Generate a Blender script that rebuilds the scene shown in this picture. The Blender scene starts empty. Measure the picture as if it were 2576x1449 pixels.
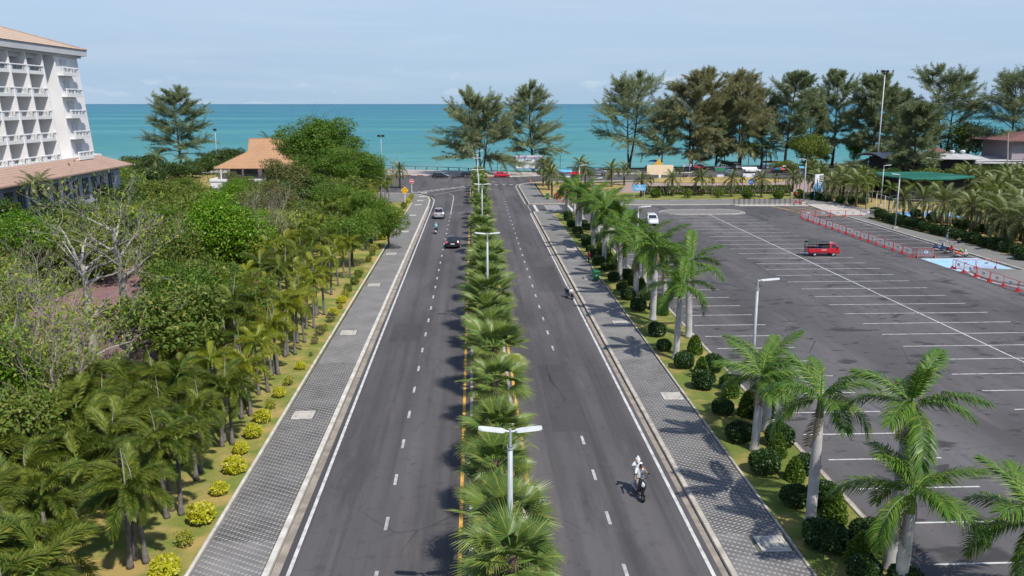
import bpy, math, random
import numpy as np
from mathutils import Vector, Matrix, Euler

random.seed(7)
rng = np.random.default_rng(7)
scn = bpy.context.scene
C = scn.collection
PI = math.pi
R = math.radians

# ---------------------------------------------------------------- camera, sky, sun, exposure
CAM_H = 18.5
PITCH = 12.1604
YAW = 2.5566
cam_d = bpy.data.cameras.new('camera')
cam_d.sensor_width = 36.0
cam_d.lens = 30.05
cam_d.clip_start = 0.5
cam_d.clip_end = 90000.0
cam = bpy.data.objects.new('camera', cam_d)
C.objects.link(cam)
cam.location = (0, 0, CAM_H)
cam.rotation_euler = (R(90 - PITCH), 0, R(-YAW))
scn.camera = cam

SUN = Vector((0.42, -0.62, 1.0)).normalized()      # direction towards the sun
world = bpy.data.worlds.new('World')
scn.world = world
world.use_nodes = True
wn = world.node_tree.nodes
wl = world.node_tree.links
wn.clear()
sky = wn.new('ShaderNodeTexSky')
sky.sky_type = 'NISHITA'
sky.sun_disc = False
sky.sun_elevation = math.asin(SUN.z)
sky.sun_rotation = math.atan2(SUN.x, SUN.y)
sky.altitude = 10
sky.air_density = 1.0
sky.dust_density = 0.2
sky.ozone_density = 3.0
wtc = wn.new('ShaderNodeTexCoord')
wmap = wn.new('ShaderNodeMapping')
wmap.inputs['Scale'].default_value = (1.2, 1.2, 5.0)
wnoise = wn.new('ShaderNodeTexNoise')
wnoise.inputs['Scale'].default_value = 2.2
wnoise.inputs['Detail'].default_value = 8
wnoise.inputs['Roughness'].default_value = 0.6
wnoise.inputs['Distortion'].default_value = 0.4
wramp = wn.new('ShaderNodeValToRGB')
wramp.color_ramp.elements[0].position = 0.42
wramp.color_ramp.elements[0].color = (0.0, 0.0, 0.0, 1)
wramp.color_ramp.elements[1].position = 0.75
wramp.color_ramp.elements[1].color = (0.16, 0.16, 0.16, 1)
# thin high cloud veil, thicker above the clear band over the sea horizon
wsep = wn.new('ShaderNodeSeparateXYZ')
wveil = wn.new('ShaderNodeMapRange')
wveil.inputs['From Min'].default_value = 0.05
wveil.inputs['From Max'].default_value = 0.55
wveil.inputs['To Min'].default_value = 0.86
wveil.inputs['To Max'].default_value = 0.22
# the veil itself: bluer over the sea, paler higher up
wcol = wn.new('ShaderNodeValToRGB')
wcol.color_ramp.elements[0].position = 0.0
wcol.color_ramp.elements[0].color = (0.395, 0.555, 0.75, 1)
wcol.color_ramp.elements[1].position = 0.16
wcol.color_ramp.elements[1].color = (0.60, 0.715, 0.86, 1)
wgain = wn.new('ShaderNodeMix')
wgain.data_type = 'RGBA'
wgain.blend_type = 'MULTIPLY'
wgain.clamp_result = False
wgain.inputs['Factor'].default_value = 1.0
wgain.inputs['B'].default_value = (9.4, 9.4, 9.4, 1)
wadd = wn.new('ShaderNodeMath')
wadd.operation = 'ADD'
wmix = wn.new('ShaderNodeMix')
wmix.data_type = 'RGBA'
wtint = wn.new('ShaderNodeMix')
wtint.data_type = 'RGBA'
wtint.blend_type = 'MULTIPLY'
wtint.inputs['Factor'].default_value = 1.0
wtint.inputs['B'].default_value = (0.72, 0.93, 1.24, 1)
wbg = wn.new('ShaderNodeBackground')
wbg.inputs['Strength'].default_value = 0.085
wout = wn.new('ShaderNodeOutputWorld')
wl.new(wtc.outputs['Generated'], wmap.inputs['Vector'])
wl.new(wmap.outputs['Vector'], wnoise.inputs['Vector'])
wl.new(wnoise.outputs['Fac'], wramp.inputs['Fac'])
wl.new(wtc.outputs['Generated'], wsep.inputs['Vector'])
wl.new(wsep.outputs['Z'], wveil.inputs['Value'])
wl.new(wramp.outputs['Color'], wadd.inputs[0])
wl.new(wveil.outputs['Result'], wadd.inputs[1])
wl.new(wsep.outputs['Z'], wcol.inputs['Fac'])
wl.new(wcol.outputs['Color'], wgain.inputs['A'])
# streaks of cirrus, and a few low faint puffs of cloud over the horizon
wci = wn.new('ShaderNodeMix')
wci.data_type = 'RGBA'
wci.inputs['B'].default_value = (7.4, 8.0, 8.7, 1)
wcr = wn.new('ShaderNodeMapRange')
wcr.inputs['From Min'].default_value = 0.45
wcr.inputs['From Max'].default_value = 0.75
wcr.inputs['To Max'].default_value = 0.2
wcm = wn.new('ShaderNodeMapping')
wcm.inputs['Scale'].default_value = (1.3, 1.3, 14.0)
wcn = wn.new('ShaderNodeTexNoise')
wcn.inputs['Scale'].default_value = 3.0
wcn.inputs['Detail'].default_value = 9
wcn.inputs['Roughness'].default_value = 0.62
wcn.inputs['Distortion'].default_value = 0.5
wl.new(wtc.outputs['Generated'], wcm.inputs['Vector'])
wl.new(wcm.outputs['Vector'], wcn.inputs['Vector'])
wl.new(wcn.outputs['Fac'], wcr.inputs['Value'])
wl.new(wcr.outputs['Result'], wci.inputs['Factor'])
wl.new(wgain.outputs['Result'], wci.inputs['A'])
wpm = wn.new('ShaderNodeMapping')
wpm.inputs['Scale'].default_value = (9.0, 9.0, 30.0)
wpn = wn.new('ShaderNodeTexNoise')
wpn.inputs['Scale'].default_value = 2.0
wpn.inputs['Detail'].default_value = 6
wpr = wn.new('ShaderNodeMapRange')
wpr.inputs['From Min'].default_value = 0.60
wpr.inputs['From Max'].default_value = 0.74
wpr.inputs['To Max'].default_value = 0.55
wpb = wn.new('ShaderNodeMapRange')
wpb.inputs['From Min'].default_value = 0.05
wpb.inputs['From Max'].default_value = 0.03
wpx = wn.new('ShaderNodeMath')
wpx.operation = 'MULTIPLY'
wpu = wn.new('ShaderNodeMix')
wpu.data_type = 'RGBA'
wpu.inputs['B'].default_value = (6.6, 7.3, 8.3, 1)
wl.new(wtc.outputs['Generated'], wpm.inputs['Vector'])
wl.new(wpm.outputs['Vector'], wpn.inputs['Vector'])
wl.new(wpn.outputs['Fac'], wpr.inputs['Value'])
wl.new(wsep.outputs['Z'], wpb.inputs['Value'])
wl.new(wpr.outputs['Result'], wpx.inputs[0])
wl.new(wpb.outputs['Result'], wpx.inputs[1])
wl.new(wpx.outputs['Value'], wpu.inputs['Factor'])
wl.new(wci.outputs['Result'], wpu.inputs['A'])
wl.new(wpu.outputs['Result'], wmix.inputs['B'])
wl.new(sky.outputs['Color'], wtint.inputs['A'])
wl.new(wtint.outputs['Result'], wmix.inputs['A'])
wl.new(wadd.outputs['Value'], wmix.inputs['Factor'])
wl.new(wmix.outputs['Result'], wbg.inputs['Color'])
wl.new(wbg.outputs['Background'], wout.inputs['Surface'])

sun_d = bpy.data.lights.new('sun', 'SUN')
sun_d.energy = 3.9
sun_d.angle = R(0.53)
sun_d.color = (1.0, 0.95, 0.87)
sun = bpy.data.objects.new('sun', sun_d)
C.objects.link(sun)
sun.location = (30, -40, 80)
sun.rotation_euler = (-SUN).to_track_quat('-Z', 'Y').to_euler()

vs = scn.view_settings
vs.view_transform = 'Standard'
vs.look = 'None'
vs.exposure = 0.30
vs.gamma = 1.0
vs.use_curve_mapping = False
scn.render.engine = 'CYCLES'
scn.cycles.use_denoising = True
scn.cycles.max_bounces = 6
scn.cycles.diffuse_bounces = 3
scn.cycles.glossy_bounces = 3
scn.cycles.transmission_bounces = 3
scn.cycles.transparent_max_bounces = 6

# ---------------------------------------------------------------- survey: photo point -> place on the ground
FPX = 2150.0
_p, _y = R(PITCH), R(YAW)
def ray(px, py):
    u, v = (px - 1288) / FPX, (py - 724.5) / FPX
    f = (math.sin(_y) * math.cos(_p), math.cos(_y) * math.cos(_p), -math.sin(_p))
    r = (math.cos(_y), -math.sin(_y), 0)
    w = (math.sin(_y) * math.sin(_p), math.cos(_y) * math.sin(_p), math.cos(_p))
    return [f[i] + r[i] * u - w[i] * v for i in range(3)]
def g(px, py, z=0.0):
    d = ray(px, py)
    t = (z - CAM_H) / d[2]
    return (d[0] * t, d[1] * t)
def gf(px, py, z=0.0):
    return g(px / 1.4969, py / 1.4969, z)
def gy(px, py, Y):
    d = ray(px, py)
    t = Y / d[1]
    return (d[0] * t, CAM_H + d[2] * t)
def gx(px, py, X):
    d = ray(px, py)
    t = X / d[0]
    return (d[1] * t, CAM_H + d[2] * t)

# ---------------------------------------------------------------- materials
def _nodes(name):
    m = bpy.data.materials.new(name)
    m.use_nodes = True
    nt = m.node_tree
    b = nt.nodes.get('Principled BSDF')
    return m, nt, b
def _mix(nt, a, b, fac, blend='MIX'):
    n = nt.nodes.new('ShaderNodeMix')
    n.data_type = 'RGBA'
    n.blend_type = blend
    for k, v in (('A', a), ('B', b), ('Factor', fac)):
        if isinstance(v, (int, float)):
            n.inputs[k].default_value = v
        elif isinstance(v, tuple):
            n.inputs[k].default_value = (v[0], v[1], v[2], 1)
        else:
            nt.links.new(v, n.inputs[k])
    return n.outputs['Result']
def _noise(nt, scale, detail=4, vec=None, rough=0.55, dist=0.0):
    n = nt.nodes.new('ShaderNodeTexNoise')
    n.inputs['Scale'].default_value = scale
    n.inputs['Detail'].default_value = detail
    n.inputs['Roughness'].default_value = rough
    n.inputs['Distortion'].default_value = dist
    if vec is not None:
        nt.links.new(vec, n.inputs['Vector'])
    return n.outputs['Fac']
def _ramp(nt, v, p0, p1, c0=0.0, c1=1.0):
    n = nt.nodes.new('ShaderNodeMapRange')
    n.inputs['From Min'].default_value = p0
    n.inputs['From Max'].default_value = p1
    n.inputs['To Min'].default_value = c0
    n.inputs['To Max'].default_value = c1
    nt.links.new(v, n.inputs['Value'])
    return n.outputs['Result']
def _pos(nt, scale=(1, 1, 1), rot=(0, 0, 0), obj=False):
    if obj:
        s = nt.nodes.new('ShaderNodeTexCoord').outputs['Object']
    else:
        s = nt.nodes.new('ShaderNodeNewGeometry').outputs['Position']
    m = nt.nodes.new('ShaderNodeMapping')
    m.inputs['Scale'].default_value = scale
    m.inputs['Rotation'].default_value = rot
    nt.links.new(s, m.inputs['Vector'])
    return m.outputs['Vector']
def _bump(nt, b, h, strength, dist=0.02):
    n = nt.nodes.new('ShaderNodeBump')
    n.inputs['Strength'].default_value = strength
    n.inputs['Distance'].default_value = dist
    nt.links.new(h, n.inputs['Height'])
    nt.links.new(n.outputs['Normal'], b.inputs['Normal'])
def mat(name, c1, c2=None, scale=4.0, rough=0.7, metal=0.0, spec=0.3, bump=0.0, obj=True, lo=0.35, hi=0.65, coat=0.0):
    m, nt, b = _nodes(name)
    if c2 is None:
        c2 = tuple(min(1, v * 0.82) for v in c1)
    v = _pos(nt, obj=obj)
    n = _noise(nt, scale, 6, v)
    col = _mix(nt, c1, c2, _ramp(nt, n, lo, hi))
    nt.links.new(col, b.inputs['Base Color'])
    b.inputs['Roughness'].default_value = rough
    b.inputs['Metallic'].default_value = metal
    b.inputs['Specular IOR Level'].default_value = spec
    b.inputs['Coat Weight'].default_value = coat
    b.inputs['Coat Roughness'].default_value = 0.06
    if bump:
        _bump(nt, b, _noise(nt, scale * 8, 3, v), bump)
    return m
def leafmat(name, c1, c2, c3=None, rough=0.45, spec=0.35, trans=0.25, tip=None, tip0=0.75, objvar=0.5):
    """leaf: colour differs leaf by leaf and plant by plant; light passes through; tips may be dry"""
    m, nt, b = _nodes(name)
    geo = nt.nodes.new('ShaderNodeNewGeometry')
    oi = nt.nodes.new('ShaderNodeObjectInfo')
    f = _mix(nt, geo.outputs['Random Per Island'], oi.outputs['Random'], objvar)
    col = _mix(nt, c1, c2, f)
    if c3 is not None:
        mr = _ramp(nt, geo.outputs['Random Per Island'], 0.82, 0.9)
        col = _mix(nt, col, c3, mr)
    if tip is not None:
        at = nt.nodes.new('ShaderNodeAttribute')
        at.attribute_name = 't'
        col = _mix(nt, col, tip, _ramp(nt, at.outputs['Fac'], tip0, 1.0))
    nt.links.new(col, b.inputs['Base Color'])
    b.inputs['Roughness'].default_value = rough
    b.inputs['Specular IOR Level'].default_value = spec
    tr = nt.nodes.new('ShaderNodeBsdfTranslucent')
    tc = _mix(nt, col, (1.0, 1.0, 0.35), 1.0, 'MULTIPLY')
    nt.links.new(tc, tr.inputs['Color'])
    ms = nt.nodes.new('ShaderNodeMixShader')
    ms.inputs['Fac'].default_value = trans
    nt.links.new(b.outputs['BSDF'], ms.inputs[1])
    nt.links.new(tr.outputs['BSDF'], ms.inputs[2])
    nt.links.new(ms.outputs['Shader'], nt.nodes['Material Output'].inputs['Surface'])
    return m

def asphalt(name, base, streak=0.5, stains=0.0, warm=(1.05, 0.985, 1.0)):
    m, nt, b = _nodes(name)
    c = lambda k: tuple(base * k * w for w in warm)
    big = _noise(nt, 0.09, 5, _pos(nt, (1, 0.35, 1)))
    lane = _noise(nt, 0.8, 4, _pos(nt, (1, 0.018, 1)), 0.6)
    fine = _noise(nt, 28.0, 2, _pos(nt))
    mid = _noise(nt, 1.3, 6, _pos(nt), 0.65)
    col = _mix(nt, c(0.7), c(1.32), _ramp(nt, big, 0.34, 0.66))
    col = _mix(nt, col, c(0.55), _ramp(nt, lane, 0.5, 0.68, 0, streak))
    col = _mix(nt, col, c(1.5), _ramp(nt, lane, 0.46, 0.25, 0, streak * 0.7))
    col = _mix(nt, col, c(0.6), _ramp(nt, mid, 0.56, 0.68, 0, 0.6))
    wear = _noise(nt, 0.35, 6, _pos(nt, (1, 0.12, 1), (0, 0, 0.02)), 0.7)
    col = _mix(nt, col, c(0.58), _ramp(nt, wear, 0.54, 0.66, 0, 0.75))
    col = _mix(nt, col, tuple(k * w for k, w in zip(c(1.35), (1.06, 1.0, 0.98))), _ramp(nt, wear, 0.44, 0.3, 0, 0.7))
    col = _mix(nt, col, c(1.7), _ramp(nt, fine, 0.55, 0.8, 0, 0.35))
    vo = nt.nodes.new('ShaderNodeTexVoronoi')
    vo.feature = 'DISTANCE_TO_EDGE'
    vo.inputs['Scale'].default_value = 0.13
    wv = _pos(nt)
    nn = nt.nodes.new('ShaderNodeTexNoise')
    nn.inputs['Scale'].default_value = 0.8
    nn.inputs['Detail'].default_value = 6
    va = nt.nodes.new('ShaderNodeVectorMath')
    va.operation = 'MULTIPLY_ADD'
    va.inputs[1].default_value = (3.5, 3.5, 0)
    nt.links.new(nn.outputs['Color'], va.inputs[0])
    nt.links.new(wv, va.inputs[2])
    nt.links.new(va.outputs['Vector'], vo.inputs['Vector'])
    msk = _ramp(nt, _noise(nt, 0.05, 2, _pos(nt)), 0.5, 0.6, 0, 0.7)
    cr = nt.nodes.new('ShaderNodeMath')
    cr.operation = 'MULTIPLY'
    nt.links.new(_ramp(nt, vo.outputs['Distance'], 0.006, 0.002), cr.inputs[0])
    nt.links.new(msk, cr.inputs[1])
    col = _mix(nt, col, c(0.35), cr.outputs['Value'])
    if stains:
        st = _noise(nt, 0.42, 3, _pos(nt, (0.55, 1.1, 1)), 0.6, 0.6)
        col = _mix(nt, col, c(0.45), _ramp(nt, st, 0.60, 0.655, 0, stains))
        st = _noise(nt, 0.9, 2, _pos(nt, (0.6, 1.2, 1), (0, 0, 0.6)), 0.5, 0.3)
        col = _mix(nt, col, c(0.4), _ramp(nt, st, 0.645, 0.69, 0, stains))
    nt.links.new(col, b.inputs['Base Color'])
    b.inputs['Roughness'].default_value = 0.82
    b.inputs['Specular IOR Level'].default_value = 0.28
    _bump(nt, b, fine, 0.35, 0.01)
    return m

def lawnmat(name, g1, g2, dry, soil, dryness=0.5):
    m, nt, b = _nodes(name)
    n1 = _noise(nt, 0.45, 6, _pos(nt), 0.62)
    n2 = _noise(nt, 6.0, 5, _pos(nt), 0.7)
    n3 = _noise(nt, 0.22, 5, _pos(nt, rot=(0, 0, 1.0)), 0.6)
    n4 = _noise(nt, 40.0, 2, _pos(nt))
    col = _mix(nt, g1, g2, _ramp(nt, n2, 0.3, 0.7))
    col = _mix(nt, col, dry, _ramp(nt, n1, 0.62 - dryness * 0.3, 0.75 - dryness * 0.2))
    col = _mix(nt, col, soil, _ramp(nt, n3, 0.6, 0.72, 0, 0.8))
    col = _mix(nt, col, (0.3, 0.3, 0.12), _ramp(nt, n4, 0.55, 0.85, 0, 0.25))
    nt.links.new(col, b.inputs['Base Color'])
    b.inputs['Roughness'].default_value = 0.95
    b.inputs['Specular IOR Level'].default_value = 0.1
    _bump(nt, b, n4, 0.8, 0.04)
    return m

M = {}
M['asphalt'] = asphalt('road_asphalt', 0.093, 0.85)
M['lot'] = asphalt('lot_asphalt', 0.098, 0.25, 0.9)
M['patch'] = asphalt('patch_asphalt', 0.074, 0.1)
M['paint'] = mat('road_paint', (0.62, 0.61, 0.585), (0.33, 0.325, 0.315), 1.7, 0.75, obj=False, lo=0.42, hi=0.72)
M['dash'] = mat('worn_paint', (0.50, 0.49, 0.475), (0.24, 0.235, 0.23), 2.6, 0.75, obj=False, lo=0.42, hi=0.7)
M['yellow'] = mat('yellow_paint', (0.72, 0.40, 0.06), (0.45, 0.28, 0.1), 2.5, 0.7, obj=False, lo=0.5, hi=0.8)
M['bluepaint'] = mat('blue_paint', (0.36, 0.60, 0.80), (0.27, 0.48, 0.66), 1.2, 0.7, obj=False)
M['kerb'] = mat('kerb_concrete', (0.52, 0.47, 0.40), (0.34, 0.30, 0.26), 1.6, 0.9, obj=False, bump=0.3)
M['kerbwhite'] = mat('kerb_white', (0.66, 0.63, 0.58), (0.45, 0.41, 0.36), 1.2, 0.85, obj=False, bump=0.2)
M['kerbface'] = mat('kerb_face', (0.26, 0.24, 0.22), (0.14, 0.13, 0.12), 1.5, 0.9, obj=False)
M['gutter'] = mat('gutter_concrete', (0.36, 0.31, 0.25), (0.22, 0.19, 0.16), 1.3, 0.9, obj=False)
M['concrete'] = mat('pale_concrete', (0.52, 0.48, 0.42), (0.38, 0.35, 0.30), 0.9, 0.9, obj=False, bump=0.2)
M['tile_d'] = mat('paver_dark', (0.23, 0.221, 0.218), (0.145, 0.139, 0.14), 0.45, 0.85, obj=False)
M['tile_l'] = mat('paver_light', (0.38, 0.36, 0.32), (0.28, 0.265, 0.24), 1.4, 0.85, obj=False)
M['joint'] = mat('paver_joint', (0.13, 0.125, 0.11), (0.09, 0.09, 0.065), 2.0, 0.95, obj=False)
M['lawn'] = lawnmat('lawn_left', (0.15, 0.20, 0.04), (0.22, 0.25, 0.06), (0.42, 0.31, 0.11), (0.46, 0.33, 0.16), 0.62)
M['lawn2'] = lawnmat('lawn_right', (0.12, 0.17, 0.033), (0.18, 0.215, 0.055), (0.37, 0.28, 0.10), (0.42, 0.31, 0.15), 0.5)
M['drygrass'] = lawnmat('dry_grass', (0.2, 0.2, 0.06), (0.25, 0.22, 0.08), (0.4, 0.29, 0.12), (0.42, 0.29, 0.13), 0.9)
M['earth'] = lawnmat('scrub_ground', (0.05, 0.075, 0.02), (0.08, 0.09, 0.03), (0.16, 0.12, 0.05), (0.2, 0.14, 0.08), 0.35)
M['sand'] = mat('beach_sand', (0.62, 0.52, 0.38), (0.5, 0.41, 0.3), 0.3, 0.95, obj=False)
M['pink'] = mat('pink_paving', (0.37, 0.27, 0.235), (0.30, 0.225, 0.20), 0.5, 0.9, obj=False)
M['drive'] = mat('red_brown_paving', (0.27, 0.155, 0.15), (0.21, 0.12, 0.125), 0.8, 0.9, obj=False, bump=0.3)
M['prom'] = mat('promenade_paving', (0.42, 0.37, 0.33), (0.34, 0.30, 0.28), 0.4, 0.9, obj=False)
M['white'] = mat('white_wall', (0.80, 0.79, 0.785), (0.74, 0.72, 0.71), 0.3, 0.8, obj=False)
M['white2'] = mat('grey_white_fascia', (0.56, 0.56, 0.58), (0.50, 0.50, 0.52), 0.4, 0.8, obj=False)
M['wallgrey'] = mat('podium_wall', (0.45, 0.47, 0.55), (0.38, 0.40, 0.47), 0.5, 0.85, obj=False)
M['darkglass'] = mat('dark_glass', (0.02, 0.025, 0.03), (0.035, 0.04, 0.045), 0.5, 0.08, spec=0.6)
M['glass'] = mat('car_glass', (0.015, 0.02, 0.026), (0.03, 0.035, 0.04), 1.0, 0.06, spec=0.7)
M['curtain'] = mat('curtain', (0.2, 0.2, 0.2), (0.12, 0.12, 0.12), 3.0, 0.9)
M['teal'] = mat('teal_railing', (0.05, 0.16, 0.19), (0.04, 0.12, 0.14), 3.0, 0.5)
M['black'] = mat('black_plastic', (0.018, 0.018, 0.02), (0.03, 0.03, 0.032), 5.0, 0.5)
M['rubber'] = mat('tyre_rubber', (0.022, 0.022, 0.023), (0.04, 0.038, 0.036), 6.0, 0.85)
M['chrome'] = mat('bright_metal', (0.6, 0.61, 0.62), (0.5, 0.5, 0.52), 3.0, 0.3, 0.85)
M['steel'] = mat('painted_steel_post', (0.42, 0.45, 0.47), (0.36, 0.39, 0.41), 2.0, 0.5, 0.1)
M['lampwhite'] = mat('lamp_housing', (0.68, 0.70, 0.72), (0.58, 0.6, 0.62), 3.0, 0.45)
M['red'] = mat('red_paint', (0.62, 0.02, 0.03), (0.52, 0.015, 0.03), 1.5, 0.35, coat=0.6)
M['barred'] = mat('barrier_red', (0.62, 0.05, 0.06), (0.5, 0.05, 0.06), 3.0, 0.5)
M['barwhite'] = mat('barrier_white', (0.78, 0.76, 0.76), (0.62, 0.6, 0.6), 3.0, 0.5)
M['signblue'] = mat('sign_blue', (0.03, 0.13, 0.50), (0.04, 0.16, 0.5), 2.0, 0.5)
M['skyblue'] = mat('board_blue', (0.10, 0.36, 0.62), (0.14, 0.42, 0.68), 2.0, 0.5)
M['signwhite'] = mat('sign_white', (0.8, 0.8, 0.82), (0.7, 0.72, 0.78), 2.0, 0.5)
M['signyellow'] = mat('sign_yellow', (0.85, 0.48, 0.02), (0.8, 0.42, 0.02), 2.0, 0.5)
M['signred'] = mat('sign_red', (0.7, 0.03, 0.04), (0.6, 0.03, 0.04), 2.0, 0.5)
M['pinkboard'] = mat('board_pink', (0.75, 0.55, 0.6), (0.7, 0.48, 0.55), 2.0, 0.6)
M['bingreen'] = mat('bin_green', (0.01, 0.17, 0.06), (0.008, 0.13, 0.05), 2.0, 0.5)
M['cream'] = mat('cream_board', (0.78, 0.63, 0.45), (0.72, 0.57, 0.4), 1.0, 0.8)
M['gold'] = mat('gold_panel', (0.68, 0.42, 0.07), (0.6, 0.36, 0.05), 1.0, 0.6)
M['greenroof'] = mat('green_sheet_roof', (0.02, 0.15, 0.10), (0.025, 0.18, 0.12), 0.5, 0.5)
M['greyroof'] = mat('grey_sheet_roof', (0.48, 0.47, 0.47), (0.38, 0.37, 0.37), 0.5, 0.7)
M['darkwall'] = mat('dark_wall', (0.04, 0.035, 0.045), (0.03, 0.03, 0.035), 1.0, 0.8)
M['mauve'] = mat('mauve_wall', (0.36, 0.31, 0.33), (0.31, 0.27, 0.29), 0.7, 0.85)
M['brownroof'] = mat('brown_roof', (0.16, 0.08, 0.075), (0.2, 0.1, 0.09), 1.2, 0.8)
M['paletrunk'] = mat('royal_trunk', (0.50, 0.48, 0.46), (0.34, 0.32, 0.31), 1.2, 0.85, bump=0.2)
M['greytrunk'] = mat('foxtail_trunk', (0.20, 0.175, 0.165), (0.12, 0.105, 0.10), 3.0, 0.9, bump=0.4)
M['brownpalm'] = mat('fibrous_trunk', (0.15, 0.10, 0.07), (0.08, 0.055, 0.04), 6.0, 0.95, bump=0.6)
M['bark'] = mat('dark_bark', (0.10, 0.08, 0.065), (0.055, 0.045, 0.04), 3.0, 0.95, bump=0.5)
M['palebark'] = mat('pale_bark', (0.46, 0.42, 0.38), (0.27, 0.24, 0.22), 2.2, 0.9, bump=0.5)
M['twig'] = mat('dry_twig', (0.40, 0.34, 0.29), (0.27, 0.23, 0.19), 2.0, 0.9)
M['shaft'] = mat('crownshaft_green', (0.14, 0.26, 0.04), (0.09, 0.18, 0.03), 2.0, 0.45)
M['skin'] = mat('skin', (0.40, 0.22, 0.14), (0.34, 0.18, 0.11), 6.0, 0.6)
M['hair'] = mat('dark_hair', (0.012, 0.009, 0.008), (0.02, 0.015, 0.012), 8.0, 0.5)
M['roadred'] = mat('kerb_red', (0.42, 0.08, 0.08), (0.3, 0.07, 0.07), 1.0, 0.85, obj=False)
M['wood'] = mat('weathered_wood', (0.16, 0.13, 0.11), (0.09, 0.08, 0.07), 2.0, 0.9)
M['slate'] = mat('sports_court', (0.2, 0.42, 0.66), (0.16, 0.36, 0.6), 0.6, 0.8, obj=False)
def cloth(name, c):
    return mat('cloth_' + name, c, tuple(v * 0.8 for v in c), 9.0, 0.9, bump=0.3)

L = {}
L['royal'] = leafmat('royal_leaf', (0.055, 0.135, 0.018), (0.13, 0.23, 0.027), (0.24, 0.28, 0.045), 0.42, 0.3, 0.22, tip=(0.10, 0.06, 0.03), tip0=0.93)
L['royal2'] = leafmat('royal_leaf_dry', (0.30, 0.22, 0.12), (0.2, 0.13, 0.09), None, 0.8, 0.2, 0.2)
L['royal3'] = leafmat('royal_leaf_yellow', (0.32, 0.27, 0.03), (0.2, 0.22, 0.03), None, 0.5, 0.3, 0.3)
L['fox'] = leafmat('foxtail_leaf', (0.065, 0.12, 0.017), (0.18, 0.22, 0.028), (0.27, 0.26, 0.04), 0.45, 0.28, 0.24, tip=(0.2, 0.15, 0.05), tip0=0.9, objvar=0.7)
L['foxy'] = leafmat('foxtail_leaf_yellow', (0.15, 0.205, 0.012), (0.31, 0.33, 0.02), (0.4, 0.34, 0.03), 0.38, 0.4, 0.28, tip=(0.25, 0.17, 0.05), tip0=0.85, objvar=0.7)
L['fan'] = leafmat('fan_leaf', (0.08, 0.15, 0.034), (0.185, 0.26, 0.054), (0.28, 0.31, 0.066), 0.4, 0.35, 0.26, tip=(0.42, 0.28, 0.18), tip0=0.86, objvar=0.7)
L['fandry'] = leafmat('fan_leaf_dry', (0.36, 0.26, 0.16), (0.25, 0.17, 0.1), None, 0.8, 0.2, 0.2)
L['fanyel'] = leafmat('fan_leaf_yellow', (0.27, 0.29, 0.03), (0.2, 0.25, 0.04), None, 0.45, 0.4, 0.28, tip=(0.42, 0.28, 0.18), tip0=0.86)
L['date'] = leafmat('date_leaf', (0.13, 0.18, 0.065), (0.215, 0.255, 0.10), (0.28, 0.27, 0.11), 0.45, 0.35, 0.2, tip=(0.28, 0.22, 0.1), tip0=0.9)
L['coco'] = leafmat('coconut_leaf', (0.05, 0.085, 0.02), (0.12, 0.14, 0.035), (0.22, 0.18, 0.06), 0.4, 0.4, 0.2)
L['casu'] = leafmat('casuarina_needle', (0.165, 0.22, 0.12), (0.25, 0.295, 0.155), (0.31, 0.31, 0.16), 0.6, 0.2, 0.2, objvar=0.6)
L['casub'] = leafmat('casuarina_brown', (0.205, 0.22, 0.11), (0.30, 0.29, 0.15), (0.35, 0.30, 0.15), 0.6, 0.2, 0.2, objvar=0.6)
L['tama'] = leafmat('feathery_leaf', (0.065, 0.15, 0.014), (0.135, 0.23, 0.022), (0.2, 0.26, 0.035), 0.5, 0.3, 0.28, objvar=0.4)
L['dark'] = leafmat('dark_leaf', (0.032, 0.075, 0.014), (0.075, 0.125, 0.022), (0.15, 0.175, 0.03), 0.4, 0.4, 0.2, objvar=0.4)
L['bright'] = leafmat('bright_leaf', (0.07, 0.19, 0.006), (0.16, 0.31, 0.010), (0.26, 0.34, 0.03), 0.45, 0.35, 0.3, objvar=0.4)
L['mid'] = leafmat('mid_leaf', (0.085, 0.145, 0.02), (0.165, 0.225, 0.034), (0.27, 0.25, 0.06), 0.5, 0.3, 0.25, objvar=0.4)
L['olive'] = leafmat('olive_leaf', (0.085, 0.11, 0.028), (0.155, 0.17, 0.048), (0.27, 0.21, 0.08), 0.5, 0.3, 0.22, objvar=0.3)
L['lime'] = leafmat('lime_leaf', (0.16, 0.245, 0.022), (0.28, 0.35, 0.035), (0.38, 0.38, 0.06), 0.5, 0.3, 0.3, objvar=0.3)
L['rust'] = leafmat('rust_pod', (0.28, 0.13, 0.08), (0.2, 0.10, 0.06), None, 0.7, 0.2, 0.15)
L['clip'] = leafmat('clipped_dark_leaf', (0.018, 0.052, 0.012), (0.045, 0.09, 0.018), (0.075, 0.13, 0.03), 0.38, 0.45, 0.15, objvar=0.3)
L['cone'] = leafmat('clipped_light_leaf', (0.05, 0.115, 0.01), (0.10, 0.17, 0.015), (0.17, 0.22, 0.03), 0.4, 0.4, 0.2, objvar=0.3)
L['yel'] = leafmat('golden_leaf', (0.42, 0.46, 0.02), (0.62, 0.58, 0.03), (0.72, 0.6, 0.2), 0.5, 0.3, 0.3, objvar=0.3)
L['yel2'] = leafmat('golden_leaf_sparse', (0.25, 0.30, 0.03), (0.42, 0.42, 0.05), (0.5, 0.4, 0.18), 0.5, 0.3, 0.3, objvar=0.3)
L['drybush'] = leafmat('dull_bush_leaf', (0.12, 0.13, 0.06), (0.17, 0.15, 0.08), (0.22, 0.16, 0.1), 0.6, 0.2, 0.2)
L['hedge'] = leafmat('hedge_leaf', (0.05, 0.10, 0.014), (0.10, 0.16, 0.022), (0.2, 0.2, 0.04), 0.45, 0.35, 0.2)

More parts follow.
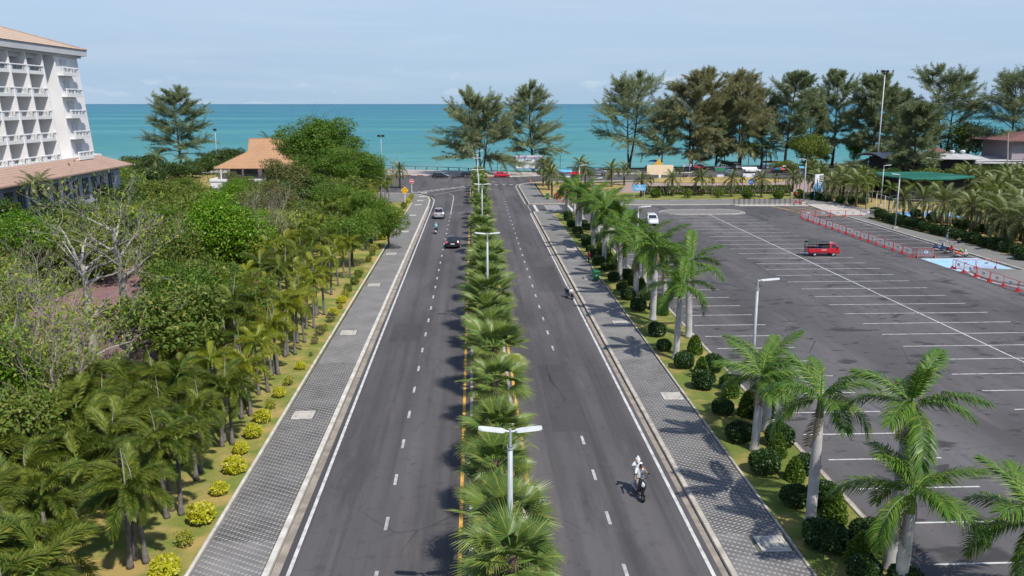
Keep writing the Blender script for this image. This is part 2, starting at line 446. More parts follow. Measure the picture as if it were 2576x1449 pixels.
# ---------------------------------------------------------------- mesh helpers
class MB:
    """collects shapes and links them as ONE mesh object"""
    def __init__(s):
        s.v, s.f, s.m = [], [], []
    def add(s, vs_, fs_, mi=0):
        o = len(s.v)
        s.v += [tuple(v) for v in vs_]
        s.f += [tuple(i + o for i in f) for f in fs_]
        s.m += [mi] * len(fs_)
        return s
    def box(s, c, size, mi=0, rz=0.0, bev=0.0):
        x, y, z = (v / 2 for v in size)
        ca, sa = math.cos(rz), math.sin(rz)
        P = []
        if bev:
            bx, by = min(bev, x * .9), min(bev, y * .9)
            for zz, ins in ((-z, 0), (z - bev, 0), (z, 1)):
                for a, b in ((-1, -1), (1, -1), (1, 1), (-1, 1)):
                    P.append((a * (x - ins * bx), b * (y - ins * by), zz))
            F = [(3, 2, 1, 0), (8, 9, 10, 11)]
            for k in (0, 4):
                F += [(k + i, k + (i + 1) % 4, k + 4 + (i + 1) % 4, k + 4 + i) for i in range(4)]
        else:
            for zz in (-z, z):
                for a, b in ((-1, -1), (1, -1), (1, 1), (-1, 1)):
                    P.append((a * x, b * y, zz))
            F = [(3, 2, 1, 0), (4, 5, 6, 7)] + [(i, (i + 1) % 4, 4 + (i + 1) % 4, 4 + i) for i in range(4)]
        P = [(c[0] + p[0] * ca - p[1] * sa, c[1] + p[0] * sa + p[1] * ca, c[2] + p[2]) for p in P]
        return s.add(P, F, mi)
    def tube(s, path, rad, n=6, mi=0, cap=True):
        path = [Vector(p) for p in path]
        if isinstance(rad, (int, float)):
            rad = [rad] * len(path)
        V, F = [], []
        up = Vector((0, 0, 1))
        t0 = (path[1] - path[0]).normalized()
        a = t0.cross(up if abs(t0.z) < 0.95 else Vector((1, 0, 0))).normalized()
        for i, p in enumerate(path):
            t = (path[min(i + 1, len(path) - 1)] - path[max(i - 1, 0)]).normalized()
            a = (a - t * a.dot(t)).normalized()
            b = t.cross(a)
            for k in range(n):
                w = 2 * PI * k / n
                V.append(p + (a * math.cos(w) + b * math.sin(w)) * rad[i])
        for i in range(len(path) - 1):
            for k in range(n):
                k2 = (k + 1) % n
                F.append((i * n + k, i * n + k2, (i + 1) * n + k2, (i + 1) * n + k))
        if cap:
            F.append(tuple(range(n - 1, -1, -1)))
            o = (len(path) - 1) * n
            F.append(tuple(o + k for k in range(n)))
        return s.add(V, F, mi)
    def ell(s, c, r, seg=10, rings=6, mi=0):
        V, F = [], []
        for j in range(1, rings):
            th = PI * j / rings
            for i in range(seg):
                ph = 2 * PI * i / seg
                V.append((c[0] + r[0] * math.sin(th) * math.cos(ph), c[1] + r[1] * math.sin(th) * math.sin(ph), c[2] + r[2] * math.cos(th)))
        t, b = len(V), len(V) + 1
        V += [(c[0], c[1], c[2] + r[2]), (c[0], c[1], c[2] - r[2])]
        for j in range(rings - 2):
            for i in range(seg):
                i2 = (i + 1) % seg
                F.append((j * seg + i, (j + 1) * seg + i, (j + 1) * seg + i2, j * seg + i2))
        for i in range(seg):
            i2 = (i + 1) % seg
            F.append((t, i, i2))
            F.append((b, (rings - 2) * seg + i2, (rings - 2) * seg + i))
        return s.add(V, F, mi)
    def loft(s, rings, mi=0, cap=True):
        n = len(rings[0])
        V = [p for r in rings for p in r]
        F = []
        for i in range(len(rings) - 1):
            for k in range(n):
                k2 = (k + 1) % n
                F.append((i * n + k, i * n + k2, (i + 1) * n + k2, (i + 1) * n + k))
        if cap:
            F.append(tuple(range(n - 1, -1, -1)))
            o = (len(rings) - 1) * n
            F.append(tuple(o + k for k in range(n)))
        return s.add(V, F, mi)
    def prism(s, poly, z0, z1, mi=0):
        n = len(poly)
        V = [(p[0], p[1], z0) for p in poly] + [(p[0], p[1], z1) for p in poly]
        F = [tuple(range(n - 1, -1, -1)), tuple(range(n, 2 * n))]
        F += [(i, (i + 1) % n, n + (i + 1) % n, n + i) for i in range(n)]
        return s.add(V, F, mi)
    def sheet(s, poly, z, mi=0):
        return s.add([(p[0], p[1], z) for p in poly], [tuple(range(len(poly)))], mi)
    def wheel(s, c, r, w, axis='y', mi=0, n=16, inner=0.62):
        """a ring with rounded shoulders about a horizontal axis"""
        prof = [(inner * r, -w / 2), (r * .93, -w / 2), (r, -w * .3), (r, w * .3), (r * .93, w / 2), (inner * r, w / 2)]
        V, F = [], []
        for i in range(n):
            a = 2 * PI * i / n
            for q, h in prof:
                x, z = q * math.cos(a), q * math.sin(a)
                V.append((c[0] + x, c[1] + h, c[2] + z) if axis == 'y' else (c[0] + h, c[1] + x, c[2] + z))
        m = len(prof)
        for i in range(n):
            j = (i + 1) % n
            for k in range(m):
                k2 = (k + 1) % m
                F.append((i * m + k, i * m + k2, j * m + k2, j * m + k))
        return s.add(V, F, mi)
    def mesh(s, name, mats, smooth=False):
        me = bpy.data.meshes.new(name)
        me.from_pydata(s.v, [], s.f)
        for x in mats if isinstance(mats, (list, tuple)) else [mats]:
            me.materials.append(x)
        me.polygons.foreach_set('material_index', s.m)
        if smooth:
            me.polygons.foreach_set('use_smooth', [True] * len(s.f))
        me.update()
        return me
    def build(s, name, mats, parent=None, smooth=False, loc=None, rz=0.0):
        return put(s.mesh(name, mats, smooth), name, parent, loc, rz)

def put(me, name, parent=None, loc=None, rz=0.0, rot=None, scale=None):
    o = bpy.data.objects.new(name, me)
    C.objects.link(o)
    if parent is not None:
        o.parent = parent
    if loc is not None:
        o.location = loc
    o.rotation_euler = rot if rot is not None else (0, 0, rz)
    if scale is not None:
        o.scale = (scale,) * 3 if isinstance(scale, (int, float)) else scale
    return o
THINGS = []
def tag(o, label, cat, group=None):
    o['label'] = label
    o['category'] = cat
    if group:
        o['group'] = group
    THINGS.append(o)
    return o
def thing(name, label, cat, loc=(0, 0, 0), rz=0.0, group=None):
    o = bpy.data.objects.new(name, None)
    C.objects.link(o)
    o.location = loc
    o.rotation_euler = (0, 0, rz)
    o.empty_display_size = 0.3
    return tag(o, label, cat, group)
def struct(o):
    o['kind'] = 'structure'
    return o
def stuff(o):
    o['kind'] = 'stuff'
    return o
def rect(x0, x1, y0, y1):
    return [(x0, y0), (x1, y0), (x1, y1), (x0, y1)]
def npmesh(name, V, F, mats, mi=None, attr=None):
    """V (n,3), F (m,k) arrays"""
    V = np.asarray(V, dtype=np.float32)
    F = np.asarray(F, dtype=np.int32)
    m, k = F.shape
    me = bpy.data.meshes.new(name)
    me.vertices.add(len(V))
    me.vertices.foreach_set('co', V.ravel())
    me.loops.add(m * k)
    me.loops.foreach_set('vertex_index', F.ravel())
    me.polygons.add(m)
    me.polygons.foreach_set('loop_start', np.arange(0, m * k, k, dtype=np.int32))
    for x in mats if isinstance(mats, (list, tuple)) else [mats]:
        me.materials.append(x)
    if mi is not None:
        me.polygons.foreach_set('material_index', np.asarray(mi, dtype=np.int32))
    if attr is not None:
        a = me.attributes.new('t', 'FLOAT', 'POINT')
        a.data.foreach_set('value', np.asarray(attr, dtype=np.float32))
    me.update(calc_edges=True)
    return me

# ---------------------------------------------------------------- leaves and crowns
def unit(a):
    return a / np.maximum(np.linalg.norm(a, axis=1, keepdims=True), 1e-9)
def leaves(P, D, N, size, aspect, var=0.35):
    """diamond leaves: base P, along D, facing N"""
    n = len(P)
    D = unit(D)
    W = unit(np.cross(D, N))
    s = (size * (1 + var * (rng.random(n) * 2 - 1)))[:, None]
    w = s * aspect * 0.5
    mid = P + D * s * 0.45
    V = np.stack([P, mid + W * w, P + D * s, mid - W * w], axis=1).reshape(-1, 3)
    F = np.arange(n * 4).reshape(n, 4)
    return V, F
def rdir(n):
    return unit(rng.normal(size=(n, 3)))
def crown_mesh(name, blobs, per_m2, size, aspect, material, up=0.35, extra=None):
    """blobs: (centre, radii); leaves spread through the outer part of every blob"""
    Ps, Ns = [], []
    for c, r in blobs:
        c, r = np.array(c, float), np.array(r, float)
        area = 4 * PI * ((r[0] * r[1]) ** 1.6 / 3 + (r[0] * r[2]) ** 1.6 / 3 + (r[1] * r[2]) ** 1.6 / 3) ** (1 / 1.6)
        n = max(12, int(area * per_m2))
        d = rdir(n)
        lump = 1 + 0.16 * np.sin(d[:, :1] * 5 + c[0]) * np.cos(d[:, 1:2] * 6 + c[1]) + 0.1 * np.sin(d[:, 2:3] * 9 + c[2])
        rad = (0.55 + 0.5 * np.sqrt(rng.random((n, 1)))) * lump
        Ps.append(c + d * r * rad)
        Ns.append(unit(d / r))
    P, N = np.concatenate(Ps), np.concatenate(Ns)
    keep = np.ones(len(P), bool)
    for c, r in blobs:                                   # nothing grows deep inside a neighbouring clump
        q = np.linalg.norm((P - np.array(c)) / np.array(r), axis=1)
        keep &= q > 0.45
    P, N = P[keep], N[keep]
    n = len(P)
    D = unit(N * 0.55 + rng.normal(size=(n, 3)) * 0.65 + np.array([0, 0, -0.25]))
    NN = unit(N * 0.7 + rng.normal(size=(n, 3)) * 0.55 + np.array([0, 0, up]))
    V, F = leaves(P, D, NN, size, aspect)
    mats = [material]
    mi = None
    if extra is not None:
        mats.append(extra[0])
        mi = (rng.random(len(F)) < extra[1]).astype(np.int32)
    return npmesh(name, V, F, mats, mi)
def limb_path(p0, d, length, n, wob, rise=0.0, rr=random):
    pts = [Vector(p0)]
    d = Vector(d).normalized()
    for i in range(n):
        d = (d + Vector((rr.uniform(-wob, wob), rr.uniform(-wob, wob), rr.uniform(-wob, wob) + rise))).normalized()
        pts.append(pts[-1] + d * (length / n))
    return pts
def skeleton(seed, height, spread, r0, levels=3, first=0.35, nlimb=6, wob=0.12, rise=0.08, ratio=0.62, kids=3, twigs=True, lean=(0, 0), angle=0.9):
    """trunk with limbs; returns tube list [(path, radii)] and tips [(point, direction)]"""
    rr = random.Random(seed)
    tubes, tips = [], []
    top = height * 0.72
    tp = limb_path((0, 0, 0), (lean[0], lean[1], 1), top, 7, wob * 0.5, 0.02, rr)
    tr = [r0 * (1.25 if i == 0 else 1) * (1 - 0.6 * i / 7) for i in range(8)]
    tubes.append((tp, tr))
    def grow(p, d, ln, rad, lv):
        path = limb_path(p, d, ln, 5, wob, rise, rr)
        radii = [rad * (1 - 0.72 * i / 5) for i in range(6)]
        tubes.append((path, radii))
        if lv <= 0:
            tips.append((path[-1], (path[-1] - path[-2]).normalized()))
            return
        for k in range(kids):
            i = rr.choice((2, 3, 4, 5)) if k else 5
            dd = (path[i] - path[i - 1]).normalized()
            side = Vector((rr.uniform(-1, 1), rr.uniform(-1, 1), rr.uniform(-0.35, 0.7)))
            grow(path[i], dd + side * angle, ln * ratio * rr.uniform(0.75, 1.2), radii[i] * 0.75, lv - 1)
        tips.append((path[3], (path[3] - path[2]).normalized()))
    for k in range(nlimb):
        f = first + (1 - first) * (k + 0.5) / nlimb
        i = min(6, int(f * 7))
        p = tp[i].lerp(tp[i + 1], f * 7 - i) if i < 7 else tp[7]
        az = k * 2.4 + rr.uniform(-0.4, 0.4)
        el = rr.uniform(0.35, 0.8) + 0.4 * (f - first)
        d = Vector((math.cos(az) * math.cos(el), math.sin(az) * math.cos(el), math.sin(el)))
        grow(p, d, spread * (1.05 - 0.45 * f) * rr.uniform(0.6, 0.8), r0 * (0.62 - 0.3 * f), levels - 1)
    return tubes, tips
def wood(name, tubes, n=6, nmin=3):
    mb = MB()
    for path, rad in tubes:
        mb.tube(path, [max(0.008, r) for r in rad], n if rad[0] > 0.07 else nmin, 0, cap=False)
    return mb
def tree_meshes(key, seed, height, spread, r0, bark, leaf, per_m2, size, aspect, blob=0.22, flat=0.75, low=0.3, nlimb=7, levels=2, extra=None, rise=0.06, maxblobs=34, first=0.3):
    tubes, tips = skeleton(seed, height, spread, r0, levels, first, nlimb, 0.14, rise)
    rr = random.Random(seed + 99)
    tips = [t for t in tips if t[0].z > height * low * 0.5]
    zmax = max(t[0].z for t in tips)
    k = height * 0.9 / zmax
    if len(tips) > maxblobs:
        tips = rr.sample(tips, maxblobs)
    blobs = []
    for p, d in tips:
        b = blob * spread * rr.uniform(0.7, 1.25)
        blobs.append(((p.x, p.y, p.z * (k if k < 1 else 1) + b * 0.2), (b, b, b * flat)))
    tr = wood(key, tubes).mesh(key + '_trunk', bark, True)
    cr = crown_mesh(key + '_crown', blobs, per_m2, size, aspect, leaf, extra=extra)
    return tr, cr
def place_tree(me, name, label, cat, loc, rz, scale, group, cname='crown'):
    t = thing(name, label, cat, loc, rz, group)
    t.scale = (scale,) * 3 if isinstance(scale, (int, float)) else scale
    put(me[0], 'trunk', t)
    put(me[1], cname, t)
    return t

# ---------------------------------------------------------------- palms
def feather_mesh(name, Ln, bend, n, ll, material, lift=0.25, droop=0.35, width=0.05, rows=1, tilt=0.5, rach=0.03, start=0.14, fwd=0.55, rachmat=None, jit=0.12, wilt=0.0):
    """one feather frond along +x, curving down; t runs along every leaflet"""
    V, F, T, MI = [], [], [], []
    N = 14
    pts, tan = [], []
    x = z = 0.0
    for i in range(N + 1):
        t = i / N
        a = -bend * t ** 1.35
        if i:
            x += Ln / N * math.cos(a)
            z += Ln / N * math.sin(a)
        pts.append(np.array([x, 0.0, z]))
        tan.append(np.array([math.cos(a), 0, math.sin(a)]))
    nrm = [np.array([-q[2], 0, q[0]]) for q in tan]
    for i in range(N + 1):                                            # rachis: a thin folded strip
        w = rach * (1 - 0.85 * i / N)
        V += [pts[i] + np.array([0, w, 0]), pts[i] + nrm[i] * w * 0.8, pts[i] - np.array([0, w, 0])]
        T += [0.0] * 3
    for i in range(N):
        o = i * 3
        F += [(o, o + 3, o + 4, o + 1), (o + 1, o + 4, o + 5, o + 2)]
        MI += [1, 1]
    for k in range(n):
        t = start + (1 - start) * (k + 0.3) / n
        f = t * N
        i = min(N - 1, int(f))
        b = pts[i] * (1 - (f - i)) + pts[i + 1] * (f - i)
        ta, nr = tan[i], nrm[i]
        prof = math.sin(PI * (0.12 + 0.8 * (t - start) / (1 - start))) ** 0.7
        for s_ in (-1, 1):
            for r_ in range(rows):
                up = lift + (r_ - (rows - 1) / 2) * tilt + random.uniform(-jit, jit)
                side = np.array([0, s_ * math.cos(up), 0]) + nr * math.sin(up)
                d = side + ta * (fwd + 0.8 * max(0, t - 0.8) * 4) + np.array([random.uniform(-jit, jit)] * 3)
                d = d / np.linalg.norm(d)
                ln = ll * prof * random.uniform(0.85, 1.12)
                wv = np.cross(d, nr)
                wv = wv / max(1e-6, np.linalg.norm(wv)) * width * 0.5
                m1 = b + d * ln * 0.5 + np.array([0, 0, -droop * ln * 0.12 - wilt * ln * .2])
                e = b + d * ln * (1 - wilt * .4) + np.array([0, 0, -droop * ln * 0.55 - wilt * ln * .6])
                o = len(V)
                V += [b - wv * 0.5, b + wv * 0.5, m1 + wv, m1 - wv, e]
                T += [0.0, 0.0, 0.5, 0.5, 1.0]
                F += [(o, o + 1, o + 2, o + 3), (o + 3, o + 2, o + 4, o + 4)]
                MI += [0, 0]
    me = bpy.data.meshes.new(name)
    me.from_pydata([tuple(v) for v in V], [], [tuple(dict.fromkeys(f)) for f in F])
    me.materials.append(material)
    me.materials.append(rachmat or M['shaft'])
    me.polygons.foreach_set('material_index', MI)
    a = me.attributes.new('t', 'FLOAT', 'POINT')
    a.data.foreach_set('value', T)
    me.update()
    return me
def fan_mesh(name, stalk, rad, nseg, material, spread=2.5, cup=0.25, split=0.55, droop=0.2):
    """one fan frond: a stalk along +x, then a pleated fan"""
    V, F, T, MI = [], [], [], []
    for i in range(4):
        t = i / 3
        z = -0.08 * stalk * t * t
        V += [(stalk * t, 0.018, z), (stalk * t, 0, z + 0.02), (stalk * t, -0.018, z)]
        T += [0.0] * 3
    for i in range(3):
        o = i * 3
        F += [(o, o + 3, o + 4, o + 1), (o + 1, o + 4, o + 5, o + 2)]
        MI += [1, 1]
    c = np.array([stalk, 0, -0.08 * stalk])
    for k in range(nseg):
        a = -spread / 2 + spread * (k + 0.5) / nseg
        da = spread / nseg * 0.5
        ln = rad * (0.72 + 0.28 * math.cos(a * 0.75)) * random.uniform(0.94, 1.05)
        def P(ang, r, fold):
            dz = cup * abs(ang) * r * 0.35 + fold - droop * r * r / rad
            return tuple(c + np.array([math.cos(ang) * r, math.sin(ang) * r, dz]))
        o = len(V)
        rm = ln * split
        jz = random.uniform(-0.05, 0.03)
        V += [tuple(c), P(a - da, rm * 0.55, 0), P(a, rm * 0.55, 0.02), P(a + da, rm * 0.55, 0),
              P(a - da * 0.85, rm, 0), P(a, rm, 0.03), P(a + da * 0.85, rm, 0), P(a + random.uniform(-.3, .3) * da, ln, jz - 0.12 * ln * droop * 2)]
        T += [0, .3, .3, .3, .55, .55, .55, 1.0]
        F += [(o, o + 1, o + 2), (o, o + 2, o + 3), (o + 1, o + 4, o + 5, o + 2), (o + 2, o + 5, o + 6, o + 3), (o + 4, o + 7, o + 5), (o + 5, o + 7, o + 6)]
        MI += [0] * 6
    me = bpy.data.meshes.new(name)
    me.from_pydata(V, [], F)
    me.materials.append(material)
    me.materials.append(M['shaft'])
    me.polygons.foreach_set('material_index', MI)
    a = me.attributes.new('t', 'FLOAT', 'POINT')
    a.data.foreach_set('value', T)
    me.update()
    return me
def merge_fronds(name, items):
    """one crown mesh out of (mesh, matrix) pairs, for palms too far to tell the fronds apart"""
    V, F, T, MI, o = [], [], [], [], 0
    mats = []
    for me, mx in items:
        for x in me.materials:
            if x not in mats:
                mats.append(x)
        V += [tuple(mx @ v.co) for v in me.vertices]
        T += [d.value for d in me.attributes['t'].data]
        for p in me.polygons:
            F.append(tuple(i + o for i in p.vertices))
            MI.append(mats.index(me.materials[p.material_index]))
        o = len(V)
    r = bpy.data.meshes.new(name)
    r.from_pydata(V, [], F)
    for x in mats:
        r.materials.append(x)
    r.polygons.foreach_set('material_index', MI)
    a = r.attributes.new('t', 'FLOAT', 'POINT')
    a.data.foreach_set('value', T)
    r.update()
    return r
def frond_set(n, el0, el1, rr, power=1.0, az0=0.0):
    """azimuth / elevation / fraction of n fronds round a crown, youngest first"""
    out = []
    for i in range(n):
        f = (i + 0.5) / n
        out.append((az0 + i * 2.39996 + rr.uniform(-.25, .25), el0 + (el1 - el0) * f ** power + rr.uniform(-.1, .1), f))
    return out
def lathe(mb, prof, n=10, mi=0, lean=(0, 0)):
    rings = [[(lean[0] * z + r * math.cos(2 * PI * k / n), lean[1] * z + r * math.sin(2 * PI * k / n), z) for k in range(n)] for r, z in prof]
    return mb.loft(rings, mi)

FR = {}
FR['royal'] = [feather_mesh('royal_frond', 2.75, b, 40, 0.62, L['royal'], lift=.15, droop=1.1, width=.05, rach=.035, start=.1, rows=2, tilt=.6, jit=.15) for b in (.9, 1.35, 1.8)]
FR['royaldry'] = [feather_mesh('royal_frond_dry', 2.2, 1.3, 22, 0.5, L['royal2'], lift=-.2, droop=1.4, width=.05, rachmat=M['twig'], wilt=.5)]
FR['royalyel'] = [feather_mesh('royal_frond_yellow', 2.5, 1.5, 30, 0.58, L['royal3'], lift=.2, droop=.9, width=.055)]
FR['fox'] = [feather_mesh('foxtail_frond', 2.3, b, 40, 0.46, L['fox'], lift=.05, droop=.4, width=.036, rows=4, tilt=.7, rach=.03, fwd=.8, jit=.2) for b in (1.2, 1.7, 2.1)]
FR['foxy'] = [feather_mesh('foxtail_frond_pale', 2.0, b, 30, 0.42, L['foxy'], lift=.05, droop=.4, width=.036, rows=3, tilt=.8, rach=.03, fwd=.75, jit=.2) for b in (1.1, 1.7)]
FR['fan'] = [fan_mesh('fan_frond', s, r, 26, L['fan'], sp, c, .58, d) for s, r, sp, c, d in ((.75, .98, 2.9, .25, .12), (.85, 1.05, 3.2, .3, .2), (.8, 1.0, 2.6, .5, .28))]
FR['fandry'] = [fan_mesh('fan_frond_dry', .6, .7, 18, L['fandry'], 1.6, .2, .6, .7)]
FR['fanyel'] = [fan_mesh('fan_frond_yellow', .8, .95, 24, L['fanyel'], 2.6, .3, .6, .35)]
FR['date'] = [feather_mesh('date_frond', 2.6, b, 34, 0.40, L['date'], lift=.35, droop=.15, width=.05, rows=2, tilt=.7, rach=.03, fwd=.75, rachmat=M['brownpalm']) for b in (0.9, 1.3, 1.7)]
FR['coco'] = [feather_mesh('coconut_frond', 3.6, b, 36, 0.7, L['coco'], lift=.0, droop=1.1, width=.07, rach=.04) for b in (1.1, 1.6)]

def royal_trunk(h, r):
    mb = MB()
    prof = [(r * 1.45, 0), (r * 1.3, .15), (r * 1.08, .5)]
    k = 9
    for i in range(1, k + 1):
        t = i / k
        prof.append((r * (1.05 - 0.1 * t + 0.10 * math.sin(PI * min(1, t * 1.15))) * (0.80 if t == 1 else 1), .5 + (h - .5) * t))
    lathe(mb, prof, 14)
    return mb
def royal_palm(loc, h, scale, seed, label, nf=11, lean=(0, 0), dry=0, yel=0, row=''):
    rr = random.Random(seed)
    t = thing('royal_palm', label, 'palm', (loc[0], loc[1], 0.1), rr.uniform(0, 6.28), row)
    t.rotation_euler = (rr.uniform(-.035, .035), rr.uniform(-.035, .035), t.rotation_euler.z)
    royal_trunk(h, 0.2 * scale).build('trunk', M['paletrunk'], t, True)
    s = MB()
    lathe(s, [(.17 * scale, h), (.155 * scale, h + .35), (.10 * scale, h + .95)], 10)
    s.build('crownshaft', M['shaft'], t, True)
    top = h + .9
    sp = MB()
    sp.tube([(0, 0, top), (.02, 0, top + .8), (.06, .02, top + 1.5 * scale)], [.035, .025, .006], 5)
    sp.build('spear_leaf', M['shaft'], t)
    for i, (az, el, f) in enumerate(frond_set(nf, 1.3, -0.2, rr, .85)):
        kind = FR['royal']
        if i >= nf - dry:
            kind, el = FR['royaldry'], -1.0
        elif i >= nf - dry - yel:
            kind = FR['royalyel']
        o = put(kind[min(len(kind) - 1, int(f * len(kind)))], 'frond', t, (0, 0, top - .15 * f), rot=Euler((rr.uniform(-.3, .3), -el, az), 'XYZ'), scale=scale * rr.uniform(.88, 1.08))
    return t
def fox_palm(loc, h, scale, seed, label, yellow, group, nf=9, spear=False):
    rr = random.Random(seed)
    t = thing('foxtail_palm', label, 'palm', (loc[0], loc[1], 0.08), rr.uniform(0, 6.28), group)
    t.rotation_euler = (rr.uniform(-.05, .05), rr.uniform(-.05, .05), t.rotation_euler.z)
    mb = MB()
    r = .115 * scale
    lx, ly = rr.uniform(-.03, .03), rr.uniform(-.03, .03)
    lathe(mb, [(r * 1.6, 0), (r * 1.3, .2), (r, .6), (r * .95, h * .6), (r * .8, h)], 9, 0, (lx, ly))
    mb.build('trunk', M['greytrunk'], t, True)
    mb = MB()
    lathe(mb, [(r * .8, h), (r * .62, h + .45), (r * .4, h + .7)], 8, 0, (lx, ly))
    mb.build('crownshaft', M['shaft'], t, True)
    top = h + .62
    if spear:
        mb = MB()
        mb.tube([(lx * top, ly * top, top), (lx * top + .06, ly * top, top + .9), (lx * top + .2, ly * top + .05, top + 1.7)], [.03, .02, .005], 4)
        mb.build('spear_leaf', M['palebark'], t)
    ks = FR['foxy'] if yellow else FR['fox']
    for az, el, f in frond_set(nf, 1.15, -.05, rr, .9):
        put(ks[min(len(ks) - 1, int(f * len(ks)))], 'frond', t, (lx * top, ly * top, top - .1 * f), rot=Euler((rr.uniform(-.4, .4), -el, az), 'XYZ'), scale=scale * rr.uniform(.85, 1.1))
    return t
def fan_items(rr, nf, scale, top, dry, yel):
    out = []
    for i, (az, el, f) in enumerate(frond_set(nf, 1.35, -.55, rr, .85)):
        k = FR['fan']
        if i >= nf - dry:
            k, el = FR['fandry'], -.95
        elif i >= nf - dry - yel:
            k = FR['fanyel']
        me = k[rr.randrange(len(k))]
        sc = scale * rr.uniform(.85, 1.1) * (0.75 if f < .1 else 1)
        out.append((me, (0, 0, top - .35 * f), Euler((rr.uniform(-.5, .5), -el, az), 'XYZ'), sc))
    return out
FARFAN = []
def fan_palm(loc, h, scale, seed, label, near, yel=0):
    rr = random.Random(seed)
    t = thing('fan_palm', label, 'palm', (loc[0], loc[1], .12), rr.uniform(0, 6.28), 'fan palms planted along the median strip')
    t.rotation_euler = (rr.uniform(-.07, .07), rr.uniform(-.07, .07), t.rotation_euler.z)
    mb = MB()
    lathe(mb, [(.24, 0), (.2, .3), (.17, h * .6), (.2, h * .9), (.14, h + .1)], 9)
    mb.build('trunk', M['brownpalm'], t, True)
    if near:
        for me, lc, ro, sc in fan_items(rr, 30, scale, h, 4, yel):
            put(me, 'frond', t, lc, rot=ro, scale=sc)
    else:
        if len(FARFAN) < 4:
            it = [(me, Matrix.LocRotScale(Vector(lc), ro, Vector((sc,) * 3))) for me, lc, ro, sc in fan_items(rr, 28, 1.0, 0, 4, yel)]
            FARFAN.append(merge_fronds('far_fan_crown', it))
        put(FARFAN[seed % len(FARFAN)], 'crown', t, (0, 0, h), rz=rr.uniform(0, 6.28), scale=scale)
    return t
FARDATE = []
def date_palm(loc, h, scale, seed, label, group, merged=False, name='date_palm', kind='date', nf=26, r=.2, trunk='brownpalm', z0=.1):
    rr = random.Random(seed)
    t = thing(name, label, 'palm', (loc[0], loc[1], z0), rr.uniform(0, 6.28), group)
    mb = MB()
    lx, ly = rr.uniform(-.04, .04), rr.uniform(-.04, .04)
    lathe(mb, [(r * 1.25, 0), (r, .4), (r * .9, h * .7), (r * 1.15, h * .95), (r * .7, h + .15)], 9, 0, (lx, ly))
    mb.build('trunk', M[trunk], t, True)
    ks = FR[kind]
    it = []
    for az, el, f in frond_set(nf, 1.4, -.45, rr, .9):
        it.append((ks[min(len(ks) - 1, int(f * len(ks)))], (lx * h, ly * h, h - .2 * f), Euler((rr.uniform(-.3, .3), -el, az), 'XYZ'), scale * rr.uniform(.85, 1.1)))
    if merged:
        key = (kind, seed % 3)
        if key not in _FD:
            _FD[key] = merge_fronds('far_palm_crown', [(me, Matrix.LocRotScale(Vector((0, 0, lc[2] - h)), ro, Vector((sc / scale,) * 3))) for me, lc, ro, sc in it])
        put(_FD[key], 'crown', t, (lx * h, ly * h, h), rz=rr.uniform(0, 6), scale=scale)
    else:
        for me, lc, ro, sc in it:
            put(me, 'frond', t, lc, rot=ro, scale=sc)
    return t
_FD = {}

# ---------------------------------------------------------------- casuarinas
def casuarina_meshes(key, seed, h, w, leaf, open_=0.5, low=.22, r0=.32, needles=34, forks=1):
    rr = random.Random(seed)
    tubes, V_, D_ = [], [], []
    heads = []
    for k in range(forks):
        lean = (rr.uniform(-.08, .08) + (k - (forks - 1) / 2) * .16, rr.uniform(-.06, .06), 1)
        tp = limb_path((0.5 * (k - (forks - 1) / 2), 0, 0), lean, h * (1 - .12 * k), 10, .05, .03, rr)
        tr = [r0 / (1 + .3 * (forks - 1)) * (1.3 if i == 0 else 1) * (1 - .9 * i / 10) + .02 for i in range(11)]
        tubes.append((tp, tr))
        heads.append((tp, tr))
    nl = int(36 / (1 if forks == 1 else .7))
    for k in range(nl):
        tp, tr = heads[k % forks]
        f = low + (1 - low) * ((k + rr.random()) / nl)
        i = min(9, int(f * 10))
        p = tp[i].lerp(tp[i + 1], f * 10 - i)
        az = k * 2.4 + rr.uniform(-.6, .6)
        el = rr.uniform(-.15, .4) + .6 * f
        shape = (math.sin(PI * (0.22 + .72 * f)) ** .8)
        ln = w * .56 * shape * rr.uniform(.65, 1.15)
        d = Vector((math.cos(az) * math.cos(el), math.sin(az) * math.cos(el), math.sin(el)))
        lp = limb_path(p, d, ln, 6, .15, -.05 + .09 * f, rr)
        tubes.append((lp, [tr[i] * .42 * (1 - .8 * j / 6) + .012 for j in range(7)]))
        for j in range(2, 7):
            for s_ in range(3):
                if rr.random() < open_ * .5:
                    continue
                dd = (lp[j] - lp[j - 1]).normalized() + Vector((rr.uniform(-1, 1), rr.uniform(-1, 1), rr.uniform(-.5, .5))) * .8
                sp = limb_path(lp[j], dd, ln * rr.uniform(.3, .5) + .9, 5, .16, .03 * (f - .3), rr)
                tubes.append((sp, [.022, .018, .014, .01, .008, .005]))
                for q in range(1, 6):
                    m = int(needles * (.92 - .09 * q))
                    w_ = rng.random((m, 1))
                    base = np.array(sp[q - 1]) * (1 - w_) + np.array(sp[q]) * w_ + rng.normal(size=(m, 3)) * (.27 - .04 * q)
                    dr = np.array((sp[q] - sp[q - 1]).normalized())
                    V_.append(base)
                    D_.append(unit(dr * .9 + rng.normal(size=(m, 3)) * .38 + np.array([0, 0, -.3])))
    P, D = np.concatenate(V_), np.concatenate(D_)
    V, F = leaves(P, D, rdir(len(P)), .78, .10)
    return wood(key, tubes).mesh(key + '_trunk', M['bark'], True), npmesh(key + '_crown', V, F, leaf)

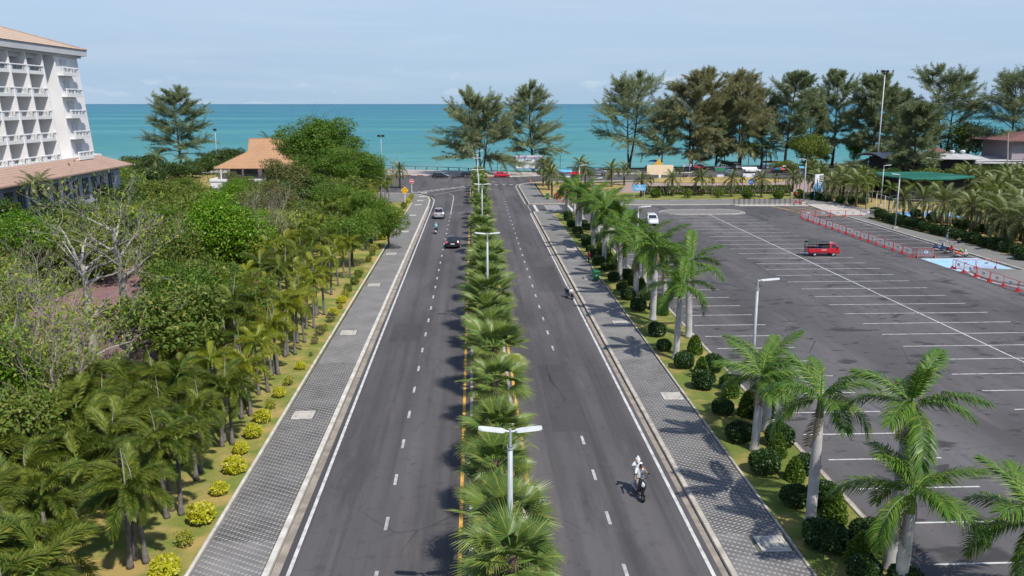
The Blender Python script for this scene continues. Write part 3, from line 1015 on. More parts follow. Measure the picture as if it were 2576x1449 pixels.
# ---------------------------------------------------------------- clipped and loose bushes
def bush_mesh(name, r, leaf, n, size, aspect=.55, shape='ball', core=True, loose=0.0):
    d = rdir(n)
    d[:, 2] = np.where(d[:, 2] < -.75, -d[:, 2], d[:, 2])
    ph = rng.random(4) * 6
    lump = 1 + .05 * np.sin(d[:, :1] * 4 + ph[0]) + .05 * np.cos(d[:, 1:2] * 5 + ph[1]) + loose * .6 * np.sin(d[:, :1] * 7 + ph[2]) * np.cos(d[:, 2:3] * 6 + ph[3])
    if shape == 'cone':
        zz = rng.random((n, 1))
        az = rng.random((n, 1)) * 2 * PI
        rad = (1 - zz ** 1.7) ** .62
        base = np.concatenate([np.cos(az) * rad, np.sin(az) * rad, zz * 2 - 1], axis=1)
        d = unit(np.concatenate([np.cos(az), np.sin(az), .35 + zz], axis=1))
        P = base * np.array(r) * (1 + .04 * rng.normal(size=(n, 1)))
    else:
        q = np.abs(d) ** 0.82 * np.sign(d) if shape == 'box' else d
        q = q / np.maximum(1e-6, (np.abs(q) ** 2.6).sum(1, keepdims=True) ** (1 / 2.6)) if shape == 'box' else q
        P = q * np.array(r) * lump * (1 - (.08 + loose) * rng.random((n, 1)))
    D = unit(d * .5 + rng.normal(size=(n, 3)) * .6)
    N = unit(d + rng.normal(size=(n, 3)) * .5)
    V, F = leaves(P + np.array([0, 0, r[2]]), D, N, size, aspect)
    if core:
        mb = MB()
        if shape == 'cone':
            lathe(mb, [(r[0] * .8 * (1 - t ** 1.7) ** .62 + .01, 2 * r[2] * t * .93 + .05) for t in (0, .2, .4, .6, .8, .97)], 10)
        else:
            mb.ell((0, 0, r[2]), [v * .86 for v in r], 12, 8)
        tri = []
        for f in mb.f:
            tri.append(tuple(f) + (f[-1],) * (4 - len(f)) if len(f) <= 4 else tuple(f[:4]))
        # core verts joined as real geometry of the same foliage
        me = bpy.data.meshes.new(name)
        allv = [tuple(v) for v in V] + mb.v
        o = len(V)
        me.from_pydata(allv, [], [tuple(f) for f in F] + [tuple(i + o for i in f) for f in mb.f])
        me.materials.append(leaf)
        me.update()
        return me
    return npmesh(name, V, F, leaf)
def stem_mesh(h=.35, r=.05, n=3, spread=.25):
    mb = MB()
    for k in range(n):
        a = 2 * PI * k / n + .4
        mb.tube([(0, 0, 0), (math.cos(a) * spread * .4, math.sin(a) * spread * .4, h * .6), (math.cos(a) * spread, math.sin(a) * spread, h * 1.4)], [r, r * .7, r * .4], 5)
    return mb.mesh('bush_stem', M['bark'])
STEM = stem_mesh()
def bush(me, name, label, loc, scale, group, rz=0.0, cat='bush', stem=True):
    t = thing(name, label, cat, loc, rz, group)
    t.scale = (scale,) * 3 if isinstance(scale, (int, float)) else scale
    put(me, 'foliage', t, (0, 0, .06 if stem else 0))
    if stem:
        put(STEM, 'stem', t)
    return t

# ================================================================ SETTING
def ground_sheet(name, poly, z, m):
    return struct(MB().sheet(poly, z).build(name, M[m] if isinstance(m, str) else m))
def slab(name, poly, z1, m, z0=-.3):
    return struct(MB().prism(poly, z0, z1).build(name, M[m]))

COAST = [(-1500, 400), (-420, 300), (-140, 268), (-60, 259), (-24, 251.6), (-4.6, 243.4), (1, 240), (12, 241), (45, 253), (60, 257), (90, 263), (110, 268), (160, 279), (420, 330), (1500, 520)]
ground_sheet('ground', [(-1500, -120), (1500, -120)] + COAST[::-1], -.06, 'earth')
# the beach slopes down under the water; on the left a sea wall drops straight
bm_ = MB()
for (x0, y0), (x1, y1) in zip(COAST, COAST[1:]):
    if x0 >= 12:
        a, b = (-9, 5) if x0 < 45 else (-11, 7)
        bm_.add([(x0, y0 + a, .0), (x1, y1 + a, .0), (x1, y1 - 3, -.12), (x0, y0 - 3, -.12)], [(0, 1, 2, 3)])
        bm_.add([(x0, y0 - 3, -.12), (x1, y1 - 3, -.12), (x1, y1 + b, -2.6), (x0, y0 + b, -2.6)], [(0, 1, 2, 3)])
    else:
        bm_.add([(x0, y0, -.06), (x1, y1, -.06), (x1, y1 + .4, -3), (x0, y0 + .4, -3)], [(0, 1, 2, 3)])
struct(bm_.build('beach', M['sand']))

# sea: shallow sandy water near the shore, deep blue far out
m, nt, b = _nodes('sea_water')
sx = nt.nodes.new('ShaderNodeSeparateXYZ')
nt.links.new(nt.nodes.new('ShaderNodeNewGeometry').outputs['Position'], sx.inputs[0])
lg = nt.nodes.new('ShaderNodeMath'); lg.operation = 'LOGARITHM'; lg.inputs[1].default_value = 10
off = nt.nodes.new('ShaderNodeMath'); off.operation = 'SUBTRACT'; off.inputs[1].default_value = 215
mx = nt.nodes.new('ShaderNodeMath'); mx.operation = 'MAXIMUM'; mx.inputs[1].default_value = 1.0
nt.links.new(sx.outputs['Y'], off.inputs[0]); nt.links.new(off.outputs[0], mx.inputs[0]); nt.links.new(mx.outputs[0], lg.inputs[0])
cr = nt.nodes.new('ShaderNodeValToRGB')
E_ = cr.color_ramp.elements
stops = [(0.0, (0.20, 0.31, 0.26)), (0.12, (0.13, 0.285, 0.265)), (0.30, (0.08, 0.25, 0.265)), (0.45, (0.05, 0.21, 0.265)), (0.60, (0.03, 0.16, 0.25)), (0.76, (0.022, 0.12, 0.24)), (1.0, (0.018, 0.088, 0.21))]
for i, (p, c) in enumerate(stops):
    e = E_[i] if i < 2 else E_.new(p)
    e.position = p
    e.color = (*c, 1)
nt.links.new(_ramp(nt, lg.outputs[0], 1.2, 4.3), cr.inputs['Fac'])
band = _noise(nt, 0.02, 6, _pos(nt, (.35, 1.5, 1)), .6)
band2 = _noise(nt, 0.0035, 5, _pos(nt, (.3, 1.6, 1)), .6)
col = _mix(nt, cr.outputs['Color'], (0.06, 0.26, 0.22), _ramp(nt, band, .47, .66, 0, 1.0))
col = _mix(nt, col, (0.16, 0.40, 0.42), _ramp(nt, band2, .48, .7, 0, .5))
rip = _noise(nt, 0.22, 4, _pos(nt, (.3, 1.3, 1)), .6)
col = _mix(nt, col, (0.03, 0.17, 0.2), _ramp(nt, rip, .47, .68, 0, .8))
foam = _noise(nt, 0.11, 2, _pos(nt, (.14, .9, 1)), .5)
col = _mix(nt, col, (0.8, 0.85, 0.85), _ramp(nt, foam, .795, .81, 0, .8))
nt.links.new(col, b.inputs['Base Color'])
b.inputs['Roughness'].default_value = .4
b.inputs['IOR'].default_value = 1.12
b.inputs['Specular IOR Level'].default_value = .25
_bump(nt, b, _noise(nt, 0.5, 5, _pos(nt, (.35, 1.2, 1)), .65), 1.0, .6)
struct(MB().add([(-60000, 150, -1.3), (60000, 150, -1.3), (60000, 80000, -1.3), (-60000, 80000, -1.3)], [(0, 1, 2, 3)]).build('sea', m))

# ---------------------------------------------------------------- carriageways
ground_sheet('road', rect(-8.25, 10.05, -20, 198), 0.0, 'asphalt')
BR_N = [(-160, 244), (-60, 235), (-20, 228.8), (-8, 224.3), (1, 221.3), (9, 222.2), (17, 224.7), (60, 234), (170, 256)]
ground_sheet('beach_road', [(-160, 190), (-22, 184), (-8.25, 176), (-8.2, 192), (-.4, 198.6), (10, 199), (14.2, 206.4), (40, 210.5), (90, 218), (170, 236)] + BR_N[::-1], 0.004, 'asphalt')
ground_sheet('side_street', rect(9.9, 18.2, 148.8, 159.9), 0.006, 'asphalt')
ground_sheet('parking_lot', rect(17.9, 62.2, -20, 157.6), 0.0, 'lot')
ground_sheet('asphalt_patch', [(4.44, 46.3), (6.4, 46.35), (6.5, 59.3), (4.46, 59.2)], 0.004, 'patch')
ground_sheet('asphalt_patch', [(-6.9, 66), (-4.4, 66), (-4.4, 71.5), (-6.9, 71.8)], 0.004, 'patch')
ground_sheet('asphalt_patch', [(6.4, 84), (9.2, 83.8), (9.2, 97), (6.5, 97.2)], 0.004, 'patch')
ground_sheet('asphalt_patch', [(-8, 149.5), (-.5, 149.2), (-.5, 158.5), (-8, 158.8)], 0.004, 'patch')

def line(mb, p, q, w, z=.008, mi=0):
    p, q = Vector(p), Vector(q)
    d = (q - p).normalized()
    n = Vector((-d.y, d.x)) * w / 2
    mb.sheet([p - n, q - n, q + n, p + n][::1], z, mi)
def polyl(mb, pts, w, z=.008, mi=0):
    for p, q in zip(pts, pts[1:]):
        line(mb, p, q, w, z, mi)
def arc(c, r, a0, a1, n=10):
    return [(c[0] + r * math.cos(R(a0 + (a1 - a0) * i / n)), c[1] + r * math.sin(R(a0 + (a1 - a0) * i / n))) for i in range(n + 1)]
mk = MB()
polyl(mk, [(-7.55, 5), (-7.65, 62), (-7.62, 158), (-7.75, 168), (-8.5, 173), (-10, 176.6), (-13, 179.5)], .16)
polyl(mk, [(9.42, 5), (9.55, 60), (9.72, 147)], .16)
polyl(mk, [(9.72, 160.5), (9.55, 195), (10.2, 201), (13, 205)], .14)
struct(mk.build('edge_line', M['paint']))
mk = MB()
for i in range(-3, 32):
    y = 39.75 + 4.63 * i
    if 25 < y < 190 and not 45.7 < y < 58.5:
        line(mk, (6.0, y), (6.0, y + 1.25), .15)
    if 25 < y < 143:
        line(mk, (-4.06, y - .1), (-4.06, y + 1.15), .15)
polyl(mk, [(-4.0, 145.5), (-4.05, 172), (-4.3, 177), (-5.3, 180.5)], .16)
struct(mk.build('lane_line', M['dash']))
mk = MB()
polyl(mk, [(-.72, 5), (-.72, 145)], .17)
polyl(mk, [(2.55, 5), (2.55, 145)], .17)
polyl(mk, [(-.72, 162.5), (-.72, 197)], .17)
struct(mk.build('median_line', M['yellow']))
mk = MB()
for i in range(11):                                          # the give-way hatching at the junction
    f = i / 10
    x, y = -12.2 + 11.6 * f, 183 + 14.5 * f
    line(mk, (x - 1.0, y + .9), (x + 1.2, y - .1), .5)
for i in range(5):
    line(mk, (3.2 + 1.7 * i, 200.2), (4.0 + 1.7 * i, 199.6), .9)
polyl(mk, [(-8.4, 178), (-.5, 193)], .14)
polyl(mk, [(8, 203.5), (5.2, 206.5), (4.4, 210.5)], .14)
struct(mk.build('junction_line', M['paint']))
mk = MB()
for i in range(7):
    line(mk, (13.0, 149.9 + 1.35 * i), (15.8, 149.9 + 1.35 * i), .55, .012)
line(mk, (11.2, 149.4), (11.2, 159.2), .5, .012)
line(mk, (17.5, 149.4), (17.5, 159.2), .5, .012)
for i in range(5):
    line(mk, (10.0, 149.5 + 2.0 * i), (10.0, 150.4 + 2.0 * i), .2, .012)
struct(mk.build('zebra_crossing', M['paint']))

# parking bays
YS = [52.25 + 3.525 * n for n in range(-9, 27)]
mk = MB()
line(mk, (40.15, 15), (40.1, 143.8), .13, .010)
for y in YS:
    line(mk, (33.3 + random.uniform(-.08, .08), y), (46.5 + random.uniform(-.08, .08), y + random.uniform(-.04, .04)), .12, .006)
for y in YS[:25] + YS[25:26]:
    line(mk, (18.7, y - 3.5), (24.85, y - 3.5), .12, .006)
for y in YS:
    if 101 < y < 139:
        line(mk, (55.5, y), (61.6, y), .11, .006)
line(mk, (61.75, 60), (61.75, 140), .12, .006)
struct(mk.build('bay_line', M['paint']))
mk = MB()
yh = [(54.9, 156.6), (64.2, 156.2), (62.2, 140.4), (56.5, 143.8)]
polyl(mk, yh + yh[:1], .14)
for a, b_ in (((57, 156.5), (62.4, 143)), ((55.4, 153), (60, 141.6)), ((60.5, 156.4), (63.2, 149)), ((55.6, 150), (63.6, 153.5)), ((56.2, 146), (62.8, 147.5))):
    line(mk, a, b_, .12)
struct(mk.build('no_parking_hatch', M['yellow']))
ground_sheet('blue_bay', [(54.6, 92.4), (61.6, 92.6), (61.6, 100.6), (54.5, 100.6)], .004, 'bluepaint')
mk = MB()
for i in range(13):
    line(mk, (54.9 + .52 * i, 99.2), (55.25 + .52 * i, 100.5), .16)
    line(mk, (55.0 + .52 * i, 92.6), (55.35 + .52 * i, 93.8), .16)
polyl(mk, [(56.2, 96.2), (58.8, 96.6), (60.2, 96.4)], .2)
polyl(mk, [(56.2, 96.2), (56.6, 95.4), (58.0, 95.4), (58.4, 95.9)], .2)
polyl(mk, rect(54.55, 61.58, 92.45, 100.6) + [(54.55, 92.45)], .1)
struct(mk.build('bay_symbol', M['paint']))

# ---------------------------------------------------------------- kerbs, gutters, pavements
def kerb_run(name, pts, w, h, top='kerb', face='kerbface', side=1):
    """kerb stones with open joints along a line; one face looks at the road"""
    mb = MB()
    for p, q in zip(pts, pts[1:]):
        p, q = Vector(p), Vector(q)
        d = q - p
        n = max(1, round(d.length / 1.5))
        a = math.atan2(d.y, d.x)
        for i in range(n):
            c = p + d * ((i + .5) / n)
            mb.box((c.x, c.y, h / 2 - .1 + random.uniform(-.004, .004)), (d.length / n - .012, w, h + .2), 0, a, bev=.025)
    return struct(mb.build(name, M[top]))
kerb_run('kerb', [(-8.45, 5), (-8.5, 60), (-8.45, 158), (-8.6, 168), (-9.2, 173), (-11, 177.5), (-14, 180.5), (-22, 182.5)], .26, .155, 'kerbwhite')
kerb_run('kerb', [(10.22, 5), (10.3, 60), (10.4, 148.0)], .26, .155)
kerb_run('kerb', [(10.4, 160.3), (10.3, 195), (10.9, 200), (13.2, 204.3), (16, 206.2), (40, 209.6)], .26, .155)
kerb_run('kerb', [(10.6, 148.5), (18, 148.5)], .2, .15)
kerb_run('kerb', [(10.6, 160.2), (18.2, 160.2)], .2, .15)
for n_, x0, x1 in (('gutter', -8.3, -7.95), ('gutter', 9.82, 10.1)):
    ground_sheet(n_, rect(x0, x1, 5, 158 if x0 < 0 else 148), .004, 'gutter')
kerb_run('kerb', [(17.3, 5), (17.75, 60), (17.9, 148)], .22, .15)
ground_sheet('gutter', [(17.41, 5), (17.75, 5), (18.3, 147), (18.0, 147)], .004, 'gutter')
kerb_run('kerb', [(62.2, 60), (62.3, 142)], .26, .16, 'concrete')
kerb_run('kerb', [(18.2, 158.0), (62, 157.8)], .3, .15, 'concrete')
for pts in ([(-.26, 5), (-.26, 145.2)], [(2.2, 5), (2.2, 145.2)], [(-.26, 145.2), (2.2, 145.2)], [(-.26, 162.3), (-.26, 196.5)], [(2.2, 162.3), (2.2, 196.5)], [(-.26, 162.3), (2.2, 162.3)], [(-.26, 196.5), (2.2, 196.5)]):
    kerb_run('median_kerb', pts, .2, .16, 'kerb')
for y0, y1 in ((5, 145), (162.5, 196.3)):
    slab('median_lawn', rect(-.15, 2.1, y0, y1), .11, 'lawn2')
kerb_run('pavement_edging', [(-11.5, 5), (-11.7, 60), (-11.8, 163)], .16, .14, 'kerbwhite')
kerb_run('pavement_edging', [(13.42, 5), (13.55, 60), (13.6, 148.3)], .14, .13, 'kerb')

TA = np.array([0.2 * math.cos(R(30)), 0.2 * math.sin(R(30))])
TB = np.array([0.0, -0.2])
def tile_mesh(name, light):
    q = [np.zeros(2), TA, TA + TB, TB]
    c = sum(q) / 4
    q = [c + (p - c) * .955 - c for p in q]
    V = [(p[0], p[1], .014) for p in q] + [(p[0] * 1.01, p[1] * 1.01, -.01) for p in q]
    F = [(0, 2, 1), (0, 3, 2)] + [(i, i + 4, (i + 1) % 4 + 4, (i + 1) % 4) for i in range(4)]
    mb = MB()
    mb.add(V, F)
    mb.m = [1 if light else 0, 0] + [0] * 4
    return mb.mesh(name, [M['tile_d'], M['tile_l']])
TILE = [tile_mesh('dark_paver', False), tile_mesh('two_tone_paver', True)]
def paved(name, x0, x1, y0, y1, ymin, holes=(), z=.125, far=112):
    """a pavement of lozenge pavers with open joints: the nearest 300 one by one, the rest joined"""
    base = struct(MB().prism(rect(x0, x1, y0, y1), -.3, z).build(name, M['joint']))
    pts = []
    na = int((x1 - x0) / TA[0]) + 1
    for i in range(na):
        ys0 = y0 - i * TA[1]
        for j in range(int((y1 - ys0) / .2) + 2):
            px, py = x0 + .01 + i * TA[0], y0 + .35 + (i % 2) * 0 + j * .2 - (i * TA[1]) % .2
            cx, cy = px + TA[0] / 2, py - .05
            if cx + .085 > x1 or py + .12 > min(y1, far) or py - .22 < max(y0, ymin):
                continue
            if any(hx0 - .05 < cx < hx1 + .05 and hy0 - .05 < cy < hy1 + .05 for hx0, hx1, hy0, hy1 in holes):
                continue
            pts.append((py, px, (j + int((i * TA[1]) // .2)) % 2))
    pts.sort()
    for py, px, par in pts[:300]:
        c = (TA + TB) / 2
        put(TILE[par], 'paver', base, (px + c[0], py + c[1], z + random.uniform(0, .004)))
    rest = np.array(pts[300:])
    n = len(rest)
    o = np.stack([rest[:, 1], rest[:, 0]], 1)
    q = np.stack([np.zeros(2), TA, TA + TB, TB])
    c = q.mean(0)
    q = c + (q - c) * .955
    V = np.zeros((n, 4, 3), np.float32)
    V[:, :, :2] = o[:, None, :] + q[None]
    V[:, :, 2] = z + .014 + .004 * rng.random((n, 1))
    V2 = V.copy()
    V2[:, :, 2] = z - .01
    near = rest[:, 0] < 60
    k = np.arange(n)[:, None] * 4
    top = np.concatenate([k + [[0, 2, 1]], k + [[0, 3, 2]]])
    mi = np.concatenate([rest[:, 2].astype(int), np.zeros(n, int)])
    b0 = n * 4
    kn = k[near]
    s_ = []
    for i in range(4):
        a, b_ = i, (i + 1) % 4
        s_ += [kn + [[a, b0 + a, b0 + b_]], kn + [[a, b0 + b_, b_]]]
    s_ = np.concatenate(s_)
    s_ = s_.reshape(-1, 3)
    F = np.concatenate([top, s_])
    mi = np.concatenate([mi, np.zeros(len(s_), int)])
    me = npmesh('pavers', np.concatenate([V.reshape(-1, 3), V2.reshape(-1, 3)]), F, [M['tile_d'], M['tile_l']], mi)
    stuff(put(me, 'pavers', base))
    return base
# far from the camera the same two tones run on as a material
m, nt, b = _nodes('paver_far')
wv = nt.nodes.new('ShaderNodeTexWave')
wv.inputs['Scale'].default_value = 1.4
wv.inputs['Distortion'].default_value = .6
nt.links.new(_pos(nt, (1, 1, 1), (0, 0, R(-60))), wv.inputs['Vector'])
col = _mix(nt, (0.155, 0.15, 0.145), (0.235, 0.225, 0.205), wv.outputs['Fac'])
col = _mix(nt, col, (0.11, 0.105, 0.1), _ramp(nt, _noise(nt, .3, 5, _pos(nt)), .45, .75, 0, .5))
nt.links.new(col, b.inputs['Base Color'])
b.inputs['Roughness'].default_value = .9
M['paverfar'] = m

COV_L = [g(764, 1049), g(877, 841), g(941, 720), g(985, 641), g(1017, 585), gf(1553, 814), gf(1575, 774), gf(1582, 758), gf(1589, 743), gf(1597, 729)]
COV_R = [g(1942, 1375), g(1690, 1001), g(1561, 816), g(1484, 703), g(1438, 629), gf(2099, 864)]
hl = [(x - .68, x + .68, y - .66, y + .66) for x, y in COV_L]
hr = [(x - .68, x + .68, y - .66, y + .66) for x, y in COV_R]
paved('pavement', -11.42, -8.6, 10, 112, 30.2, hl)
paved('pavement', 10.38, 13.36, 10, 112, 29.4, hr)
slab('pavement', [(-11.7, 112), (-8.58, 112), (-8.58, 158), (-8.75, 168), (-9.35, 172.8), (-11.1, 177.2), (-14, 180.2), (-22, 182.2), (-22, 165), (-11.7, 164)], .135, 'paverfar')
slab('pavement', rect(10.53, 13.54, 112, 148.3), .135, 'paverfar')
slab('pavement', [(10.55, 160.4), (18, 160.4), (18, 166), (14.1, 170), (14.1, 203.8), (13.4, 204), (11.1, 199.8), (10.45, 195)], .135, 'paverfar')
slab('pavement', [(18.2, 158.2), (62.5, 158.0), (64, 166), (18.2, 166)], .135, 'paverfar')
slab('pavement', [(62.43, 56), (67.0, 56), (66.2, 112), (64.8, 125), (63.9, 138), (70, 140), (70, 166.2), (64.2, 166), (62.6, 158), (62.43, 140)], .14, 'paverfar')
slab('pavement', [gf(3652, 1020), gf(3690, 1043), gf(3760, 1062), gf(3850, 1077), (56.5, 60), (62, 56), (62.05, 92.4), gf(3790, 1016.5), gf(3690, 1013)][::-1], .12, 'paverfar')
mk = MB()
polyl(mk, [gf(3800, 1015), gf(3680, 1012), gf(3640, 1022), gf(3690, 1050), gf(3760, 1068), gf(3870, 1086)], .22, .006)
struct(mk.build('edge_line', M['paint']))
slab('driveway_apron', [(62.1, 157), (68, 156.4), (67.4, 141), (61.2, 141.2)], .15, 'concrete')
slab('rack_pad', [(49, 155.6), (64, 155.2), (63.6, 157.6), (48, 157.75)], .06, 'concrete')
# the paved island inside the lot
isl = arc((36.2, 147), 3.5, 100, 260, 8) + arc((43.4, 147.1), 3.5, -80, 80, 8)
isl = [(x, 147 + (y - 147) * .95) for x, y in isl]
slab('traffic_island', [(40 + (x - 40) * .97, 147 + (y - 147) * .93) for x, y in isl], .13, 'paverfar')
kerb_run('island_kerb', isl + isl[:1], .2, .14, 'kerb')
mk = MB()
polyl(mk, [(40 + (x - 40) * 1.05, 147 + (y - 147) * 1.18) for x, y in isl + isl[:1]], .13)
struct(mk.build('edge_line', M['paint']))

# lawns and bare ground
def soft_slab(name, x0, x1, y0, y1, z, mname, seed=1):
    """turf with a slightly uneven surface"""
    nx, ny = max(3, int((x1 - x0) / .9)), max(4, int((y1 - y0) / 1.2))
    xs, ys = np.meshgrid(np.linspace(x0, x1, nx + 1), np.linspace(y0, y1, ny + 1))
    zz = z + .05 * np.sin(xs * 1.3 + seed) * np.cos(ys * .7) * np.minimum(1, np.minimum(xs - x0, x1 - xs)) + .03 * np.sin(ys * 1.9)* np.minimum(1, np.minimum(xs - x0, x1 - xs))
    V = np.stack([xs, ys, zz], -1).reshape(-1, 3)
    i = (np.arange(ny)[:, None] * (nx + 1) + np.arange(nx)[None]).ravel()
    F = np.stack([i, i + 1, i + nx + 2, i + nx + 1], 1)
    return struct(put(npmesh(name, V, F, M[mname]), name))
soft_slab('lawn', -21, -11.58, 5, 164, .10, 'lawn', 2)
soft_slab('lawn', 13.49, 17.7, 5, 148.3, .09, 'lawn2', 3)
slab('lawn', [(18.2, 166.05), (66, 166.05), (68, 180), (18.2, 180)], .12, 'lawn2')
slab('lawn', [(14.15, 166.05), (18.15, 166.05), (18.15, 180), (30, 180), (36, 200), (20, 205.5), (14.6, 204)], .12, 'drygrass')
soft_slab('lawn', 66.2, 150, 40, 138, .05, 'drygrass', 5)
ground_sheet('lawn', [(68, 138.1), (150, 138.1), (150, 176), (68, 168)], .02, 'drygrass')
ground_sheet('pink_plaza', [(18, 180.2), (88, 180.2), (92, 214), (40, 207.5), (31, 201)], .03, 'pink')
ground_sheet('promenade', [(-160, 244.2), (-60, 235.2), (-20, 229.0), (-8, 224.5), (1, 221.5), (9, 222.4), (17, 224.9), (17, 239), (1, 238.5), (-4.6, 242.2), (-24, 250), (-60, 257), (-160, 268)], .12, 'prom')
ground_sheet('beach_parking', [(17, 225.2), (60, 234.2), (170, 256.4), (170, 262), (110, 250), (60, 243), (17, 236)], .03, 'lot')
md = MB()
rings = []
for t in range(5):
    a = PI / 2 * t / 4
    rings.append([(58 + 19 * math.cos(a) * math.cos(2 * PI * k / 20), 207.5 + 5.5 * math.cos(a) * math.sin(2 * PI * k / 20), 1.0 * math.sin(a)) for k in range(20)])
struct(md.loft(rings).build('grass_mound', M['drygrass'], None, True))
ground_sheet('driveway', [(-24, 44), (-22.6, 60), (-23.5, 82), (-30, 100), (-40, 100), (-41, 74), (-38, 50), (-32, 40)], -.03, 'drive')
ground_sheet('dry_clearing', [g(400, 440), g(540, 440), g(600, 470), g(400, 480)], .03, 'drygrass')
ground_sheet('sports_court', [gf(3380, 800), gf(3560, 800), gf(3640, 822), gf(3400, 815)], .06, 'slate')
# red and white kerb along the promenade
kr = MB()
i = 0
for (x0, y0), (x1, y1) in zip(BR_N[1:7], BR_N[2:8]):
    d = Vector((x1 - x0, y1 - y0, 0))
    n = round(d.length / 1.9)
    for k in range(n):
        f = (k + .5) / n
        kr.box((x0 + d.x * f, y0 + d.y * f, .06), (d.length / n - .02, .25, .24), (i % 2) if x0 < 5 else 1, math.atan2(d.y, d.x), bev=.02)
        i += 1
struct(kr.build('promenade_kerb', [M['roadred'], M['kerbwhite']]))

# ================================================================ BUILDINGS
def tileroof(name, c1, c2, rows=4.0, axis='z'):
    m, nt, b = _nodes(name)
    w = nt.nodes.new('ShaderNodeTexWave')
    w.wave_profile = 'SAW'
    w.bands_direction = 'Z'
    w.inputs['Scale'].default_value = rows
    w.inputs['Distortion'].default_value = .15
    nt.links.new(_pos(nt), w.inputs['Vector'])
    v = _pos(nt, (3.2, 3.2, 6))
    vo = nt.nodes.new('ShaderNodeTexVoronoi')
    vo.inputs['Scale'].default_value = 1.0
    nt.links.new(v, vo.inputs['Vector'])
    col = _mix(nt, c1, c2, vo.outputs['Color'])
    col = _mix(nt, col, tuple(k * .6 for k in c1), _ramp(nt, w.outputs['Fac'], .75, .95, 0, .75))
    col = _mix(nt, col, tuple(k * .7 for k in c2), _ramp(nt, _noise(nt, .25, 6, _pos(nt)), .5, .8, 0, .7))
    nt.links.new(col, b.inputs['Base Color'])
    b.inputs['Roughness'].default_value = .9
    _bump(nt, b, w.outputs['Fac'], .6, .05)
    return m
M['hotelroof'] = tileroof('hotel_roof_tiles', (0.46, 0.33, 0.24), (0.54, 0.41, 0.31), .72)
M['podroof'] = tileroof('podium_roof_tiles', (0.36, 0.235, 0.18), (0.44, 0.30, 0.235), 1.3)
M['villaroof'] = tileroof('villa_roof_tiles', (0.40, 0.215, 0.115), (0.49, 0.29, 0.165), .85)

# ---- the white hotel: leaning fins, balconies between them, hipped tile roofs
hotel = thing('hotel', 'white hotel block with leaning fins, stacked balconies and tan tiled roofs', 'hotel', (0, 0, 0))
XT, XB, ZT, ZB = -60.6, -59.3, 25.5, 10.3           # outer edge of the fins, top and bottom
YF = [96.2, 100.6, 105.0, 109.4, 113.8, 118.1, 122.6, 127.2, 130.9]
YE = 138.9
xo = lambda z: XT + (XB - XT) * (ZT - z) / (ZT - ZB)
core = MB()
core.box((-70.2, (92 + YE) / 2, 17.5), (15.2, YE - 92, 15.8))
core.build('wall', M['white'], hotel)
for i, y in enumerate(YF):
    mb = MB()
    w = .28
    mb.add([(-63, y - w / 2, ZB), (xo(ZB), y - w / 2, ZB), (xo(ZT), y - w / 2, ZT + .2), (-63, y - w / 2, ZT + .2),
            (-63, y + w / 2, ZB), (xo(ZB), y + w / 2, ZB), (xo(ZT), y + w / 2, ZT + .2), (-63, y + w / 2, ZT + .2)],
           [(0, 1, 2, 3), (7, 6, 5, 4), (1, 5, 6, 2), (0, 4, 5, 1), (3, 2, 6, 7)])
    mb.build('fin', M['white'], hotel)
RZ = [11.5 + 3.06 * k for k in range(5)]
def balcony(y0, y1, rz, xr, openings=1, first=False):
    mb = MB()
    x = xr
    zb = rz - 1.22
    w = .16
    post = .5
    mb.box((x - 1.1, (y0 + y1) / 2, zb + .08), (2.3, y1 - y0, .14))                       # slab
    mb.box((x, (y0 + y1) / 2, zb + .24), (w, y1 - y0 - .004, .46))                       # apron
    mb.box((x, (y0 + y1) / 2, rz - .07), (w + .12, y1 - y0 - .008, .15), bev=.03)         # rail
    n = openings
    span = (y1 - y0 - post * (n + 1)) / n
    for k in range(n + 1):
        mb.box((x, y0 + post / 2 + k * (span + post), rz - .45), (w - .01, post, .62))
    b_ = mb.build('balcony', M['white'], hotel)
    for k in range(n):
        a = y0 + post + k * (span + post)
        r = MB()
        for q in range(2):
            s0, s1 = (a + .05, a + span * .3) if q == 0 else (a + span * .7, a + span - .05)
            r.tube([(x, s0, rz - .74), (x, s1, rz - .17)], .022, 4)
            r.tube([(x, s1, rz - .74), (x, s0, rz - .17)], .022, 4)
            r.tube([(x, s0, rz - .76), (x, s0, rz - .15)], .025, 4)
            r.tube([(x, s1, rz - .76), (x, s1, rz - .15)], .025, 4)
        for zz in (.3, .45, .6):
            r.tube([(x, a + span * .3, rz - zz), (x, a + span * .7, rz - zz)], .02, 4)
        r.build('railing', M['teal'], b_)
for i in range(len(YF) - 2):
    y0, y1 = YF[i] + .14, YF[i + 1] - .14
    for k, rz in enumerate(RZ):
        balcony(y0, y1, rz, xo(rz - .6) - .12)
        d = MB()
        d.box((-62.36, (y0 + y1) / 2 + .2, rz - .05), (.06, 1.9, 2.2))
        d.build('door', M['darkglass'] if (i + k) % 3 else M['curtain'], hotel)
    MB().box((-61.6, (y0 + y1) / 2, 25.1), (.5, y1 - y0, .8)).build('beam', M['white2'], hotel)
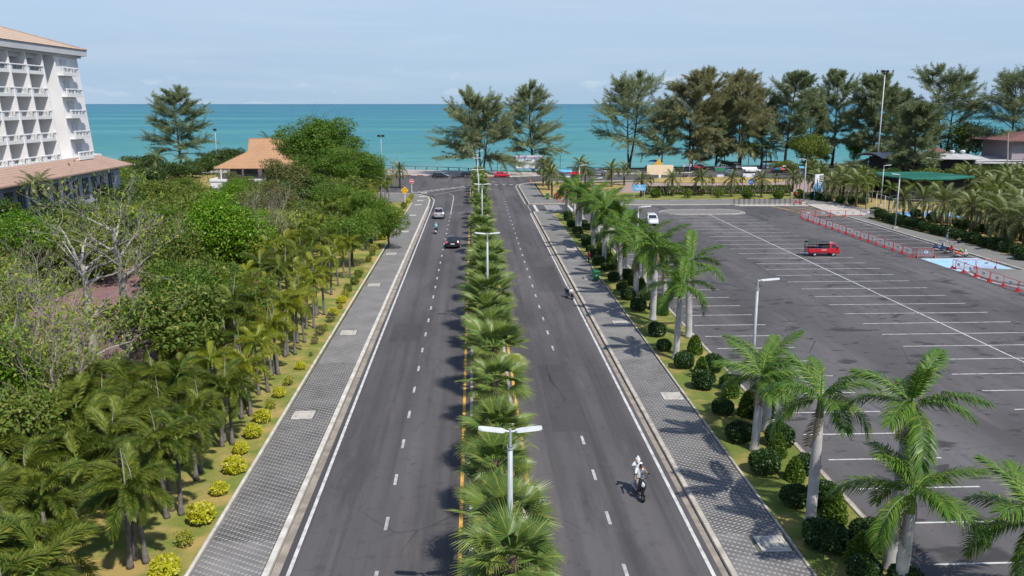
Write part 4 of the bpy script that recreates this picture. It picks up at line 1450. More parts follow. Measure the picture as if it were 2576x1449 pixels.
# the flush end bay with its own balconies
mb = MB()
xe = lambda z: xo(z) - .3
mb.add([(xe(ZB), YF[-1], ZB), (xe(ZB), YE, ZB), (xe(ZT), YE, ZT + .2), (xe(ZT), YF[-1], ZT + .2), (-63, YE, ZB), (-63, YE, ZT + .2)], [(0, 1, 2, 3), (1, 4, 5, 2)])
mb.build('end_wall', M['white'], hotel)
for rz in RZ:
    balcony(YF[-1] + .15, YE - 2.9, rz, xe(rz) + 1.15, 2)
    MB().box((xe(rz) + .03, YF[-1] + 3.0, rz + .1), (.05, 1.8, 2.1)).build('door', M['white2'], hotel)
MB().box((-60.6, (92 + YE) / 2 + 1, 10.46), (2.4, YE - 92 + 2, .5)).build('base_ledge', M['white'], hotel)
mb = MB()
mb.box((-60.25, (90 + 140.6) / 2, 26.15), (.5, 50.6, .95))
mb.box((-60.95, (90 + 139.6) / 2, 25.5), (.9, 49.6, .34))
mb.box((-70.6, 140.7, 26.15), (20.2, .4, .93))
mb.build('fascia', M['white2'], hotel)
rf = MB()
e0, e1, ez, rz_ = -59.9, -81.2, 26.66, 29.8
rf.add([(e0, 88, ez), (e0, 140.6, ez), (e1, 140.6, ez), (e1, 88, ez), (-70, 133.5, rz_), (-70, 88, rz_)], [(0, 1, 4, 5), (1, 2, 4), (2, 3, 5, 4)])
rf.add([(e0, 88, ez - .1), (e0, 140.6, ez - .1), (e1, 140.6, ez - .1), (e1, 88, ez - .1)], [(3, 2, 1, 0)])
roof_ = rf.build('roof', M['hotelroof'], hotel)
rc = MB()
rc.tube([(e0, 140.6, ez + .03), (-70, 133.5, rz_ + .03), (-70, 88, rz_ + .03)], .1, 6)
rc.build('ridge_tiles', M['podroof'], roof_)
# podium
mb = MB()
mb.box((-70, 116.5, 4.4), (25.2, 51.5, 8.8))
mb.build('podium_wall', M['wallgrey'], hotel)
for k in range(15):
    y = 96 + k * 3.05
    if y > 141:
        break
    fr = MB()
    fr.box((-57.36, y, 6.3), (.08, 1.9, 3.0))
    f_ = fr.build('window', M['darkglass'], hotel)
    cu = MB()
    for q in (-.62, .02, .64):
        cu.box((-57.30, y + q, 6.25), (.02, .46, 2.8))
    cu.build('curtain', M['curtain'], f_)
pr = MB()
px0, px1, pz0, pz1 = -59.35, -55.9, 10.6, 8.85
for z_, nm in ((0, 1), (-.16, 0)):
    pr.add([(px1, 86, pz1 + z_), (px1, 144.3, pz1 + z_), (px0, 139.5, pz0 + z_), (px0, 86, pz0 + z_), (-84, 144.3, pz1 + z_), (-80.6, 139.5, pz0 + z_)],
           [(0, 1, 2, 3), (1, 4, 5, 2)])
pr.add([(px1, 86, pz1), (px1, 144.3, pz1), (px1, 144.3, pz1 - .2), (px1, 86, pz1 - .2), (-84, 144.3, pz1), (-84, 144.3, pz1 - .2)], [(0, 3, 2, 1), (1, 2, 5, 4)])
pr.build('podium_roof', M['podroof'], hotel)

# ---- the villa with the orange tiled roof
villa = thing('villa', 'beach villa with steep orange tiled roof beside the big green tree', 'house', (-48.5, 208, 0))
mb = MB()
mb.prism(rect(-8.6, 8.6, -5.6, 5.6), 1.5, 4.3)
mb.build('wall', M['mauve'], villa)
for x0, w in ((-6.6, 2.6), (-3.2, 3.2), (.6, 2.4), (4.2, 3.0)):
    f_ = MB().box((x0, -5.66, 2.9), (w, .1, 2.3)).build('window', M['darkglass'], villa)
    MB().box((x0, -5.74, 1.72), (w + .2, .1, .1)).build('sill', M['white2'], f_)
rf = MB()
ez, kz, tz = 4.15, 7.55, 10.45
ex, ey, kx, ky = 10.9, 8.2, 4.2, 3.4
rf.add([(-ex, -ey, ez), (ex, -ey, ez), (ex, ey, ez), (-ex, ey, ez), (-kx, -ky, kz), (kx, -ky, kz), (kx, ky, kz), (-kx, ky, kz)],
       [(0, 1, 5, 4), (1, 2, 6, 5), (2, 3, 7, 6), (3, 0, 4, 7)])
rf.add([(-kx - .1, -ky, kz), (kx + .1, -ky, kz), (kx + .35, 0, tz), (-kx - .35, 0, tz), (kx + .1, ky, kz), (-kx - .1, ky, kz)], [(0, 1, 2, 3), (4, 5, 3, 2), (0, 3, 5), (1, 4, 2)])
rf.add([(-ex, -ey, ez), (ex, -ey, ez), (ex, -ey, ez - .22), (-ex, -ey, ez - .22), (ex, ey, ez), (ex, ey, ez - .22), (-ex, ey, ez), (-ex, ey, ez - .22)], [(0, 3, 2, 1), (1, 2, 5, 4), (4, 5, 7, 6), (6, 7, 3, 0), (3, 7, 5, 2)])
r_ = rf.build('roof', M['villaroof'], villa)
rc = MB()
rc.tube([(-kx - .35, 0, tz), (kx + .35, 0, tz)], .12, 6)
for sx_ in (-1, 1):
    rc.tube([(sx_ * ex, -ey, ez), (sx_ * kx, -ky, kz), (sx_ * (kx + .3), 0, tz)], .1, 5)
rc.build('ridge_tiles', M['villaroof'], r_)
mb = MB()
mb.box((1, -9.4, .75), (23, 6.6, 1.5))
mb.box((1, -12.75, 1.7), (23.2, .25, .5))
mb.box((-10.6, -9.4, 1.7), (.25, 6.6, .5))
mb.build('terrace', M['white'], villa)
for x_, y_ in ((-9.4, -8.0), (8.0, -6.4), (-8.0, -6.4)):
    MB().tube([(x_, y_, 1.4), (x_, y_, 4.1)], .16, 8).build('column', M['white2'], villa)

# ---- buildings behind the garden on the right
gr = thing('green_roofed_pavilion', 'low open pavilion under a flat green sheet roof', 'pavilion', (89, 165, 0))
o = Vector((89, 165, 0))
P4 = [(80.8, 168.2), (83.2, 159.6), (90.5, 159.0), (98.5, 164.6), (95, 176), (84, 176)]
mb = MB()
mb.prism([(x - o.x, y - o.y) for x, y in P4], 4.35, 4.6)
r_ = mb.build('roof', M['greenroof'], gr)
rb = MB()
for k in range(18):
    x = -7.6 + k * .95
    rb.box((x, 2.4 if x < 1 else 4, 4.62), (.06, 12 if x < 1 else 9, .05))
stuff(rb.build('roof_ribs', M['greenroof'], r_))
mb = MB()
mb.prism([(-6.5, 2), (-4.5, -4), (1, -4.4), (7.5, 0), (5, 8), (-4, 8)], 0, 4.3)
mb.build('wall', M['darkwall'], gr)
for x, y in ((-7.4, 2.4), (-5.2, -4.7), (1.2, -5.2), (8.6, -.4)):
    MB().tube([(x, y, 0), (x, y, 4.4)], .1, 6).build('post', M['black'], gr)

rs = thing('beach_restaurant', 'long restaurant with curved pale grey roof and dark glass front among the trees', 'restaurant', (112, 214, 0))
mb = MB()
rings = []
for k in range(9):
    a = -1 + 2 * k / 8
    rings.append([(-12, a * 7, 5.6 + .9 * (1 - a * a)), (13, a * 7 , 5.2 + .9 * (1 - a * a)), (13, a * 7, 5.0 + .9 * (1 - a * a)), (-12, a * 7, 5.4 + .9 * (1 - a * a))])
mb.loft(rings)
r_ = mb.build('roof', M['greyroof'], rs)
for x in (8.5, 11.2):
    vt = MB()
    lathe(vt, [(.35, 5.8), (.35, 6.5), (.6, 6.55), (.62, 6.9), (.3, 7.1)], 10)
    for i in range(len(vt.v)):
        vt.v[i] = (vt.v[i][0] + x, vt.v[i][1] - 1.5, vt.v[i][2])
    vt.build('roof_vent', M['lampwhite'], r_)
MB().box((2, 1, 2.6), (22, 11, 5.2)).build('wall', M['darkwall'], rs)
for k in range(9):
    f_ = MB().box((-10.2 + k * 1.5, -5.4 - .1, 2.3), (1.3, .12, 3.4)).build('window', M['darkglass'], rs)
    MB().box((-9.5 + k * 1.5, -5.6, 2.3), (.12, .14, 3.6)).build('frame', M['teal'], f_)
rs2 = thing('lean_to_roof', 'low dark shed with flat sheet roof below the mauve house', 'shed', (140, 226, 0))
MB().box((0, 0, 1.8), (17, 9, 3.6)).build('wall', M['darkwall'], rs2)
MB().add([(-10, -6, 3.4), (10, -6, 3.2), (10, 6, 4.4), (-10, 6, 4.6), (-10, -6, 3.2), (10, -6, 3.0), (10, 6, 4.2), (-10, 6, 4.4)], [(0, 1, 2, 3), (7, 6, 5, 4), (0, 4, 5, 1), (1, 5, 6, 2), (2, 6, 7, 3), (3, 7, 4, 0)]).build('roof', M['greyroof'], rs2)
mh = thing('mauve_house', 'two storey mauve house with shallow dark brown roof at the far right', 'house', (154, 232, 0))
MB().box((0, 0, 5), (20, 14, 9), rz=0).build('wall', M['mauve'], mh)
MB().box((-1, -7.05, 3.3), (18, .2, 1.0)).build('shade_band', M['darkwall'], mh)
for x, z in ((3.5, 6.2), (7.5, 6.2), (-4, 6.4)):
    MB().box((x, -7.05, z), (1.6, .12, 1.7)).build('window', M['darkglass'], mh)
MB().add([(-13, -9, 9.0), (13, -9, 9.0), (13, 9, 9), (-13, 9, 9), (-1, 0, 11.4), (13, 0, 11.4), (-13, -9, 8.7), (13, -9, 8.7), (13, 9, 8.7), (-13, 9, 8.7)],
         [(0, 1, 5, 4), (2, 3, 4, 5), (3, 0, 4), (1, 2, 5), (6, 7, 1, 0), (8, 9, 3, 2), (9, 6, 0, 3), (7, 8, 2, 1), (9, 8, 7, 6)]).build('roof', M['brownroof'], mh)
pv = thing('beach_pavilion', 'small brown roofed beach pavilion below the mauve house eave', 'pavilion', (132.5, 242, 0))
lathe(MB(), [(1, 1)], 4) if False else None
mb = MB()
lathe(mb, [(4.6, 4.2), (4.7, 4.4), (.3, 6.4), (.05, 6.6)], 8)
mb.build('roof', M['brownroof'], pv)
for a in range(4):
    MB().tube([(3.2 * math.cos(a * 1.57 + .78), 3.2 * math.sin(a * 1.57 + .78), 0), (3.2 * math.cos(a * 1.57 + .78), 3.2 * math.sin(a * 1.57 + .78), 4.3)], .12, 6).build('post', M['wood'], pv)

# ================================================================ STREET FURNITURE
def luminaire(mb_len=1.05):
    mb = MB()
    w, h = .30, .07
    rings = []
    for x, ww, z in ((.16, .08, 0), (.24, w * .9, .0), (.34, w, .012), (mb_len - .12, w, .035), (mb_len, w * .55, .045)):
        rings.append([(x, -ww / 2, z - h / 2), (x, ww / 2, z - h / 2), (x, ww * .42, z + h / 2), (x, -ww * .42, z + h / 2)])
    mb.loft(rings)
    mb.tube([(0, 0, -.02), (.22, 0, 0)], .035, 6)
    return mb.mesh('luminaire', M['lampwhite'])
LUM = luminaire()
LUM2 = luminaire(1.35)
def lamp(loc, h, arms, label, group, z0=0.1, scale=1.0, base=False):
    t = thing('street_lamp', label, 'street lamp', (loc[0], loc[1], z0), 0, group)
    mb = MB()
    mb.tube([(0, 0, 0), (0, 0, h - .55)], [.105, .085], 12)
    mb.build('post', M['steel'], t, True)
    mb = MB()
    mb.tube([(0, 0, h - .6), (0, 0, h + .08)], [.05, .045], 10)
    mb.tube([(0, 0, h - .62), (0, 0, h - .55)], .11, 12)
    for a in range(4):
        mb.box((.09 * math.cos(a * 1.57), .09 * math.sin(a * 1.57), h - .5), (.03, .03, .05))
    mb.build('neck', M['steel'], t)
    if base:
        MB().box((0, 0, .12), (.7, .7, .3), bev=.06).build('footing', M['concrete'], t)
    for az in arms:
        put(LUM if len(arms) > 1 else LUM2, 'luminaire', t, (0, 0, h), rot=Euler((0, R(-3), az)), scale=scale)
    return t
GL = 'twin arm street lamps down the median'
for i, (x, y, h, arms) in enumerate([(1.12, 26.4, 7.9, (.03, PI - .09)), (1.08, 70.0, 7.9, (0, PI)), (1.1, 114.3, 7.9, (0, PI)), (.8, 140.3, 7.9, (0, PI)), (.78, 170.5, 7.9, (0, PI)), (.85, 196.2, 7.9, (-.2,))]):
    lamp((x, y), h, arms, ['twin arm street lamp nearest the camera, rising between the fan palms', 'second twin arm street lamp along the median, beyond the nearest one', 'third twin arm street lamp along the median', 'fourth twin arm street lamp along the median, before the junction', 'twin arm lamp at the junction end of the median', 'single arm lamp at the tip of the median by the beach road'][i], GL)
GP = 'single arm lamps along the parking lot edge'
for (px, py, lab) in ((1916, 714, 'single arm lamp by the near royal palms, head over the parking lot'), (1606, 521, 'single arm lamp half hidden by royal palms beside the white van'), (1493, 449, 'shorter looking single arm lamp behind the royal palms, before the junction'), (1458, 416, 'tall single arm lamp rising above date palms near the junction')):
    p = g(px, py, 7.7) if px != 1916 else (17.7, 51.6)
    lamp(p, 7.6, (0,), lab, GP)
lamp((63.35, 125.1), 8.1, (PI,), 'grey single arm lamp on the right pavement behind the barrier row', 'single arm lamps on the far pavement', .14, base=True)
lamp((62.2, 158.7), 8.2, (PI - .35,), 'grey single arm lamp beside the red motorbike at the lot corner', 'single arm lamps on the far pavement', .14, base=True)
lamp(gf(3315, 776), 7.4, (0,), 'single arm lamp inside the garden behind the lattice fence', None, .05, base=True)
def flood(loc, h, n, label, z0=.1):
    t = thing('floodlight_pole', label, 'floodlight', (loc[0], loc[1], z0), 0)
    MB().tube([(0, 0, 0), (0, 0, h)], [.14, .08], 8).build('post', M['steel'], t, True)
    for k in range(n):
        x = (k - (n - 1) / 2) * 1.1
        mb = MB()
        mb.box((x, -.15, h + .15), (.85, .35, .6), bev=.05)
        mb.tube([(0, 0, h - .1), (x, 0, h)], .04, 5)
        mb.build('floodlight', M['black'], t)
    return t
flood((-25.5, 241.1), 9.6, 2, 'pole with two dark floodlights on the seafront promenade')
flood(gy(545, 385, 246)[:1] + (246,), 11.2, 1, 'thin pole with one dark floodlight left of the villa')
flood(gy(1219, 385, 234)[:1] + (234,), 12.0, 0, 'plain thin pole standing in front of the paired casuarinas')
x, z = gy(2232, 215, 236)
t = thing('light_mast', 'very tall white lattice light mast rising above the casuarina row', 'light mast', (x - .9, 236, 0))
zt = gy(2238, 180, 236)[1]
MB().tube([(0, 0, 0), (0, 0, zt)], [.2, .1], 10).build('mast', M['lampwhite'], t, True)
mb = MB()
mb.wheel((0, 0, zt - .3), .5, .3, 'y', n=8, inner=.3)
for k in range(5):
    a = k * 1.257
    mb.box((.8 * math.cos(a), .8 * math.sin(a), zt + .1), (.4, .35, .5), rz=a)
mb.build('lamp_ring', M['black'], t)
for s_ in (-1, 1):
    MB().add([(s_ * 1.9, 0, zt + .2), (s_ * 2.5, 0, zt + .5), (s_ * 2.2, 0, zt - .5), (s_ * 1.9, .1, zt + .2), (s_ * 2.5, .1, zt + .5), (s_ * 2.2, .1, zt - .5)], [(0, 1, 2), (5, 4, 3), (0, 3, 4, 1), (1, 4, 5, 2), (2, 5, 3, 0)]).build('side_lamp', M['black'], t)

# utility covers in the pavements
for k, (x, y) in enumerate(COV_L + COV_R):
    left = k < len(COV_L)
    i = k if left else k - len(COV_L)
    lab = f"pale concrete utility cover in the {'left' if left else 'right'} pavement"
    t = thing('utility_cover', lab, 'cover', (x, y, .125), 0, 'utility covers set into the pavements')
    w, d = .63, .61
    fr = MB()
    for cx, cy, sx_, sy_ in ((0, -d, 2 * w, .09), (0, d, 2 * w, .09), (-w + .04, 0, .08, 2 * d - .1), (w - .04, 0, .08, 2 * d - .1)):
        fr.box((cx, cy, .0), (sx_, sy_, .07))
    fr.build('frame', M['kerbwhite'], t)
    for s_ in (-1, 1):
        sl = MB().box((0, s_ * .278, .0), (2 * w - .19, .535, .05)).build('cover_slab', M['concrete'], t)
        if y < 110:
            h_ = MB()
            for q in (-1, 1):
                h_.box((q * .4, s_ * .278, .027), (.035, .14, .012))
            h_.build('lifting_slot', M['black'], sl)

# signs
def round_sign(name, label, loc, h, r, face, draw, z0=.13):
    t = thing(name, label, 'road sign', (loc[0], loc[1], z0))
    MB().tube([(0, 0, 0), (0, 0, h + r * .6)], .06, 8).build('post', M['signwhite'], t)
    mb = MB()
    mb.wheel((0, -.09, h), r, .03, 'y', n=24, inner=.01)
    pl = mb.build('plate', face, t)
    draw(pl, h, r)
    return t
def d_stop(pl, h, r):
    mb = MB(); mb.wheel((0, -.112, h), r * .88, .012, 'y', n=24, inner=.01); mb.build('red_disc', M['signred'], pl)
    MB().box((0, -.122, h), (r * 1.25, .01, r * .36)).build('white_bar', M['signwhite'], pl)
round_sign('no_entry_sign', 'round red and white sign on the left pavement corner', (-13.0, 180.6), 2.5, .48, M['signwhite'], d_stop)
def d_bike(pl, h, r):
    mb = MB()
    for s_ in (-1, 1):
        mb.wheel((s_ * .24, -.11, h - .1), .17, .01, 'y', n=14, inner=.7)
    mb.tube([(-.24, -.112, h - .1), (-.08, -.112, h + .14), (.16, -.112, h + .14), (.24, -.112, h - .1)], .022, 4)
    mb.build('bicycle_symbol', M['signwhite'], pl)
round_sign('bicycle_sign', 'round blue bicycle sign standing in the lawn before the hedge', g(1888, 486), 2.3, .62, M['signblue'], d_bike)
t = thing('roundabout_sign', 'yellow diamond warning sign with circling black arrows', 'road sign', (-12.8, 159.6, .1))
MB().tube([(0, 0, 0), (0, 0, 2.6)], .07, 8).build('post', M['signwhite'], t)
s2 = .72
pl = MB().add([(-s2, -.1, 2.7), (0, -.1, 2.7 - s2), (s2, -.1, 2.7), (0, -.1, 2.7 + s2), (-s2, -.06, 2.7), (0, -.06, 2.7 - s2), (s2, -.06, 2.7), (0, -.06, 2.7 + s2)], [(0, 1, 2, 3), (7, 6, 5, 4), (0, 4, 5, 1), (1, 5, 6, 2), (2, 6, 7, 3), (3, 7, 4, 0)]).build('plate', M['signyellow'], t)
mb = MB()
for k in range(3):
    a0 = k * 2.094 + .5
    pts = [(.3 * math.cos(a0 + q * .3), -.112, 2.7 + .3 * math.sin(a0 + q * .3)) for q in range(5)]
    mb.tube(pts, [.04, .04, .04, .09, .01], 4)
mb.build('arrow_symbol', M['black'], pl)
# blue board by the palms, tall board at the lot corner, billboard and cream board by the beach
def board(name, label, loc, w, z0, z1, face, rz=0, posts=2, pcol='steel', depth=.08, gz=.1):
    t = thing(name, label, 'board', (loc[0], loc[1], gz), rz)
    for k in range(posts):
        x = (k - (posts - 1) / 2) * w * .8
        MB().tube([(x, .08, 0), (x, .08, z1)], .07, 6).build('post', M[pcol], t)
    pl = MB().box((0, 0, (z0 + z1) / 2), (w, depth, z1 - z0), bev=.01).build('panel', face, t)
    return t, pl
def strips(rows, m, name, parent, y):
    mb = MB()
    for x, z, w, h in rows:
        mb.box((x, y, z), (w, .012, h))
    return mb.build(name, m, parent)
bx, by = g(1600, 500)
t, pl = board('blue_board', 'light blue sign board in front of the hedge behind the royal palms', (bx + .6, by), 2.6, 1.5, 2.7, M['skyblue'])
strips([(.1, 2.4, .4, .22), (0, 2.0, 2.0, .08), (.2, 1.8, 1.5, .08)], M['signwhite'], 'lettering', pl, -.05)
t, pl = board('notice_board', 'tall white and blue notice board beside the clipped bushes at the lot corner', (67.3, 164.6), 3.0, 1.7, 5.0, M['signwhite'], R(38), 2, 'skyblue')
strips([(0, 2.5, 2.96, 1.55)], M['skyblue'], 'blue_field', pl, -.05)
strips([(.7, 4.6 - .36 * k, 1.4, .22) for k in range(4)], M['black'], 'dark_lines', pl, -.052)
strips([(0, 3.0, 1.9, .09), (.1, 2.72, 1.2, .1), (.1, 2.4, 1.6, .16), (0, 2.1, 1.4, .1)], M['signwhite'], 'lettering', pl, -.06)
t, pl = board('billboard', 'white billboard with pink header and blue panels below the casuarina', (15.2, 236.5), 7.2, .9, 4.6, M['signwhite'], 0, 4, 'black', .12, .03)
strips([(0, 4.3, 7.1, .5)], M['pinkboard'], 'header', pl, -.07)
strips([(0, 3.92, 7.1, .22), (0, 1.05, 7.1, .18)], M['signblue'], 'blue_band', pl, -.072)
strips([(2.6, 3.45 - .62 * k, 1.6, .5) for k in range(4)], M['signblue'], 'blue_panel', pl, -.072)
strips([(-1.2 + .2 * math.sin(k), 3.55 - .3 * k, 4.2 - (k % 3) * .6, .08) for k in range(8)] + [(-.6, 4.3, 4.8, .14)], mat('faint_print', (.55, .62, .75)), 'lettering', pl, -.078)
strips([(2.6, 3.53 - .62 * k, 1.2, .06) for k in range(4)] + [(2.5, 3.37 - .62 * k, 1.0, .06) for k in range(4)], M['signwhite'], 'panel_lettering', pl, -.082)
t, pl = board('cream_board', 'big blank cream board on a white foot with rounded corners', (46.3, 212), 6.6, 1.15, 3.55, M['cream'], 0, 0)
MB().box((0, .15, .55), (.55, .5, 1.2)).build('foot', M['white'], t)
t = thing('gold_gable', 'golden yellow triangular gable rising behind the cream board', 'gable', (46.2, 213.2, 2.2))
MB().add([(-1.7, 0, 1.0), (1.7, 0, 1.0), (.5, 0, 2.2), (0, 0, 3.1), (-.5, 0, 2.2), (-1.7, .8, 1.0), (1.7, .8, 1.0), (.5, .8, 2.2), (0, .8, 3.1), (-.5, .8, 2.2)],
         [(0, 1, 2, 3, 4), (9, 8, 7, 6, 5), (0, 5, 6, 1), (1, 6, 7, 2), (2, 7, 8, 3), (3, 8, 9, 4), (4, 9, 5, 0)]).build('panel', M['gold'], t)
for s_ in (-1, 1):
    MB().tube([(s_ * 1.4, .4, -2.1), (s_ * 1.4, .4, 1.1)], .12, 6).build('post', M['white'], t)

# wheelie bins
def bin_(label, loc, rz, z0):
    t = thing('wheelie_bin', label, 'bin', (loc[0], loc[1], z0), rz, 'green wheelie bins on the right pavement')
    mb = MB()
    mb.loft([[(-x, -y, z), (x, -y, z), (x, y, z), (-x, y, z)] for x, y, z in ((.2, .22, .08), (.28, .34, .95), (.31, .37, .97), (.31, .37, 1.03))])
    mb.build('body', M['bingreen'], t)
    MB().add([(-.32, -.4, 1.04), (.32, -.4, 1.04), (.32, .38, 1.1), (-.32, .38, 1.1), (-.28, -.3, 1.12), (.28, -.3, 1.12), (.28, .3, 1.17), (-.28, .3, 1.17)], [(0, 1, 5, 4), (1, 2, 6, 5), (2, 3, 7, 6), (3, 0, 4, 7), (4, 5, 6, 7), (3, 2, 1, 0)]).build('lid', M['bingreen'], t)
    MB().tube([(-.27, .44, 1.0), (.27, .44, 1.0)], .025, 6).build('handle', M['bingreen'], t)
    for s_ in (-1, 1):
        MB().wheel((s_ * .26, .25, .11), .11, .06, 'x', n=12, inner=.2).build('wheel', M['rubber'], t)
    strips([(0, .7, .22, .04), (0, .62, .16, .04)], M['signwhite'], 'lettering', t, -.30)
bin_('green wheelie bin on the right pavement behind the parked white scooter', (12.84, 88.2), .1, .14)
bin_('green wheelie bin beside date palms near the orange barrier', (14.5, 167.6), 0, .13)

# crowd barriers
BAR_ = {}
def barrier_meshes(w):
    k = round(w, 2)
    if k in BAR_:
        return BAR_[k]
    fr = MB()
    h = 1.1
    for x in (-w / 2 + .04, w / 2 - .04):
        fr.tube([(x, 0, .06), (x, 0, h)], .03, 6)
    for z in (.25, h):
        fr.tube([(-w / 2 + .04, 0, z), (w / 2 - .04, 0, z)], .026, 6)
    br = MB()
    n = 13
    for i in range(1, n):
        x = -w / 2 + .04 + (w - .08) * i / n
        br.tube([(x, 0, .26), (x, 0, h - .02)], .017, 4, cap=False)
    ft = []
    for x in (-w / 2 + .06, w / 2 - .06):
        f = MB()
        f.add([(x - .03, -.32, 0), (x + .03, -.32, 0), (x + .03, .32, 0), (x - .03, .32, 0), (x - .025, -.07, .36), (x + .025, -.07, .36), (x + .025, .07, .36), (x - .025, .07, .36)], [(3, 2, 1, 0), (0, 1, 5, 4), (1, 2, 6, 5), (2, 3, 7, 6), (3, 0, 4, 7), (4, 5, 6, 7)])
        ft.append(f)
    sg = MB().box((0, -.03, .72), (.46, .02, .3))
    pr = MB()
    for q in range(3):
        pr.box((-.02, -.045, .80 - q * .075), (.34 - .06 * (q % 2), .01, .042))
    BAR_[k] = dict(frame=fr.mesh('barrier_frame', M['barred']), frame2=fr.mesh('barrier_frame_white', M['barwhite']), bars=br.mesh('barrier_bars', M['barwhite']), foot=[f.mesh('barrier_foot', M['barred']) for f in ft], sign=sg.mesh('barrier_sign', M['barwhite']), lettering=pr.mesh('barrier_print', M['signblue']),
                   barso=br.mesh('barrier_bars_orange', mat('barrier_orange', (.75, .3, .05))))
    return BAR_[k]
def barrier(p, q, label, group, style='red'):
    p, q = Vector(p), Vector(q)
    d = q - p
    c = (p + q) / 2
    B = barrier_meshes(d.length - .03)
    t = thing('crowd_barrier', label, 'barrier', (c.x, c.y, .005), math.atan2(d.y, d.x), group)
    put(B['frame2' if style == 'white' else 'frame'], 'frame', t)
    stuff(put(B['barso' if style == 'orange' else 'bars'], 'bars', t))
    for f in B['foot']:
        put(f, 'foot', t)
    s_ = put(B['sign'], 'sign_plate', t)
    if style != 'white':
        put(B['lettering'], 'lettering', s_)
def barrier_row(p, q, n, label, group, style='red'):
    p, q = Vector(p), Vector(q)
    for i in range(n):
        jit = Vector((random.uniform(-.06, .06), random.uniform(-.05, .05)))
        barrier(p.lerp(q, i / n) + jit, p.lerp(q, (i + 1) / n) + jit, label, group, style)
GB = 'crowd barriers closing off the parking bays'
barrier_row((51.6, 101.5)[::1] if False else (53.95, 101.6), (53.9, 137.4), 15, 'barrier in the long red and white row', GB)
barrier((54.2, 101.1), (56.5, 101.0), 'red and white crowd barrier turned across at the blue bay end', GB)
barrier_row((54.4, 139.6), (64.6, 139.6), 4, 'red barrier across the driveway apron', GB)
barrier_row((64.9, 140.0), (69.6, 140.0), 2, 'white barrier ending the driveway row', GB, 'white')
barrier_row((54.65, 79.3), (54.7, 94.0), 6, 'barrier in the near row below the blue bay', GB)
barrier_row((54.9, 93.7), (59.6, 93.5), 2, 'red barrier across the blue bay', GB)
barrier(gf(2097, 763), gf(2142, 763), 'orange and red crowd barrier across the right pavement by the zebra crossing', GB, 'orange')
t = thing('traffic_cone', 'orange traffic cone on the far right pavement corner', 'cone', (13.6, 205.2, .13))
mb = MB(); lathe(mb, [(.2, .03), (.05, .75), (.03, .78)], 10); mb.build('cone', mat('cone_orange', (.8, .16, .03)), t)
MB().box((0, 0, .02), (.5, .5, .04)).build('foot', M['black'], t)
# bicycle racks
for i in range(12):
    t = thing('bicycle_rack', 'dark bicycle rack on the concrete pad', 'bicycle rack', (48.5 + 10.6 * i / 11, 157.3, .06), 0, 'bicycle racks in a row at the lot edge')
    MB().tube([(0, -.35, 0), (0, -.35, .95), (0, -.28, 1.05), (0, .28, 1.05), (0, .35, .95), (0, .35, 0)], .04, 6).build('hoop', M['black'], t)
    for s_ in (-1, 1):
        MB().box((0, s_ * .35, .01), (.14, .14, .02)).build('foot', M['black'], t)
# sea railing on the promenade
t = thing('railing', 'weathered low railing along the seafront promenade', 'railing', (0, 0, 0))
RL = [(-62, 256.6), (-24, 250.4), (-14, 246.6), (-4.6, 242.6), (.6, 238.8)]
mb = MB()
for p, q in zip(RL, RL[1:]):
    mb.tube([(*p, .95), (*q, .95)], .07, 5)
mb.build('rail', M['wood'], t)
for p, q in zip(RL, RL[1:]):
    d = Vector(q) - Vector(p)
    n = round(d.length / 3.1)
    for k in range(n):
        f = (k + .2) / n
        MB().box((p[0] + d.x * f, p[1] + d.y * f, .5), (.28, .28, .9)).build('post', M['wood'], t)
# lattice fence frame in the garden
t = thing('garden_fence', 'white wire fence with posts inside the right garden', 'fence', (0, 0, 0))
FP = [gf(3298, 778), gf(3330, 790), gf(3360, 800), gf(3420, 803), gf(3480, 806), gf(3540, 806)]
mb = MB()
for p, q in zip(FP, FP[1:]):
    for z in (.4, 1.5, 2.4):
        mb.tube([(*p, z), (*q, z)], .03, 4)
mb.build('rail', M['barwhite'], t)
for p in FP:
    MB().tube([(*p, 0), (*p, 2.5)], .07, 6).build('post', M['barwhite'], t)
t = thing('utility_pole', 'leaning pale utility pole in front of the mauve house', 'pole', (*gy(2540, 400, 205)[:1], 205, 0))
x0_, z0_ = gy(2536, 335, 205)
MB().tube([(0, 0, 0), (x0_ - t.location.x, 0, z0_)], [.18, .12], 8).build('pole', M['concrete'], t)

